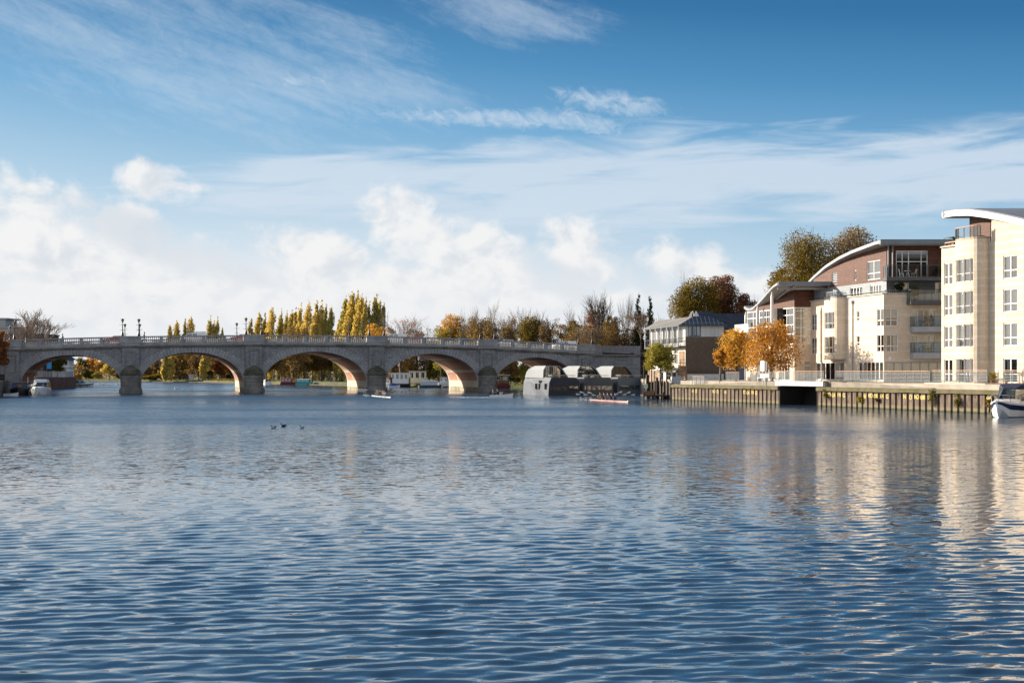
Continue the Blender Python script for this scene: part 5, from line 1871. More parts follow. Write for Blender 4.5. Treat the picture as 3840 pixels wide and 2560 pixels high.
leafy('thicket_tree', 'tree', 'brown thicket tree behind the wing wall', 2320, 1205, 130, 280, .75, 'leaf_darkbrown', 222, 3400, .34, low=.8)
bare('bare_tree', 'twiggy bare tree tangled in the thicket above the wing wall', 2250, 1190, 170, 284, .75, 223, 'twig', levels=6, leaves='leaf_brown', nl=900)
for k, (x, y, w_, lab) in enumerate(((2393, 1110, 44, 'dark ivy-clad tree, the bulkier of the two by the pub'), (2437, 1112, 38, 'dark ivy-clad tree standing closer to the pub roof'))):
    X, Y = at(x, 278)
    H = zat(y, 278) - .75
    t = thing('ivy_clad_tree', lab, 'tree', (X, Y, .75))
    rr = random.Random(k)
    cl = []
    for j in range(26):
        f = j / 25
        ww = w_ / 5000 * 278 / 2 * (1.5 - 1.15 * f ** 1.3)
        cl.append((rr.uniform(-.55, .55) * ww, rr.uniform(-.5, .5) * ww, H * (.05 + .92 * f), ww * .62, ww * .6, H * .055))
    leaf_cloud('crown', 'leaf_ivy', cl, 4200, .42, 230 + k, t)
    mb = MB(); gnarl(mb, (0, 0, -.3), (0, 0, H * .9), .5, .1, rr, 7); mb.build('trunk', 'bark', t)
bare('bare_tree', 'pale feathery bare tree between the ivy-clad trees and the big brown tree', 2492, 1136, 95, 292, .75, 240, 'twig_pale', levels=6, spread=.45)
bare('bare_tree', 'dark bare tree wrapped round the ivy-clad trunks', 2415, 1150, 130, 276, .75, 241, 'twig', levels=6, leaves='leaf_darkbrown', nl=900)
leafy('plane_tree', 'tree', 'great olive-brown tree rising behind the pub roof', 2605, 1042, 185, 262, 2.4, 'leaf_olive', 242, 9000, .34, clumps=24)
leafy('plane_tree', 'tree', 'great purple-brown tree, highest of the crowns behind the pub', 2702, 1018, 150, 266, 2.4, 'leaf_purple', 243, 7500, .34, clumps=22)
leafy('plane_tree', 'tree', 'rounded dark brown tree between the slate roof and the wave roof', 2788, 1092, 110, 262, 2.4, 'leaf_purple', 244, 4500, .34, clumps=16)
bare('bare_tree', 'small bare treetop poking above the great olive-brown tree', 2575, 1000, 60, 275, 2.4, 245, 'bark', fork=.5, levels=4)
leafy('plane_tree', 'tree', 'huge olive tree behind the curved apartment roof', 3045, 872, 262, 222, 2.6, 'leaf_olive', 246, 13000, .30, clumps=34, wide=1.3)
leafy('plane_tree', 'tree', 'huge tawny tree, the highest one behind the apartment roof', 3195, 842, 200, 226, 2.6, 'leaf_brown', 247, 11000, .30, clumps=30, wide=1.35)
leafy('plane_tree', 'tree', 'amber lower tree between the wave roof and the huge olive tree', 2930, 985, 110, 226, 2.6, 'leaf_olive', 248, 4500, .30, clumps=16)
bare('bare_tree', 'pale bare tree behind the low tip of the wave roof', 2852, 1098, 70, 268, 2.6, 249, 'twig_pale', levels=5)
for k, (x, y, w_, mt, lab) in enumerate(((1462, 1216, 70, 'leaf_brown', 'low brown tree right of the tallest poplar clump'), (1560, 1222, 80, 'leaf_brown', 'low tawny tree under the pinkish half-bare tree'), (1745, 1214, 80, 'leaf_olive', 'low olive tree right of the amber tree'), (1905, 1205, 90, 'leaf_brown', 'brown tree between the twiggy tree and the olive-green one'),
                                       (2050, 1212, 90, 'leaf_darkbrown', 'dark brown low tree right of the olive-green tree'), (2110, 1200, 90, 'leaf_brown', 'tawny brown tree at the foot of the bare oak'), (2385, 1215, 90, 'leaf_darkbrown', 'dark brown tree at the foot of the ivy-clad trees'), (1842, 1200, 90, 'leaf_brown', 'brown tree under the tallest feathery bare tree'), (2158, 1188, 80, 'leaf_olive', 'olive-brown tree standing behind the bare oak'), (2455, 1205, 80, 'leaf_darkbrown', 'dark thicket tree between the ivy-clad trees and the pub'))):
    leafy('brown_tree', 'tree', lab, x, y, w_, 400 if x < 1700 else 350 if x < 1800 else 326 - (x - 1460) * .03, .75, mt, 260 + k, 2400, .38, low=.8)
# seen through the arches
ga = 'trees seen through the arches'
arch_trees = [
    (262, 1362, 46, 590, 'leaf_gold', 'orange tree beside the white pavilion under the first arch'),
    (305, 1338, 52, 600, 'leaf_green', 'dark green tree at the top of the first arch opening'),
    (345, 1332, 54, 605, 'leaf_orange', 'tall orange-brown tree in the middle of the first arch'),
    (378, 1350, 46, 598, 'leaf_gold', 'golden tree right of the orange-brown one under the first arch'),
    (330, 1388, 44, 585, 'leaf_green', 'grey-green bushy tree low in the first arch'),
    (366, 1398, 40, 580, 'leaf_willow', 'yellow-green low tree behind the swans'),
    (412, 1362, 56, 578, 'leaf_poplar', 'bright yellow-green round tree next to the first pier'),
    (447, 1398, 34, 575, 'leaf_olive', 'olive bush between the round yellow tree and the first pier'),
    (288, 1402, 40, 575, 'leaf_gold', 'low orange tree at the water beyond the moored cruiser'),
    (548, 1372, 56, 540, 'leaf_brown', 'brown tree right of the first pier under the second arch'),
    (588, 1346, 60, 545, 'leaf_brown', 'taller brown tree left of the yellow poplars under the second arch'),
    (562, 1408, 60, 520, 'leaf_olive', 'low olive bushes turned tree at the bank under the second arch'),
    (672, 1318, 70, 535, 'leaf_olive', 'large olive-brown tree at the crown of the second arch'),
    (722, 1310, 74, 532, 'leaf_darkbrown', 'large dark brown tree in the middle of the second arch'),
    (700, 1398, 60, 520, 'leaf_olive', 'low olive tree behind the white park pillar'),
    (822, 1342, 62, 510, 'leaf_rust', 'rust-red tree near the second pier'),
    (870, 1345, 60, 515, 'leaf_brown', 'brown tree hidden partly by the lit side of the second arch'),
    (782, 1392, 46, 515, 'leaf_olive', 'low dark bush behind the rust-red tree'),
]
for k, (x, y, w_, d, mt, lab) in enumerate(arch_trees):
    leafy('bank_tree', 'tree', lab, x, y, w_, d, .75, mt, 300 + k, 1300, .55, low=.7 if y > 1370 else .3, clumps=11, group=ga)
for k, (x, y, w_, mt, lab) in enumerate(((640, 1330, 64, 'leaf_brown', 'brown tree half covering the yellow poplars under the second arch'), (745, 1322, 70, 'leaf_darkbrown', 'dark brown tree beside the yellow poplar near the second pier'), (610, 1392, 50, 'leaf_olive', 'low olive bush-like tree under the yellow poplars'), (660, 1388, 56, 'leaf_darkbrown', 'low dark tree beside the walker under the second arch'), (850, 1390, 50, 'leaf_brown', 'low brown tree at the lit foot of the second arch'))):
    leafy('bank_tree', 'tree', lab, x, y, w_, 512 + 3 * k, .75, mt, 320 + k, 1500, .55, low=.7, clumps=11, group=ga)
ptx = [(1000, 'leaf_darkbrown'), (1027, 'leaf_brown'), (1056, 'leaf_olive'), (1098, 'leaf_darkbrown'), (1140, 'leaf_olive'), (1172, 'leaf_darkbrown'), (1206, 'leaf_brown'), (1240, 'leaf_darkbrown'), (1273, 'leaf_darkbrown'), (1310, 'leaf_olive')]
for k, (x, mt) in enumerate(ptx):
    leafy('park_tree', 'tree', f'dark-trunked park tree under the third arch, {nth[k]} from the left of the row', x, 1300 + (k % 3) * 6, 66, 432 + (k * 7) % 13, .75, mt, 340 + k, 2000, .55, trunkf=.30, clumps=13, group='park trees under the third arch')
more = [
    (1470, 1352, 60, 412, 'leaf_rust', 'reddish brown tree behind the houseboats, next to the third pier'),
    (1532, 1335, 80, 408, 'leaf_gold', 'golden-brown tree above the flat-roofed houseboat'),
    (1610, 1338, 80, 400, 'leaf_olive', 'olive tree above the pale blue narrowboat'),
    (1668, 1345, 80, 392, 'leaf_green', 'green tree behind the lit side of the fourth arch'),
    (1985, 1358, 90, 312, 'leaf_willow', 'yellow-green willowy tree under the fifth arch beside the floating homes'),
    (1915, 1352, 70, 318, 'leaf_green', 'dark green tree behind the wooden boat under the fifth arch'),
    (2050, 1350, 90, 312, 'leaf_olive', 'olive tree hidden behind the faceted floating homes'),
]
for k, (x, y, w_, d, mt, lab) in enumerate(more):
    leafy('bank_tree', 'tree', lab, x, y, w_, d, .75, mt, 360 + k, 2400, .40, low=.7, clumps=14, group=ga)
# the far side of the park as one mass
rng = np.random.default_rng(9)
cl = []
for k in range(190):
    f = rng.uniform(0, 1)
    X = -300 + 430 * f
    Y = 640 - 300 * f + rng.uniform(0, 40)
    if X > 60:
        Y += 40
    hgt = rng.uniform(4, 10)
    cl.append((X, Y, hgt * .5 + .5, 7, 6, hgt * .5))
tag(leaf_cloud('distant_woodland', 'leaf_brown', cl, 20000, .95, 77), 'brown belt of far woodland along the opposite bank', None, kind='stuff')
cl = []
for k in range(110):
    f = rng.uniform(0, 1)
    pa = [(-181, 563), (-114, 493), (-61, 397), (-24, 335), (12, 300)]
    i = min(3, int(f * 4)); q = f * 4 - i
    X = pa[i][0] + (pa[i + 1][0] - pa[i][0]) * q; Y = pa[i][1] + (pa[i + 1][1] - pa[i][1]) * q
    if -64 < X < -28:
        continue
    cl.append((X + .5, Y + 1.5, .8, 2.2, 1.0, rng.uniform(.5, 1.3)))
tag(leaf_cloud('bank_undergrowth', 'leaf_olive', cl, 5200, .40, 78), None, None, kind='stuff')
# riverside trees in front of the buildings
leafy('autumn_tree', 'tree', 'big orange tree with a visible trunk in front of the glass wall', 2893, 1205, 225, 164, 2.6, 'leaf_orange', 380, 3700, .27, trunkf=.17, clumps=30, bark='bark', squash=.8, wide=1.16, dense=1.9)
leafy('autumn_tree', 'tree', 'golden-orange tree left of the big orange one', 2762, 1232, 150, 170, 2.6, 'leaf_gold', 381, 2900, .27, trunkf=.17, clumps=24, squash=.8, wide=1.2, dense=1.9)
leafy('autumn_tree', 'tree', 'small thin amber tree leaning at the brown gable', 2702, 1300, 46, 168, 2.6, 'leaf_orange', 382, 1100, .24, trunkf=.4, clumps=9, bark='bark_grey')
leafy('willow_tree', 'tree', 'small yellow-green tree in front of the pub balcony', 2478, 1284, 112, 188, 2.3, 'leaf_willow', 383, 2600, .26, trunkf=.25, clumps=16, bark='bark_grey')
# left bank
bare('bare_tree', 'pale bare tree above the left end of the bridge', 140, 1152, 165, 292, 2.0, 390, 'twig_pale', levels=6, spread=.55)
leafy('rust_tree', 'tree', 'rust-orange tree at the left edge in front of the bridge end', -14, 1236, 80, 226, 2.0, 'leaf_rust', 391, 2600, .34, trunkf=.3, clumps=14)
leafy('dark_tree', 'tree', 'dark tree behind the blue banner under the first arch', 215, 1335, 60, 320, 2.0, 'leaf_green', 392, 2000, .36, trunkf=.3, clumps=12)
leafy('dark_tree', 'tree', 'dark brown tree behind the black parasol under the first arch', 170, 1345, 50, 325, 2.0, 'leaf_brown', 393, 1600, .36, trunkf=.3, clumps=12)
# plants on the quay wall and on the terraces
for k, (x, zc, rr_, zr, mt, lab) in enumerate(((3100, 1.25, .55, .75, 'leaf_green', 'green buddleia bush rooted in the quay wall by the footbridge'), (3226, .95, .28, .32, 'leaf_willow', 'small bright green tuft on the quay wall'), (3292, .95, .30, .24, 'leaf_brown', 'small brown tuft on the quay wall'), (3505, 1.30, .62, .9, 'leaf_green', 'hanging green ivy on the sheet piles'), (3592, 1.15, .42, .85, 'leaf_green', 'narrow green bush growing down the quay wall'), (3712, .95, .35, .4, 'leaf_olive', 'olive tuft on the piles beside the cruiser bow'))):
    d = qd(x)
    t = thing('wall_plant', lab, 'plant', qpt(d, -.1, 0))
    rr = random.Random(k)
    cl = [(rr.uniform(-.6, .6) * rr_, rr.uniform(-.3, .1), zc + rr.uniform(-.8, .8) * zr, rr_ * .5, .25, zr * .35) for _ in range(9)]
    leaf_cloud('foliage', mt, cl, 420, .15, 400 + k, t)
    mb = MB(); gnarl(mb, (0, .15, zc - zr * .6), (0, -.1, zc + zr * .7), .03, .01, rr, 4); mb.build('stem', 'bark', t)


def potted(loc, label, mat, r, h, seed, pot='terracotta', n=260, leaf=.14):
    t = thing('potted_plant', label, 'plant', loc)
    mb = MB(); mb.lathe([(.16, 0), (.22, .3), (.24, .33), (.2, .33)], 10); mb.build('pot', pot, t)
    rr = random.Random(seed)
    cl = [(rr.uniform(-.5, .5) * r, rr.uniform(-.4, .4) * r, .33 + h * rr.uniform(.2, .9), r * .5, r * .5, h * .22) for _ in range(8)]
    leaf_cloud('foliage', mat, cl, n, leaf, seed, t)
    mb = MB(); gnarl(mb, (0, 0, .3), (0, 0, .3 + h * .7), .03, .01, rr, 4); mb.build('stem', 'bark', t)


pots = [(3500, 'leaf_orange', .45, .7, 'potted russet shrub behind the railing by the banded flats'), (3560, 'leaf_green', .5, .9, 'potted green shrub left of the banded flats door'), (3610, 'leaf_willow', .5, .8, 'potted yellow-green shrub behind the whitewashed wall'), (3655, 'leaf_green', .5, .9, 'potted dark shrub in the railing recess'),
        (3730, 'leaf_rust', .5, 1.1, 'potted reddish shrub above the cruiser bow'), (3775, 'leaf_green', .6, 1.2, 'potted green fern behind the cruiser windscreen'), (3822, 'leaf_gold', .6, 1.3, 'potted ochre shrub at the right edge')]
for k, (x, mt, r_, h_, lab) in enumerate(pots):
    potted(qpt(qd(x), 3.4 + .2 * (k % 2), 2.61), lab, mt, r_, h_, 420 + k)
tb = lambda x, y, z: (BX + x, BY + y, z)
potted(tb(3.4, -.6, 11.86), 'dark leafy shrub at the left end of the grey storey balcony', 'leaf_green', .75, 1.3, 431, 'dark_grey', 420, .18)
potted(tb(1.9, .1, 12.67), 'very dark bushy plant on the terrace corner under the big balcony', 'leaf_ivy', .7, 1.0, 432, 'dark_grey', 420, .18)
potted(tb(6.0, -.8, 14.56), 'green shrub on the topmost balcony', 'leaf_green', .6, 1.0, 433, 'dark_grey', 300, .16)
potted(tb(5.2, -.9, 8.91), 'dark spiky plant on the upper round balcony', 'leaf_ivy', .4, 1.1, 434, 'dark_grey', 260, .16)
potted(tb(6.6, -.8, 8.91), 'tall green plant at the end of the upper round balcony', 'leaf_green', .35, 1.3, 435, 'terracotta', 260, .14)
potted(tb(3.9, -1.1, 8.91), 'low row of box plants on the upper round balcony', 'leaf_ivy', .5, .4, 436, 'dark_grey', 200, .12)
# palm on the nearest block's terrace
t = thing('potted_palm', 'spiky palm on the terrace of the nearest block, against the sky', 'plant', (CX + 1.4, CY + .6, 15.9))
mb = MB(); mb.lathe([(.2, 0), (.28, .5), (.22, .5)], 10); mb.build('pot', 'terracotta', t)
mb = MB()
for k in range(16):
    a = k * 2.4
    L = .9 + .3 * (k % 3)
    pts = [Vector((math.cos(a) * L * f, math.sin(a) * L * f, .9 + 1.0 * f - 1.0 * f * f)) for f in (0, .3, .6, .85, 1)]
    for i in range(4):
        s = Vector((-math.sin(a), math.cos(a), 0)) * (.09 - .015 * i)
        mb.add([tuple(pts[i] - s), tuple(pts[i] + s), tuple(pts[i + 1] + s * .8), tuple(pts[i + 1] - s * .8)], [(0, 1, 2, 3)])
mb.build('frond', 'leaf_green', t)
mb = MB(); mb.tube([(0, 0, .4), (0, 0, .95)], .07, 6); mb.build('stem', 'bark', t)


# garden tables and chairs on the balconies
def chair(loc, rz, label, mat='white_paint'):
    t = thing('garden_chair', label, 'chair', loc, rz)
    mb = MB(); mb.box(-.24, .24, -.24, .24, .42, .46); mb.build('seat', mat, t)
    mb = MB()
    for x in (-.2, -.07, .07, .2):
        mb.bar((x, .22, .46), (x, .3, .92), .04, .03)
    mb.bar((-.24, .3, .92), (.24, .3, .92), .05, .05); mb.build('backrest', mat, t)
    for x in (-.21, .21):
        for y in (-.2, .2):
            mb = MB(); mb.bar((x, y, 0), (x * .95, y * .95, .42), .04, .04, up=(0, 1, 0)); mb.build('leg', mat, t)


def table(loc, label, mat='white_paint'):
    t = thing('garden_table', label, 'table', loc)
    mb = MB(); mb.lathe([(.45, .70), (.45, .74)], 14); mb.build('table_top', mat, t)
    for a in (0.5, 2.07, 3.64, 5.21):
        mb = MB(); mb.bar((.3 * math.cos(a), .3 * math.sin(a), 0), (.1 * math.cos(a), .1 * math.sin(a), .7), .04, .04, up=(0, 1, 0)); mb.build('leg', mat, t)


table(tb(5.9, -.95, 8.91), 'white round garden table on the upper round balcony')
chair(tb(5.25, -.5, 8.91), R(70), 'white chair left of the table on the upper round balcony')
chair(tb(6.45, -1.1, 8.91), R(-70), 'white chair right of the table on the upper round balcony')
table(tb(4.3, -.95, 5.94), 'dark round table on the lower round balcony', 'dark_grey')
chair(tb(3.6, -.8, 5.94), R(80), 'dark chair left of the table on the lower round balcony', 'dark_grey')
chair(tb(4.95, -.9, 5.94), R(-80), 'dark chair right of the table on the lower round balcony', 'dark_grey')
table(tb(2.6, -.5, 14.56), 'pale round table on the topmost balcony')
chair(tb(1.9, -.5, 14.56), R(80), 'pale chair left of the table on the topmost balcony')
chair(tb(3.3, -.5, 14.56), R(-80), 'pale chair right of the table on the topmost balcony')
chair((BX - .26 * 10.2 - .4, BY + .9655 * 10.2, 12.87), R(30), 'metal chair on the roof of the round bay', 'steel')
chair((BX - .26 * 11.2 - .2, BY + .9655 * 11.2, 12.87), R(200), 'metal chair at the far side of the bay roof', 'steel')
# ------------------------------------------------------------------ people
FING = [(-.035, .075), (-.012, .088), (.012, .083), (.033, .066)]


def body_mesh(name, J, bones, rad):
    """one skin surface grown over a joint skeleton"""
    keys = list(J)
    me = bpy.data.meshes.new(name)
    me.from_pydata([J[k] for k in keys], [(keys.index(a), keys.index(b)) for a, b in bones], [])
    o = bpy.data.objects.new(name, me)
    COL.objects.link(o)
    md = o.modifiers.new('skin', 'SKIN')
    sk = me.skin_vertices[0].data
    for i, k in enumerate(keys):
        r = rad.get(k, rad.get(k[:-2], .03))
        sk[i].radius = (r, r) if not hasattr(r, '__len__') else r
        sk[i].use_root = k == 'pelvis'
    sb = o.modifiers.new('sub', 'SUBSURF'); sb.levels = 1; sb.render_levels = 1
    dg = bpy.context.evaluated_depsgraph_get()
    m2 = bpy.data.meshes.new_from_object(o.evaluated_get(dg))
    bpy.data.objects.remove(o)
    return m2, [Vector(J[k]) for k in keys], keys


def skeleton(pose):
    J, B = {}, []
    if pose == 'sit':
        mid = dict(pelvis=(0, 0, .14), waist=(0, -.04, .34), chest=(0, -.10, .52), neck=(0, -.13, .70), jaw=(0, -.11, .80), head=(0, -.12, .92), nose=(0, -.0, .86))
        sd = dict(sho=(.19, -.12, .62), elb=(.30, .10, .44), wri=(.24, .36, .48), hip=(.10, .02, .13), kne=(.14, .42, .36), ank=(.11, .76, .14), toe=(.11, .86, .24))
        hd = (0, 1, 0)
    else:
        st = .16 if pose == 'walk' else .02
        mid = dict(pelvis=(0, 0, .93), waist=(0, .01, 1.10), chest=(0, .02, 1.28), neck=(0, .02, 1.46), jaw=(0, .05, 1.55), head=(0, .03, 1.66), nose=(0, .145, 1.60))
        sd = dict(sho=(.18, .0, 1.40), elb=(.25, -.04, 1.13), wri=(.25, .08, .90), hip=(.09, 0, .90), kne=(.10, .06, .50), ank=(.10, 0, .08), toe=(.10, .17, .035))
        hd = (0, .3, -1)
    J.update(mid)
    B += [('pelvis', 'waist'), ('waist', 'chest'), ('chest', 'neck'), ('neck', 'jaw'), ('jaw', 'head'), ('jaw', 'nose')]
    for s, n in ((1, '_r'), (-1, '_l')):
        for k, (x, y, z) in sd.items():
            if pose == 'walk' and k in ('kne', 'ank', 'toe'):
                y += s * st * (1 if k == 'kne' else 2.0)
                z += .05 if (k != 'kne' and s < 0) else 0
            if pose == 'walk' and k in ('elb', 'wri'):
                y -= s * .12 * (1 if k == 'elb' else 1.8)
            J[k + n] = (s * x, y, z)
        B += [('chest', 'sho' + n), ('sho' + n, 'elb' + n), ('elb' + n, 'wri' + n), ('pelvis', 'hip' + n), ('hip' + n, 'kne' + n), ('kne' + n, 'ank' + n), ('ank' + n, 'toe' + n)]
        wv = Vector(J['wri' + n]); h = Vector(hd).normalized()
        J['palm' + n] = tuple(wv + h * .07)
        B.append(('wri' + n, 'palm' + n))
        lat = Vector((1, 0, 0))
        for i, (off, ln) in enumerate(FING):
            J[f'fin{i}' + n] = tuple(wv + h * (.075 + ln * .6) + lat * off + Vector((0, 0, -.01)))
            J[f'tip{i}' + n] = tuple(wv + h * (.075 + ln) + lat * off + Vector((0, 0, -.03)))
            B += [('palm' + n, f'fin{i}' + n), (f'fin{i}' + n, f'tip{i}' + n)]
        J['thumb' + n] = tuple(wv + h * .06 + lat * (-.06 * s))
        B.append(('palm' + n, 'thumb' + n))
    rad = dict(pelvis=(.15, .11), waist=(.135, .10), chest=(.16, .115), neck=.055, jaw=(.072, .08), head=(.09, .105), nose=.018, sho=.065, elb=.042, wri=.028, hip=.085, kne=.058, ank=.042, toe=.035, palm=(.035, .02), thumb=.011)
    for i in range(4):
        rad[f'fin{i}'] = .010; rad[f'tip{i}'] = .008
    return J, B, rad


BODY = {p: (body_mesh('person_body', *skeleton(p)), skeleton(p)[0]) for p in ('sit', 'walk', 'stand')}


def cloth(name, rgb):
    return plain(name, rgb, .85, .12, 6)


for nm, c in (('cloth_navy', (.02, .03, .08)), ('cloth_black', (.014, .014, .016)), ('cloth_blue', (.03, .06, .25)), ('cloth_white', (.7, .68, .64)), ('cloth_yellow', (.46, .46, .12)), ('cloth_grey', (.16, .16, .17)), ('cloth_red', (.35, .04, .04)), ('cloth_maroon', (.10, .02, .03)), ('cloth_denim', (.06, .09, .16))):
    cloth(nm, c)


def person(pose, loc, rz, label, top, legs='cloth_black', hair='hair_dark', cat='person', group=None, tall=1.0):
    (src, jv, jk), J = BODY[pose]
    me = src.copy()
    me.materials.clear()
    for m_ in ('skin', top, legs):
        me.materials.append(MATS[m_])
    jn = list(jk)
    idx = []
    for p in me.polygons:
        c = p.center
        k = jn[min(range(len(jv)), key=lambda i: (jv[i] - c).length_squared)]
        b = k.split('_')[0]
        idx.append(1 if b in ('chest', 'waist', 'sho', 'elb') else 2 if b in ('pelvis', 'hip', 'kne', 'ank', 'toe') else 0)
    me.polygons.foreach_set('material_index', idx)
    me.polygons.foreach_set('use_smooth', [True] * len(idx))
    o = bpy.data.objects.new('person', me)
    COL.objects.link(o)
    o.location = loc; o.rotation_euler = (0, 0, rz); o.scale = (tall,) * 3
    tag(o, label, cat, group)
    h = Vector(J['head'])
    mb = MB(); mb.ell((h.x, h.y - .015, h.z + .03), (.105, .125, .11), 10, 7)
    mb.build('hair', hair, o, smooth=True)
    return o


# ------------------------------------------------------------------ rowing boats
def shell(name, label, bow, stern, mat, seats, tops, plabel, face=1, oars=True, trim='white_paint'):
    bow, stern = Vector((*bow, 0)), Vector((*stern, 0))
    c = (bow + stern) / 2
    v = bow - stern
    L = v.length
    rz = math.atan2(v.y, v.x) - math.pi / 2          # local +y points to the bow
    t = thing(name, label, 'rowing boat', c, rz)
    st = [(-.5, .03, .10, .02), (-.42, .14, .12, -.04), (-.25, .27, .15, -.08), (0, .30, .16, -.10), (.25, .27, .15, -.08), (.40, .13, .13, -.04), (.5, .02, .13, .05)]
    mb = MB()
    mb.loft([[(-w_, f * L, zd), (-w_ * .75, f * L, zk * .2), (0, f * L, zk), (w_ * .75, f * L, zk * .2), (w_, f * L, zd), (0, f * L, zd + .03 * (1 if abs(f) > .3 else -1))] for f, w_, zd, zk in st])
    mb.build('hull', mat, t)
    if trim:
        mb = MB(); mb.ell((0, L * .5, .16), (.06, .16, .08), 8, 5); mb.build('bow_ball', trim, t)
    M = Matrix.Rotation(rz, 4, 'Z')
    for k in range(seats):
        y = (-.5 + (k + .5) / seats) * L * .50 - .3
        pl = c + M @ Vector((0, y, .12))
        person('sit', pl, rz + math.pi, plabel[k], tops[k % len(tops)], 'cloth_black')
        if oars:
            for s in (1, -1):
                o0 = Vector((s * .16, y - .40, .62)); o1 = Vector((s * 2.9, y - 1.1 + .12 * k, .12 + (1.05 if k % 2 else .75)))
                mb = MB(); mb.tube([o0, o0.lerp(o1, .82)], .022, 5); oo = mb.build('oar', 'dark_grey', t)
                a = o0.lerp(o1, .80); n = Vector((0, .02, .11))
                mb = MB(); mb.loft([[tuple(a - n * .3), tuple(a + n * .3), tuple(a + n * .3 + Vector((0, .02, 0))), tuple(a - n * .3 + Vector((0, .02, 0)))], [tuple(o1 - n), tuple(o1 + n), tuple(o1 + n + Vector((0, .02, 0))), tuple(o1 - n + Vector((0, .02, 0)))]])
                mb.build('blade', 'white_paint' if k % 2 else 'cloth_white', oo)
                mb = MB(); mb.tube([(s * .28, y - .2, .25), (s * .80, y - .45, .50)], .02, 4); mb.build('rigger', 'steel', t)
    return t, c, v.normalized()


def spray(label, pts, n, seed, r=.5, h=.5):
    cl = [(x, y, h * .35, r, r, h) for x, y in pts]
    o = leaf_cloud('water_spray', 'foam', cl, n, .10, seed)
    return tag(o, label, kind='stuff')


plain('hull_pink', (.66, .40, .36), .35, .06, 3)
plain('hull_white', (.78, .77, .74), .3, .05, 2)
t, c, v = shell('rowing_boat', 'pink and white rowing boat with oars lifted, heading towards the quay wall', (14.3, 164.5), (10.4, 178), 'hull_pink', 5, ('cloth_yellow', 'cloth_maroon', 'cloth_grey', 'cloth_black', 'cloth_blue'),
                ['rower in a yellow-green top in the pink boat, rearmost seat', 'rower in a maroon top in the pink boat', 'rower in a grey top in the middle of the pink boat', 'rower in a black vest in the pink boat, next to the blue one', 'rower in a blue top nearest the bow of the pink boat'])
spray('white spray thrown up by the oars of the pink rowing boat', [(c.x - v.x * f + s, c.y - v.y * f) for f in (2, 4, 6) for s in (-1.6, 1.2)], 420, 1, .35, .4)
t, c, v = shell('rowing_boat', 'long white rowing boat with a full crew passing the third pier', (-17.6, 193), (-22.0, 209), 'hull_white', 6, ('cloth_yellow', 'cloth_white', 'cloth_black', 'cloth_maroon', 'cloth_grey', 'cloth_white'),
                ['rower in yellow at the stern seat of the white boat', 'rower in white, second from the stern of the white boat', 'rower in black amidships in the white boat', 'rower in maroon in the white boat', 'rower in grey, second from the bow of the white boat', 'rower in white at the bow seat of the white boat'])
spray('white spray around the stern of the crowded white rowing boat', [(c.x - v.x * f + s, c.y - v.y * f) for f in (4, 6, 7.5) for s in (-1.3, .6)], 420, 2, .4, .35)
# coaching launch with its wake
lx, ld = (1880 - 1920) / 5000 * 194, 194
t = thing('motor_launch', 'small white motor launch throwing a wake below the fourth pier', 'motor boat', (lx, ld, 0), R(-20))
mb = MB()
mb.loft([[(f, -w_, zd), (f, -w_ * .8, -.1), (f, w_ * .8, -.1), (f, w_, zd), (f, w_ * .9, zd - .06), (f, -w_ * .9, zd - .06)] for f, w_, zd in ((-1.6, .65, .42), (0, .72, .45), (1.0, .5, .55), (1.75, .06, .66))])
mb.build('hull', 'hull_white', t)
mb = MB(); mb.box(-.2, .15, -.3, .3, .4, .85); mb.build('console', 'grey_paint', t)
mb = MB(); mb.box(-1.85, -1.6, -.16, .16, .1, .75); mb.build('outboard_motor', 'black', t)
person('sit', (lx - .45, ld + .25, .34), R(-110), 'person steering the white motor launch, dark jacket', 'cloth_navy')
person('sit', (lx - 1.1, ld + .35, .34), R(-110), 'passenger in a grey jacket at the back of the white launch', 'cloth_grey')
rng = random.Random(6)
spray('white streak of foam trailing behind the small motor launch', [(lx - 1.8 - k * .26, ld + .5 + k * .04 + rng.uniform(-.25, .25)) for k in range(22)] + [(lx + 2.2, ld - .9), (lx + 2.6, ld - 1.0)], 800, 3, .35, .10)


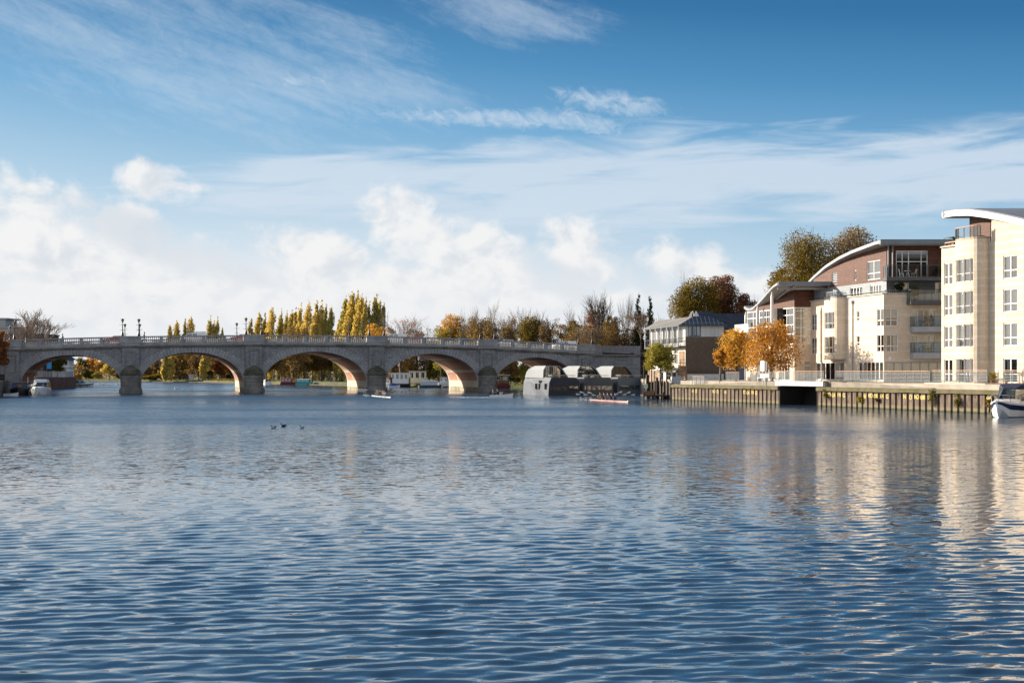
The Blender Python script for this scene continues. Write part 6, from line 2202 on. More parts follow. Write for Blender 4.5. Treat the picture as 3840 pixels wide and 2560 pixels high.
# ------------------------------------------------------------------ larger boats
def cruiser(label, loc, rz, L, Bm, hullm, bandm, canopy, free=1.0, cabin_h=.75, rail=True, group=None, fwd=.10):
    """bow towards +x"""
    t = thing('motor_cruiser', label, 'motor boat', loc, rz, group)
    S = [(-.5, .94, .86, 0), (-.25, 1.0, .90, 0), (0, .98, .96, 0), (.2, .86, 1.06, .02), (.36, .55, 1.18, .12), (.46, .24, 1.28, .34), (.5, .05, 1.32, .60)]
    mb = MB()
    rings = []
    for f, wf, zf, kf in S:
        w_, z = Bm / 2 * wf, free * zf
        x = f * L
        kz = -.35 + kf * free * .9
        cz = max(.05, kz + .32) if kf < .3 else (kz + z) * .55
        cx = x - (.03 * L * max(0, f - .2) * 2)
        rings.append([(x, -w_, z), (cx, -w_ * .82, cz), (cx - .02 * L * (f > .3), 0, kz), (cx, w_ * .82, cz), (x, w_, z), (x, 0, z + .04)])
    mb.loft(rings)
    h_ = mb.build('hull', hullm, t)
    if bandm:
        mb = MB()
        for s in (1, -1):
            for (f0, w0, z0, k0), (f1, w1, z1, k1), r0, r1 in zip(S[:-1], S[1:], rings[:-1], rings[1:]):
                def pt(r, q):
                    a, b = Vector(r[0 if s < 0 else 4]), Vector(r[1 if s < 0 else 3])
                    p = a.lerp(b, q); p.y += s * .012; p.x += .01
                    return tuple(p)
                mb.add([pt(r0, .14), pt(r1, .14), pt(r1, .50), pt(r0, .50)], [(0, 1, 2, 3) if s < 0 else (3, 2, 1, 0)])
        mb.build('hull_band', bandm, h_)
    # moulded foredeck
    mb = MB()
    mb.loft([[(x, -w_, z0), (x + .02, -w_ * .78, z1), (x + .02, w_ * .78, z1), (x, w_, z0)] for x, w_, z0, z1 in ((-.02 * L, Bm * .43, free * .98, free * 1.30), (.18 * L, Bm * .38, free * 1.04, free * 1.42), (.36 * L, Bm * .22, free * 1.16, free * 1.34), (.45 * L, Bm * .07, free * 1.24, free * 1.29))], closed=True)
    mb.build('foredeck', 'hull_white', t, smooth=False)
    zs = free * 1.30
    xw = fwd * L
    w0, w1 = Bm * .40, Bm * .33
    mb = MB(); gl = MB()
    A = [(xw, -w0 * .55, zs + .10), (xw, w0 * .55, zs + .10), (xw - .16 * L, w0, zs), (xw - .16 * L, -w0, zs)]
    Bq = [(xw - .09 * L, -w1 * .5, zs + cabin_h), (xw - .09 * L, w1 * .5, zs + cabin_h), (xw - .19 * L, w1 * 1.1, zs + cabin_h), (xw - .19 * L, -w1 * 1.1, zs + cabin_h)]
    for i, j in ((0, 1), (1, 2), (3, 0)):
        gl.add([A[i], A[j], Bq[j], Bq[i]], [(0, 1, 2, 3)])
        mb.bar(A[i], Bq[i], .05, .05); mb.bar(A[j], Bq[j], .05, .05); mb.bar(Bq[i], Bq[j], .05, .06); mb.bar(A[i], A[j], .05, .05)
    ws = mb.build('windscreen', canopy or 'white_paint', t)
    gl.build('windscreen_glass', 'glass_dark', ws)
    if canopy:
        mb = MB()
        mb.loft([[(x, -w1 * q, zs + cabin_h), (x, -w1 * q * .9, zt_), (x, w1 * q * .9, zt_), (x, w1 * q, zs + cabin_h)] for x, q, zt_ in ((xw - .10 * L, .6, zs + cabin_h + .08), (xw - .16 * L, 1.1, zs + cabin_h + .42), (-.30 * L, 1.2, zs + cabin_h + .46), (-.46 * L, 1.15, zs + cabin_h + .2))])
        mb.build('canopy', canopy, t)
        mb = MB()
        mb.add([(xw - .19 * L, -w1 * 1.14, zs + cabin_h), (-.46 * L, -w1 * 1.18, zs + cabin_h), (-.48 * L, -w0 * 1.05, zs - .2), (xw - .16 * L, -w0 * 1.02, zs)], [(0, 1, 2, 3)])
        mb.add([(xw - .19 * L, w1 * 1.14, zs + cabin_h), (-.46 * L, w1 * 1.18, zs + cabin_h), (-.48 * L, w0 * 1.05, zs - .2), (xw - .16 * L, w0 * 1.02, zs)], [(3, 2, 1, 0)])
        mb.build('canopy_window', 'glass_dark', t)
    mb = MB(); mb.box(-.5 * L, -.05 * L, -Bm * .42, Bm * .42, free * .5, free * .98 + .25); mb.build('cockpit_side', 'hull_white', t)
    if rail:
        mb = MB()
        for s in (1, -1):
            pts = [(.02 * L, s * Bm * .44, free * 1.0 + .62), (.2 * L, s * Bm * .41, free * 1.08 + .6), (.38 * L, s * Bm * .26, free * 1.2 + .56), (.51 * L, s * .05, free * 1.3 + .55)]
            mb.tube(pts, .022, 5)
            mb.tube([(-.06 * L, s * Bm * .44, free * 1.0), pts[0]], .022, 5)
            for p, b in zip(pts[1:], ((.18 * L, s * Bm * .41, free * 1.06), (.35 * L, s * Bm * .27, free * 1.18), (.47 * L, s * .12, free * 1.28))):
                mb.tube([b, p], .02, 5)
        mb.build('bow_rail', 'steel', t)
    mb = MB()
    for f in (-.3, .05, .28):
        mb.ell((f * L, -Bm * .50 * (1 if f < .2 else .78), free * .55), (.11, .10, .28), 8, 6)
    mb.build('fender_rail', 'black', t, smooth=True)
    return t


plain('navy_paint', (.015, .025, .075), .25, .1, 3, coat=.3)
plain('canvas_navy', (.02, .028, .06), .8, .15, 4)
plain('canvas_grey', (.30, .32, .34), .8, .1, 4)
cruiser('white motor cruiser with a navy hull stripe and navy canopy moored at the quay', (41.95, 111.9, 0), math.atan2(-.80, -.60), 8.4, 2.9, 'hull_white', 'navy_paint', 'canvas_navy', 1.05, .95, fwd=.17)
cruiser('white cruiser with a flat white canopy, bow on, beside the dark narrowboat', (*at(150, 216), 0), R(-78), 7.5, 2.9, 'hull_white', None, 'white_paint', 1.0, .8)
cruiser('pale cruiser with a dark flybridge moored beyond the brick river wall', (*at(308, 333), 0), R(-8), 6.2, 2.4, 'hull_white', 'dark_grey', 'canvas_grey', .75, .55)


def narrowboat(label, loc, rz, L, Bm, hullm, cabm, roofm, hz=.75, ch=1.0, name='narrowboat', win=5, bowx=.78, cat='canal boat'):
    """bow towards +x"""
    t = thing(name, label, cat, loc, rz)
    mb = MB()
    mb.loft([[(x, -w_, z), (x - .1, -w_ * .92, -.3), (x - .1, w_ * .92, -.3), (x, w_, z)] for x, w_, z in ((-L / 2, Bm * .34, hz * 1.05), (-L * .45, Bm * .5, hz), (L * .33, Bm * .5, hz), (L * .44, Bm * .34, hz * 1.15), (L / 2, .05, hz * 1.45))])
    h_ = mb.build('hull', hullm, t)
    mb = MB()
    for s in (1, -1):
        mb.bar((-L * .46, s * Bm * .51, hz - .06), (L * .33, s * Bm * .51, hz - .06), .05, .09)
    mb.build('rubbing_strake', 'black', h_)
    x0, x1 = -L * .40, L * (bowx - .5)
    mb = MB()
    mb.loft([[(x, -Bm * .45, hz - .02), (x, -Bm * .38, hz + ch), (x, Bm * .38, hz + ch), (x, Bm * .45, hz - .02)] for x in (x0, x1)])
    mb.build('cabin', cabm, t)
    mb = MB()
    mb.loft([[(x, -Bm * .42, hz + ch), (x, -Bm * .2, hz + ch + .10), (x, Bm * .2, hz + ch + .10), (x, Bm * .42, hz + ch)] for x in (x0 - .1, x1 + .12)])
    mb.build('cabin_roof', roofm, t)
    for k in range(win):
        for s in (1, -1):
            xx = x0 + (x1 - x0) * (k + .5) / win
            y0, y1 = Bm * .43, Bm * .398
            mb = MB()
            mb.add([(xx - .3, s * (y0 + .008), hz + ch * .35), (xx + .3, s * (y0 + .008), hz + ch * .35), (xx + .3, s * (y1 + .008), hz + ch * .78), (xx - .3, s * (y1 + .008), hz + ch * .78)], [(0, 1, 2, 3) if s < 0 else (3, 2, 1, 0)])
            mb.build('window', 'glass_dark', t)
    mb = MB(); mb.box(x1 - .02, x1 + .015, -.32, .32, hz + .05, hz + ch * .85); mb.build('door', 'timber', t)
    return t


plain('paint_pink', (.30, .11, .12), .5, .1, 3)
plain('paint_teal', (.10, .42, .44), .45, .08, 3)
plain('paint_paleblue', (.42, .52, .60), .4, .08, 3)
plain('paint_maroon', (.12, .025, .022), .5, .15, 3)
plain('tarp_blue', (.02, .09, .34), .7, .12, 4)
nb = narrowboat('dark blue narrowboat, bow on, with a pale ring on its front, under the bridge end', (*at(82, 221), 0), R(-76), 11, 2.9, 'black', 'cloth_denim', 'navy_paint', .95, .95)
mb = MB(); mb.tube([(2.95, .30 * math.cos(a), 1.55 + .30 * math.sin(a)) for a in [2 * math.pi * i / 14 for i in range(15)]], .05, 5, cap=False); mb.build('lifebuoy', 'white_paint', nb)
mb = MB(); mb.tube([(-.5, .9, 1.9), (-.5, .9, 2.9)], .08, 8); mb.build('chimney', 'steel', nb)
narrowboat('pink and plum narrowboat moored by the park under the third arch', (*at(1083, 392), 0), R(-12), 5.0, 2.1, 'paint_maroon', 'paint_pink', 'paint_pink', .8, 1.15, win=3, bowx=.70)
narrowboat('turquoise covered boat moored by the park under the third arch', (*at(1142, 391), 0), R(-10), 5.2, 2.1, 'paint_teal', 'paint_teal', 'white_paint', .8, .85, win=3, bowx=.8)
narrowboat('small white and black boat just right of the second pier', (*at(1000, 393), 0), R(-60), 4.2, 2.0, 'hull_white', 'dark_grey', 'dark_grey', .8, .8, win=2)
narrowboat('pale blue narrowboat with a row of windows under the fourth arch', (*at(1612, 321), 0), R(4), 5.6, 2.2, 'dark_grey', 'paint_paleblue', 'paint_paleblue', .6, 1.0, win=5, bowx=.84)


def houseboat(label, x0, x1, d, hz, top, hullm, wallm, roofm, win, over=.25, door=True, hull_h=.9):
    X0, X1 = at(x0, d)[0], at(x1, d)[0]
    L = X1 - X0
    t = thing('houseboat', label, 'houseboat', ((X0 + X1) / 2, d, 0))
    mb = MB(); mb.loft([[(x, -1.6 * q, hull_h), (x * .97, -1.4 * q, -.3), (x * .97, 1.4, -.3), (x, 1.6, hull_h)] for x, q in ((-L * .5, .8), (-L * .4, 1), (L * .4, 1), (L * .5, .8))]); mb.build('hull', hullm, t)
    hs = []
    n = win
    for k in range(n):
        a = L * .86 * (k + .18) / n; b = L * .86 * (k + .78) / n
        hs.append((a, b, hz + (top - hz) * .38, top - .25))
    wall(t, 'cabin_wall', wallm, (-L * .43, -1.25), (1, 0), L * .86, hull_h - .02, top, hs, depth=.06)
    for h_ in hs:
        window(t, (-L * .43, -1.25), (1, 0), h_, 2, (), depth=.03, fw=.05, frame='white_paint', cloth=0)
    mb = MB(); mb.box(-L * .43, -L * .42, -1.24, 1.3, hull_h, top); mb.box(L * .42, L * .43, -1.24, 1.3, hull_h, top); mb.box(-L * .41, L * .41, 1.25, 1.3, hull_h, top); mb.build('cabin_end', wallm, t)
    mb = MB(); mb.box(-L * .43 - over, L * .43 + over, -1.25 - over, 1.3 + over, top, top + .12); mb.build('cabin_roof', roofm, t)
    if door:
        mb = MB(); mb.box(-L * .46, -L * .46 + .5, -1.3, -1.26, hull_h, hull_h + 1.5); mb.build('door', 'paint_maroon', t)
    mb = MB(); mb.tube([(L * .2, 0, top), (L * .2, 0, top + .8)], .07, 6); mb.build('stovepipe', 'black', t)
    return t


houseboat('white-walled houseboat with a dark hull right of the third pier', 1462, 1538, 334, 1.2, 3.5, 'black', 'white_paint', 'white_paint', 4)
houseboat('taller cream houseboat with a flat overhanging roof', 1530, 1603, 340, 1.2, 4.0, 'black', 'cream_paint', 'zinc', 3, .45)
houseboat('white boathouse hull at the lit foot of the fourth arch', 1640, 1690, 325, .9, 2.6, 'hull_white', 'white_paint', 'timber', 2, hull_h=1.3)
houseboat('low white moored hull half hidden by the third pier', 1438, 1470, 338, .8, 1.9, 'white_paint', 'white_paint', 'timber', 1)
hb = houseboat('brown wooden boat with a rounded dark red stern under the fifth arch', 1852, 1912, 303, 1.3, 3.0, 'timber', 'timber', 'cream_paint', 2, .35)
mb = MB(); mb.lathe([(.0, 0), (1.55, .0), (1.62, .12), (1.2, .2)], 20); o = mb.build('stern_board', 'paint_maroon', hb, (.4, -1.62, .55)); o.rotation_euler = (R(90), 0, 0); o.scale = (1, .48, 1)
t = thing('dinghy', 'small white dinghy under a bright blue cover by the third pier', 'boat', (*at(1478, 322), 0), R(8))
mb = MB(); mb.loft([[(x, -w_, z), (x, -w_ * .7, -.15), (x, w_ * .7, -.15), (x, w_, z)] for x, w_, z in ((-1.35, .55, .5), (0, .65, .5), (.9, .45, .6), (1.4, .05, .7))]); mb.build('hull', 'hull_white', t)
mb = MB(); mb.loft([[(x, -w_, .48), (x, -w_ * .5, z), (x, w_ * .5, z), (x, w_, .48)] for x, w_, z in ((-1.2, .5, .7), (-.5, .62, 1.15), (.3, .6, 1.05), (1.0, .35, .65))]); mb.build('cover', 'tarp_blue', t)
t = thing('rowing_dinghy', 'small pale tender lying against the left quay wall', 'boat', (*at(38, 208), 0), R(20))
mb = MB(); mb.loft([[(x, -w_, z), (x, -w_ * .7, -.15), (x, w_ * .7, -.15), (x, w_, z)] for x, w_, z in ((-1.0, .5, .4), (0, .6, .4), (.8, .4, .5), (1.2, .05, .6))]); mb.build('hull', 'hull_white', t)

# floating homes ------------------------------------------------------
plain('shell_white', (.25, .27, .29), .4, .05, .6)
plain('flank_grey', (.095, .11, .135), .65, .1, .6, spec=.2)
plain('front_navy', (.018, .026, .042), .4, .15, 1)
plain('front_slate', (.055, .065, .08), .4, .12, 1)
plain('front_blue', (.10, .13, .16), .4, .12, 1)


def floating_home(label, x, d, fm, flm):
    t = thing('floating_home', label, 'floating home', (*at(x, d), 0), R(17))
    F0 = [(-2.0, 2.85), (2.25, 2.85), (2.8, 2.15), (2.8, -.3), (-2.55, -.3), (-2.35, 2.1)]
    ring = lambda y, sc_, dz, bl: [(px_ * sc_ + (bl if px_ < 0 else 0), y, pz + dz if pz > 0 else pz) for px_, pz in F0]
    mb = MB()
    R_ = [ring(.03, 1, 0, 0), ring(4.5, 1.02, .05, -.45), ring(10, 1.0, .1, -.2), ring(15, .82, -.1, 0)]
    R_[1][5] = (R_[1][5][0] - .35, 4.5, 1.75)
    mb.loft(R_)
    mb.build('hull', flm, t)
    # dark front with a long window strip
    hs = [(-2.2, .55), (.75, 2.55)]
    mb = MB()
    def q(poly, y=-.02):
        mb.add([(a, y, b) for a, b in poly], [tuple(range(len(poly)))])
    q([(-2.35, 2.1), (2.8, 2.15), (2.25, 2.85), (-2.0, 2.85)])
    q([(-2.38, 1.5), (2.8, 1.5), (2.8, 2.15), (-2.35, 2.1)])
    q([(-2.55, -.3), (2.8, -.3), (2.8, .85), (-2.46, .85)])
    q([(-2.46, .85), (-2.2, .85), (-2.2, 1.5), (-2.38, 1.5)])
    q([(.55, .85), (.75, .85), (.75, 1.5), (.55, 1.5)])
    q([(2.55, .85), (2.8, .85), (2.8, 1.5), (2.55, 1.5)])
    fr = mb.build('front', fm, t)
    for a, b in hs:
        mb = MB(); mb.add([(a, .0, .85), (b, .0, .85), (b, .0, 1.5), (a, .0, 1.5)], [(0, 1, 2, 3)]); mb.build('strip_window', 'glass_dark', fr)
    mb = MB(); mb.bar((-.9, -.04, 1.55), (.3, -.04, .8), .05, .12); mb.bar((.9, -.04, .8), (2.1, -.04, 1.55), .05, .12); mb.build('brace', fm, fr)
    # upper shell
    U = [(-2.45, 2.85), (-2.4, 4.1), (-1.95, 4.78), (.25, 4.78), (.95, 4.22), (1.95, 2.85)]
    mb = MB()
    up = lambda y, s_, top, sh: [(a * s_ + sh, y, 2.85 + (b - 2.85) * top) for a, b in U]
    r0, r1, r2, r3 = up(2.9, 1, 1, 0), up(8.5, 1.0, 1.0, -.1), up(12.6, .95, .75, .1), up(14.8, .8, .12, .2)
    mb.loft([r0, r1, r2, r3], cap=False, closed=False)
    inn = lambda r, y: [(a * .94 - .02, y, 2.85 + (b - 2.85) * .94) for a, b in U]
    i0, i1 = inn(U, 2.9), inn(U, 8)
    mb.loft([i1, i0], cap=False, closed=False)
    n = len(U)
    mb.add(r0 + i0, [(k, k + 1, n + k + 1, n + k) for k in range(n - 1)])
    sh = mb.build('upper_shell', 'shell_white', t)
    mb = MB(); mb.add([(a * .94 - .02, 3.5, 2.85 + (b - 2.85) * .94) for a, b in U], [tuple(range(n))[::-1]]); gz = mb.build('glazing', 'glass_dark', t)
    mb = MB()
    for xx in (-1.5, -.75, 0, .75):
        zt_ = 4.62 if xx < .3 else 4.2
        mb.bar((xx, 3.45, 2.87), (xx, 3.45, zt_), .06, .06, up=(0, 1, 0))
    mb.bar((-2.3, 3.45, 3.95), (1.1, 3.45, 3.95), .05, .05); mb.build('glazing_bar', 'dark_grey', gz)
    mb = MB(); mb.box(-2.2, 1.6, 6.5, 6.6, 2.86, 4.5); mb.build('inner_wall', 'cream_paint', t)
    # deck rail and flank windows
    railing(t, [(-1.8, 2.7, 2.86), (-1.8, .25, 2.86), (2.1, .25, 2.86), (2.3, 2.7, 2.86)], .42, 1.2, posts='steel', hand='steel', fill='two', pw=.03)
    for yy, zz, ww, hh in ((1.1, 1.0, .45, .9), (3.2, 1.0, .42, .9), (3.2, 2.0, .42, .4), (4.3, 1.0, .6, .9)):
        k = min(1, yy / 4.5)
        xa = -2.42 - .42 * k - .36 * k * (1 - abs(zz - 1.3) / 2)
        mb = MB(); mb.box(xa - .14, xa + .2, yy - ww / 2, yy + ww / 2, zz, zz + hh); mb.build('window', 'glass_dark', t)
    return t


floating_home('faceted floating home with a navy front, first of three, nearest the fourth pier', 2112, 214, 'front_navy', 'flank_grey')
floating_home('faceted floating home with a slate grey front, middle one of three', 2240, 218.5, 'front_slate', 'flank_grey')
floating_home('faceted floating home with a pale blue-grey front, last of three by the pub', 2366, 223, 'front_blue', 'flank_grey')

# ------------------------------------------------------------------ traffic on the bridge
for nm, c_ in (('car_white', (.75, .75, .74)), ('car_red', (.36, .03, .03)), ('car_dark', (.03, .035, .045)), ('car_pink', (.45, .12, .12)), ('car_silver', (.42, .44, .46))):
    plain(nm, c_, .25, .03, 1, coat=.5)


def vehicle(label, x, w_, paint, kind='car', rev=False):
    s = bs(x) * (D0 + w_) / D0
    p = bpt(s, w_, ztop(s) - 1.155)
    t = thing('van' if kind == 'van' else 'car', label, kind, p, R(TH) + (math.pi if rev else 0), 'traffic crossing the bridge')
    if kind == 'van':
        t.scale = (.94, .94, .90)
        low_ = [(-2.45, .35), (2.4, .35), (2.5, .8), (2.3, 1.15), (1.75, 1.28), (-2.5, 1.28)]
        cab = [(1.75, 1.28), (1.05, 1.98), (-2.42, 2.05), (-2.5, 1.28)]
        hw, L = .95, 2.5
        gl = [[(1.62, 1.33), (1.05, 1.88), (.35, 1.88), (.35, 1.33)], [(.2, 1.33), (.2, 1.88), (-.6, 1.88), (-.6, 1.33)]]
    else:
        low_ = [(-2.05, .32), (2.05, .32), (2.15, .62), (1.95, .86), (.95, .98), (-2.05, .98), (-2.12, .6)]
        cab = [(.95, .98), (.25, 1.44), (-1.15, 1.48), (-1.95, .98)]
        hw, L = .87, 2.1
        gl = [[(.80, 1.02), (.24, 1.39), (-.38, 1.40), (-.38, 1.02)], [(-.46, 1.02), (-.46, 1.40), (-1.12, 1.42), (-1.65, 1.02)]]
    mb = MB(); mb.yprism(low_, -hw, hw)
    n = len(cab)
    mb.add([(a, -hw * (1 if b < 1.3 and kind == 'car' and b < 1 or (kind == 'van' and b < 1.3) else .86), b) for a, b in cab] + [(a, hw * (1 if b < 1.3 and kind == 'car' and b < 1 or (kind == 'van' and b < 1.3) else .86), b) for a, b in cab],
           [tuple(range(n)), tuple(range(n, 2 * n))[::-1]] + [(i, n + i, n + (i + 1) % n, (i + 1) % n) for i in range(n)])
    mb.build('body', paint, t)
    z0, z1 = cab[0][1], cab[1][1]
    for g_ in gl:
        for s_ in (1, -1):
            mb = MB()
            yy = lambda b: s_ * (hw * (1 - .14 * (b - z0) / (z1 - z0)) + .012)
            mb.add([(a, yy(b), b) for a, b in g_], [(0, 1, 2, 3) if s_ > 0 else (3, 2, 1, 0)])
            mb.build('side_window', 'glass_dark', t)
    a, b = cab[0], cab[1]
    mb = MB(); mb.add([(a[0] - .06 + .02, -hw * .93, a[1] + .06), (a[0] - .06 + .02, hw * .93, a[1] + .06), (b[0] + .08, hw * .80, b[1] - .05), (b[0] + .08, -hw * .80, b[1] - .05)], [(0, 1, 2, 3)]); mb.build('windscreen', 'glass_dark', t)
    for xx in (-L * .62, L * .62):
        for s_ in (1, -1):
            mb = MB(); mb.tube([(xx, s_ * (hw - .2), .32), (xx, s_ * (hw + .01), .32)], .32, 14); wh = mb.build('wheel', 'rubber', t)
            mb = MB(); mb.tube([(xx, s_ * (hw - .05), .32), (xx, s_ * (hw + .02), .32)], .19, 10); mb.build('rim', 'steel', wh)
    for s_ in (1, -1):
        mb = MB(); mb.cbox((low_[2][0] - .03, s_ * hw * .72, .68), .1, .28, .14); mb.build('headlight', 'lantern_glass', t)
    return t


v1 = vehicle('white van with a black roof rack crossing the second arch', 726, 5.2, 'car_white', 'van', True)
mb = MB()
for xx in (-1.8, -.6, .6):
    mb.bar((xx, -.85, 2.16), (xx, .85, 2.16), .05, .05); mb.bar((xx, -.8, 2.0), (xx, -.8, 2.16), .05, .05, up=(0, 1, 0)); mb.bar((xx, .8, 2.0), (xx, .8, 2.16), .05, .05, up=(0, 1, 0))
for yy in (-.85, 0, .85):
    mb.bar((-2.4, yy, 2.2), (1.1, yy, 2.2), .05, .05)
mb.build('roof_rack', 'black', v1)
vehicle('white van right of the third pier on the bridge', 1478, 5.2, 'car_white', 'van', True)
vehicle('pinkish red car beside the white van right of the third pier', 1556, 4.8, 'car_pink', 'car', True)
vehicle('dark saloon car above the fourth arch', 1728, 4.8, 'car_dark', 'car', True)
vehicle('white car just right of the fourth pier', 1895, 4.8, 'car_white', 'car', True)
v2 = vehicle('white van with a pale roof near the right end of the bridge', 2115, 4.8, 'car_white', 'van', True)
vehicle('red car just left of the second pier', 905, 5, 'car_red', 'car', True)
vehicle('red car just left of the first pier', 432, 5, 'car_red', 'car', True)


def walker(label, x, w_, top, legs='cloth_black', rz=R(105)):
    s = bs(x) * (D0 + w_) / D0
    person('walk', bpt(s, w_, ztop(s) - 1.035), rz, label, top, legs, tall=1.04)


walker('dark-clothed person walking on the bridge over the first arch', 235, 1.6, 'cloth_black')
walker('dark-clothed person on the bridge just right of the first pier', 541, 1.8, 'cloth_navy', rz=R(-75))
walker('person in a pale jacket on the far pavement behind the first pier', 517, 23, 'cloth_white', rz=R(-75))
person('walk', (*at(752, 498), .77), R(95), 'person walking on the far towpath beside the white pillar', 'cloth_black', 'cloth_denim')
person('walk', (*at(1245, 402), .77), R(200), 'person in a reddish coat walking in the park under the third arch', 'cloth_maroon')
p = at(718, 500)
t = thing('gate_pillar', 'short white stone pillar on the bank under the second arch', 'pillar', (p[0], p[1], .75))
mb = MB(); mb.box(-.9, .9, -.5, .5, 0, 2.0); mb.build('shaft', 'white_concrete', t)
mb = MB(); mb.box(-1.05, 1.05, -.6, .6, 2.0, 2.25); mb.build('cap', 'white_concrete', t)
t = thing('park_fence', 'thin grey park fence along the bank under the second arch', 'fence', (*at(735, 506), .75))
railing(t, [(-14, 3, 0), (13, -8, 0)], 1.5, 2.4, posts='grey_paint', hand='grey_paint', fill='two')
t = thing('park_fence', 'dark park fence behind the tree trunks under the third arch', 'fence', (*at(1140, 452), .75))
railing(t, [(-16, 6, 0), (18, -8, 0)], 1.9, 2.6, posts='dark_grey', hand='dark_grey', fill='bars')


# ------------------------------------------------------------------ birds
plain('feather_black', (.012, .012, .014), .6, .2, 9)
plain('feather_white', (.72, .72, .70), .7, .06, 9)
plain('beak', (.45, .30, .08), .5, .1, 9)


def duck(name, label, cat, x, d, rz, L, body, flank, neck=.8, group=None):
    t = thing(name, label, cat, (*at(x, d), .045), rz, group)
    mb = MB()
    st = [(-.56, .02, .28, .32), (-.44, .16, .10, .32), (-.2, .26, -.18, .30), (.1, .29, -.20, .29), (.34, .20, -.14, .26), (.47, .07, .0, .20)]
    rings = []
    for f, w_, z0, z1 in st:
        rings.append([(f * L, w_ * L * math.cos(a), (z0 + z1) / 2 * L + (z1 - z0) / 2 * L * math.sin(a)) for a in [2 * math.pi * i / 10 for i in range(10)]])
    mb.loft(rings)
    b = [(.34 * L, 0, .14 * L), (.46 * L, 0, (.22 + .2 * neck) * L), (.44 * L, 0, (.28 + .45 * neck) * L)]
    mb.tube(b, [.11 * L, .07 * L, .08 * L], 8)
    mb.ell((.48 * L, 0, (.31 + .47 * neck) * L), (.14 * L, .10 * L, .11 * L), 10, 7)
    mb.build('body', body, t, smooth=True)
    mb = MB(); mb.loft([[(.58 * L, -.05 * L, (.31 + .47 * neck) * L), (.58 * L, .05 * L, (.31 + .47 * neck) * L), (.58 * L, 0, (.35 + .47 * neck) * L)], [(.74 * L, -.04 * L, (.28 + .47 * neck) * L), (.74 * L, .04 * L, (.28 + .47 * neck) * L), (.74 * L, 0, (.295 + .47 * neck) * L)]])
    mb.build('beak', 'beak', t)
    if flank:
        for s in (1, -1):
            mb = MB(); mb.ell((-.04 * L, s * .235 * L, .07 * L), (.27 * L, .07 * L, .10 * L), 10, 6); mb.build('wing', flank, t, smooth=True)
    return t


dd = CAMZ * 5000 / (1606 - 1396)
duck('tufted_duck', 'black duck with a white flank, leftmost of the three ducks, tail towards the middle one', 'duck', 1026, dd, R(176), .38, 'feather_black', 'feather_white', .12)
duck('tufted_duck', 'black duck with its head held high, in the middle of the three', 'duck', 1064, dd * 1.03, R(184), .38, 'feather_black', None, .35)
duck('tufted_duck', 'small black duck swimming apart on the right of the other two', 'duck', 1133, dd, R(178), .29, 'feather_black', 'feather_white', .45)
for k, (x, d, a) in enumerate(((360, 395, 0), (372, 400, 170), (383, 392, 10), (391, 396, 200), (403, 385, 5), (411, 380, 20), (440, 392, 180))):
    duck('swan', f'swan in the flock under the first arch, {nth[k]} from the left', 'swan', x, d, R(a), .85, 'feather_white', 'feather_white', .55, 'swans under the first arch')
duck('swan', 'lone grey bird on the water under the second arch', 'swan', 663, 292, R(190), 1.0, 'feather_white', None, .35)

# ------------------------------------------------------------------ left bank
t = thing('river_wall', 'dark old stone river wall at the left edge below the bridge', 'wall')
mb = MB(); mb.add([(-74.6, 194, -1), (-79.8, 207, -1), (-87.6, 232, -1), (-87.6, 232, 2.3), (-79.8, 207, 2.3), (-74.6, 194, 2.3), (-110, 194, 2.3), (-110, 232, 2.3)], [(0, 1, 4, 5), (1, 2, 3, 4), (5, 4, 3, 7, 6)]); mb.build('stone_face', 'wall_stone', t)
railing(t, [(-75.2, 195, 2.3), (-80.2, 207, 2.3), (-87.9, 231, 2.3)], 1.1, 1.8, posts='black', hand='black', fill='bars')
t = thing('river_wall', 'red brick river wall with an arcade of white railings beyond the first arch', 'wall')
mb = MB(); mb.add([(-94, 260, -1), (-101.6, 286, -1), (-101.2, 300, -1), (-104, 318, -1), (-110, 334, -1), (-94, 260, 2.6), (-101.6, 286, 2.6), (-101.2, 300, 2.6), (-104, 318, 2.6), (-110, 334, 2.6), (-125, 334, 2.6), (-125, 260, 2.6)], [(0, 1, 6, 5), (1, 2, 7, 6), (2, 3, 8, 7), (3, 4, 9, 8), (5, 6, 7, 8, 9, 10, 11)]); mb.build('brick_face', 'red_brick', t)
mb = MB()
for a, b in (((-101.8, 286, 2.66), (-101.4, 300, 2.66)), ((-101.4, 300, 2.66), (-104.2, 318, 2.66))):
    mb.bar(a, b, .5, .14)
mb.build('coping', 'stone', t)
railing(t, [(-107.5, 280, 2.62), (-102, 287, 2.72), (-101.7, 300, 2.72), (-104.4, 317, 2.72)], 1.2, .9, posts='grey_paint', hand='white_paint', fill='bars')
p = at(237, 322)
t = thing('river_pavilion', 'white two-storey pavilion with arched openings and a dark pyramid roof', 'pavilion', (p[0], p[1], 2.6))
hw = 1.95
hs = [(.25 + .92 * k, .85 + .92 * k, 2.9, 3.85) for k in range(4)]
for o_, d_ in (((-hw, -hw), (1, 0)), ((hw, -hw), (0, 1)), ((hw, hw), (-1, 0)), ((-hw, hw), (0, -1))):
    wall(t, 'wall', 'white_paint', o_, d_, 2 * hw, 0, 4.1, hs, depth=.2, back=False)
mb = MB(); mb.box(-1.5, 1.5, -1.5, 1.5, 2.2, 4.0); mb.build('inner_room', 'interior', t)
mb = MB(); mb.box(-hw - .12, hw + .12, -hw - .12, hw + .12, 2.05, 2.25); mb.build('string_course', 'grey_paint', t)
mb = MB(); mb.loft([[(-2.6, -2.6, 4.1), (2.6, -2.6, 4.1), (2.6, 2.6, 4.1), (-2.6, 2.6, 4.1)], [(-.1, -.1, 6.0), (.1, -.1, 6.0), (.1, .1, 6.0), (-.1, .1, 6.0)]]); mb.build('roof', 'slate', t)
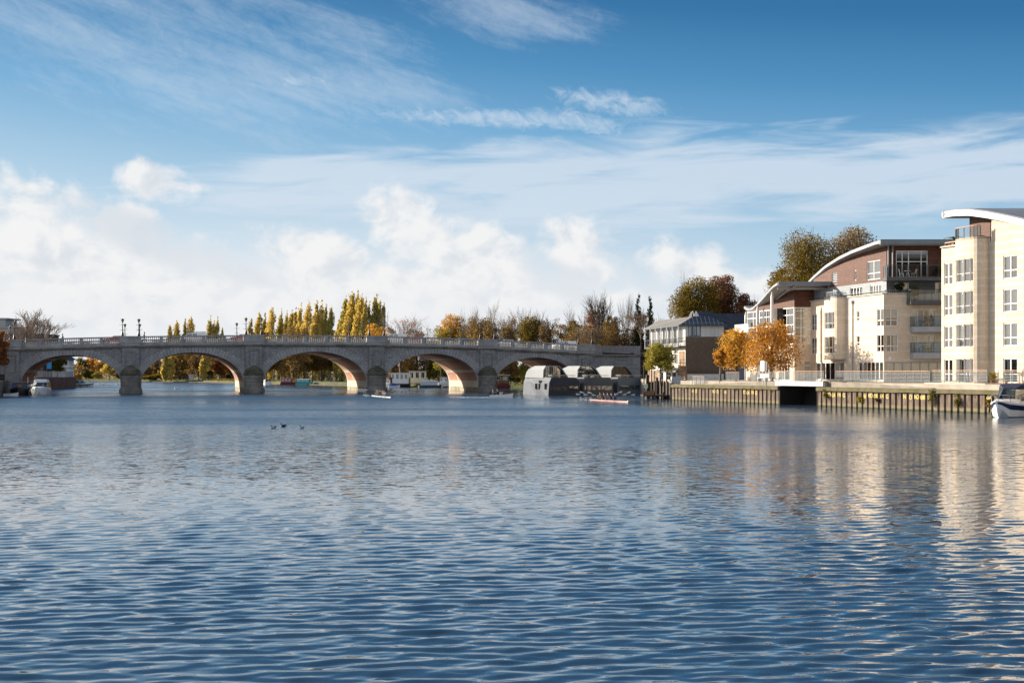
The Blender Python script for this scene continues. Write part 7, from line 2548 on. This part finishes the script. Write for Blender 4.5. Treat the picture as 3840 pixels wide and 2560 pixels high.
for k, (x, d, lab, mt) in enumerate(((150, 300, 'wide black parasol on the terrace under the first arch', 'cloth_black'), (126, 303, 'second black parasol half hidden by the arch', 'cloth_black'))):
    t = thing('parasol', lab, 'parasol', (*at(x, d), 2.62))
    mb = MB(); mb.loft([[(1.7 * math.cos(a), 1.7 * math.sin(a), 2.2) for a in [math.pi / 4 * i for i in range(8)]], [(.06 * math.cos(a), .06 * math.sin(a), 3.3) for a in [math.pi / 4 * i for i in range(8)]]]); mb.build('canopy', mt, t)
    mb = MB(); mb.tube([(0, 0, 0), (0, 0, 3.2)], .05, 6); mb.build('pole', 'dark_grey', t)
t = thing('banner', 'tall bright blue banner between the parasol and the white pavilion', 'banner', (*at(183, 312), 2.62))
plain('banner_blue', (.03, .27, .60), .7, .1, 3)
mb = MB(); mb.tube([(-.5, 0, 0), (-.5, 0, 4.6)], .05, 6); mb.build('pole', 'dark_grey', t)
mb = MB(); mb.box(-.45, .65, -.03, .03, 1.9, 4.5); mb.build('cloth', 'banner_blue', t)
# buildings above the left end
p = at(95, 318)
t = thing('brick_building', 'low flat-topped brown brick building behind the left end of the bridge', 'building', (p[0], p[1], 2))
mb = MB(); mb.box(-4.6, 4.6, -1, 10, 0, 10.6); mb.build('wall', 'brown_brick', t)
mb = MB(); mb.box(-4.8, 4.8, -1.2, 10.2, 10.6, 10.9); mb.build('roof', 'slate', t)
p = at(12, 345)
t = thing('modern_building', 'pale stepped modern building with flat overhanging roofs at the left edge', 'building', (p[0], p[1], 2))
wall(t, 'wall', 'grey_paint', (-6, 0), (1, 0), 9, 0, 13.2, [(.6 + 1.5 * k, 1.7 + 1.5 * k, 11.0, 12.6) for k in range(5)], back=True)
for k in range(5):
    window(t, (-6, 0), (1, 0), (.6 + 1.5 * k, 1.7 + 1.5 * k, 11.0, 12.6), 2, (), cloth=0)
mb = MB(); mb.box(-6, 3.0, .3, 9, 0, 13.1); mb.box(-6, .6, -.0, 8, 13.2, 15.4); mb.build('upper_wall', 'grey_paint', t)
mb = MB(); mb.box(-6.5, 3.6, -.8, 9.4, 13.15, 13.5); mb.box(-6.5, 1.4, -.8, 8.6, 15.4, 15.75); mb.build('roof', 'zinc', t)
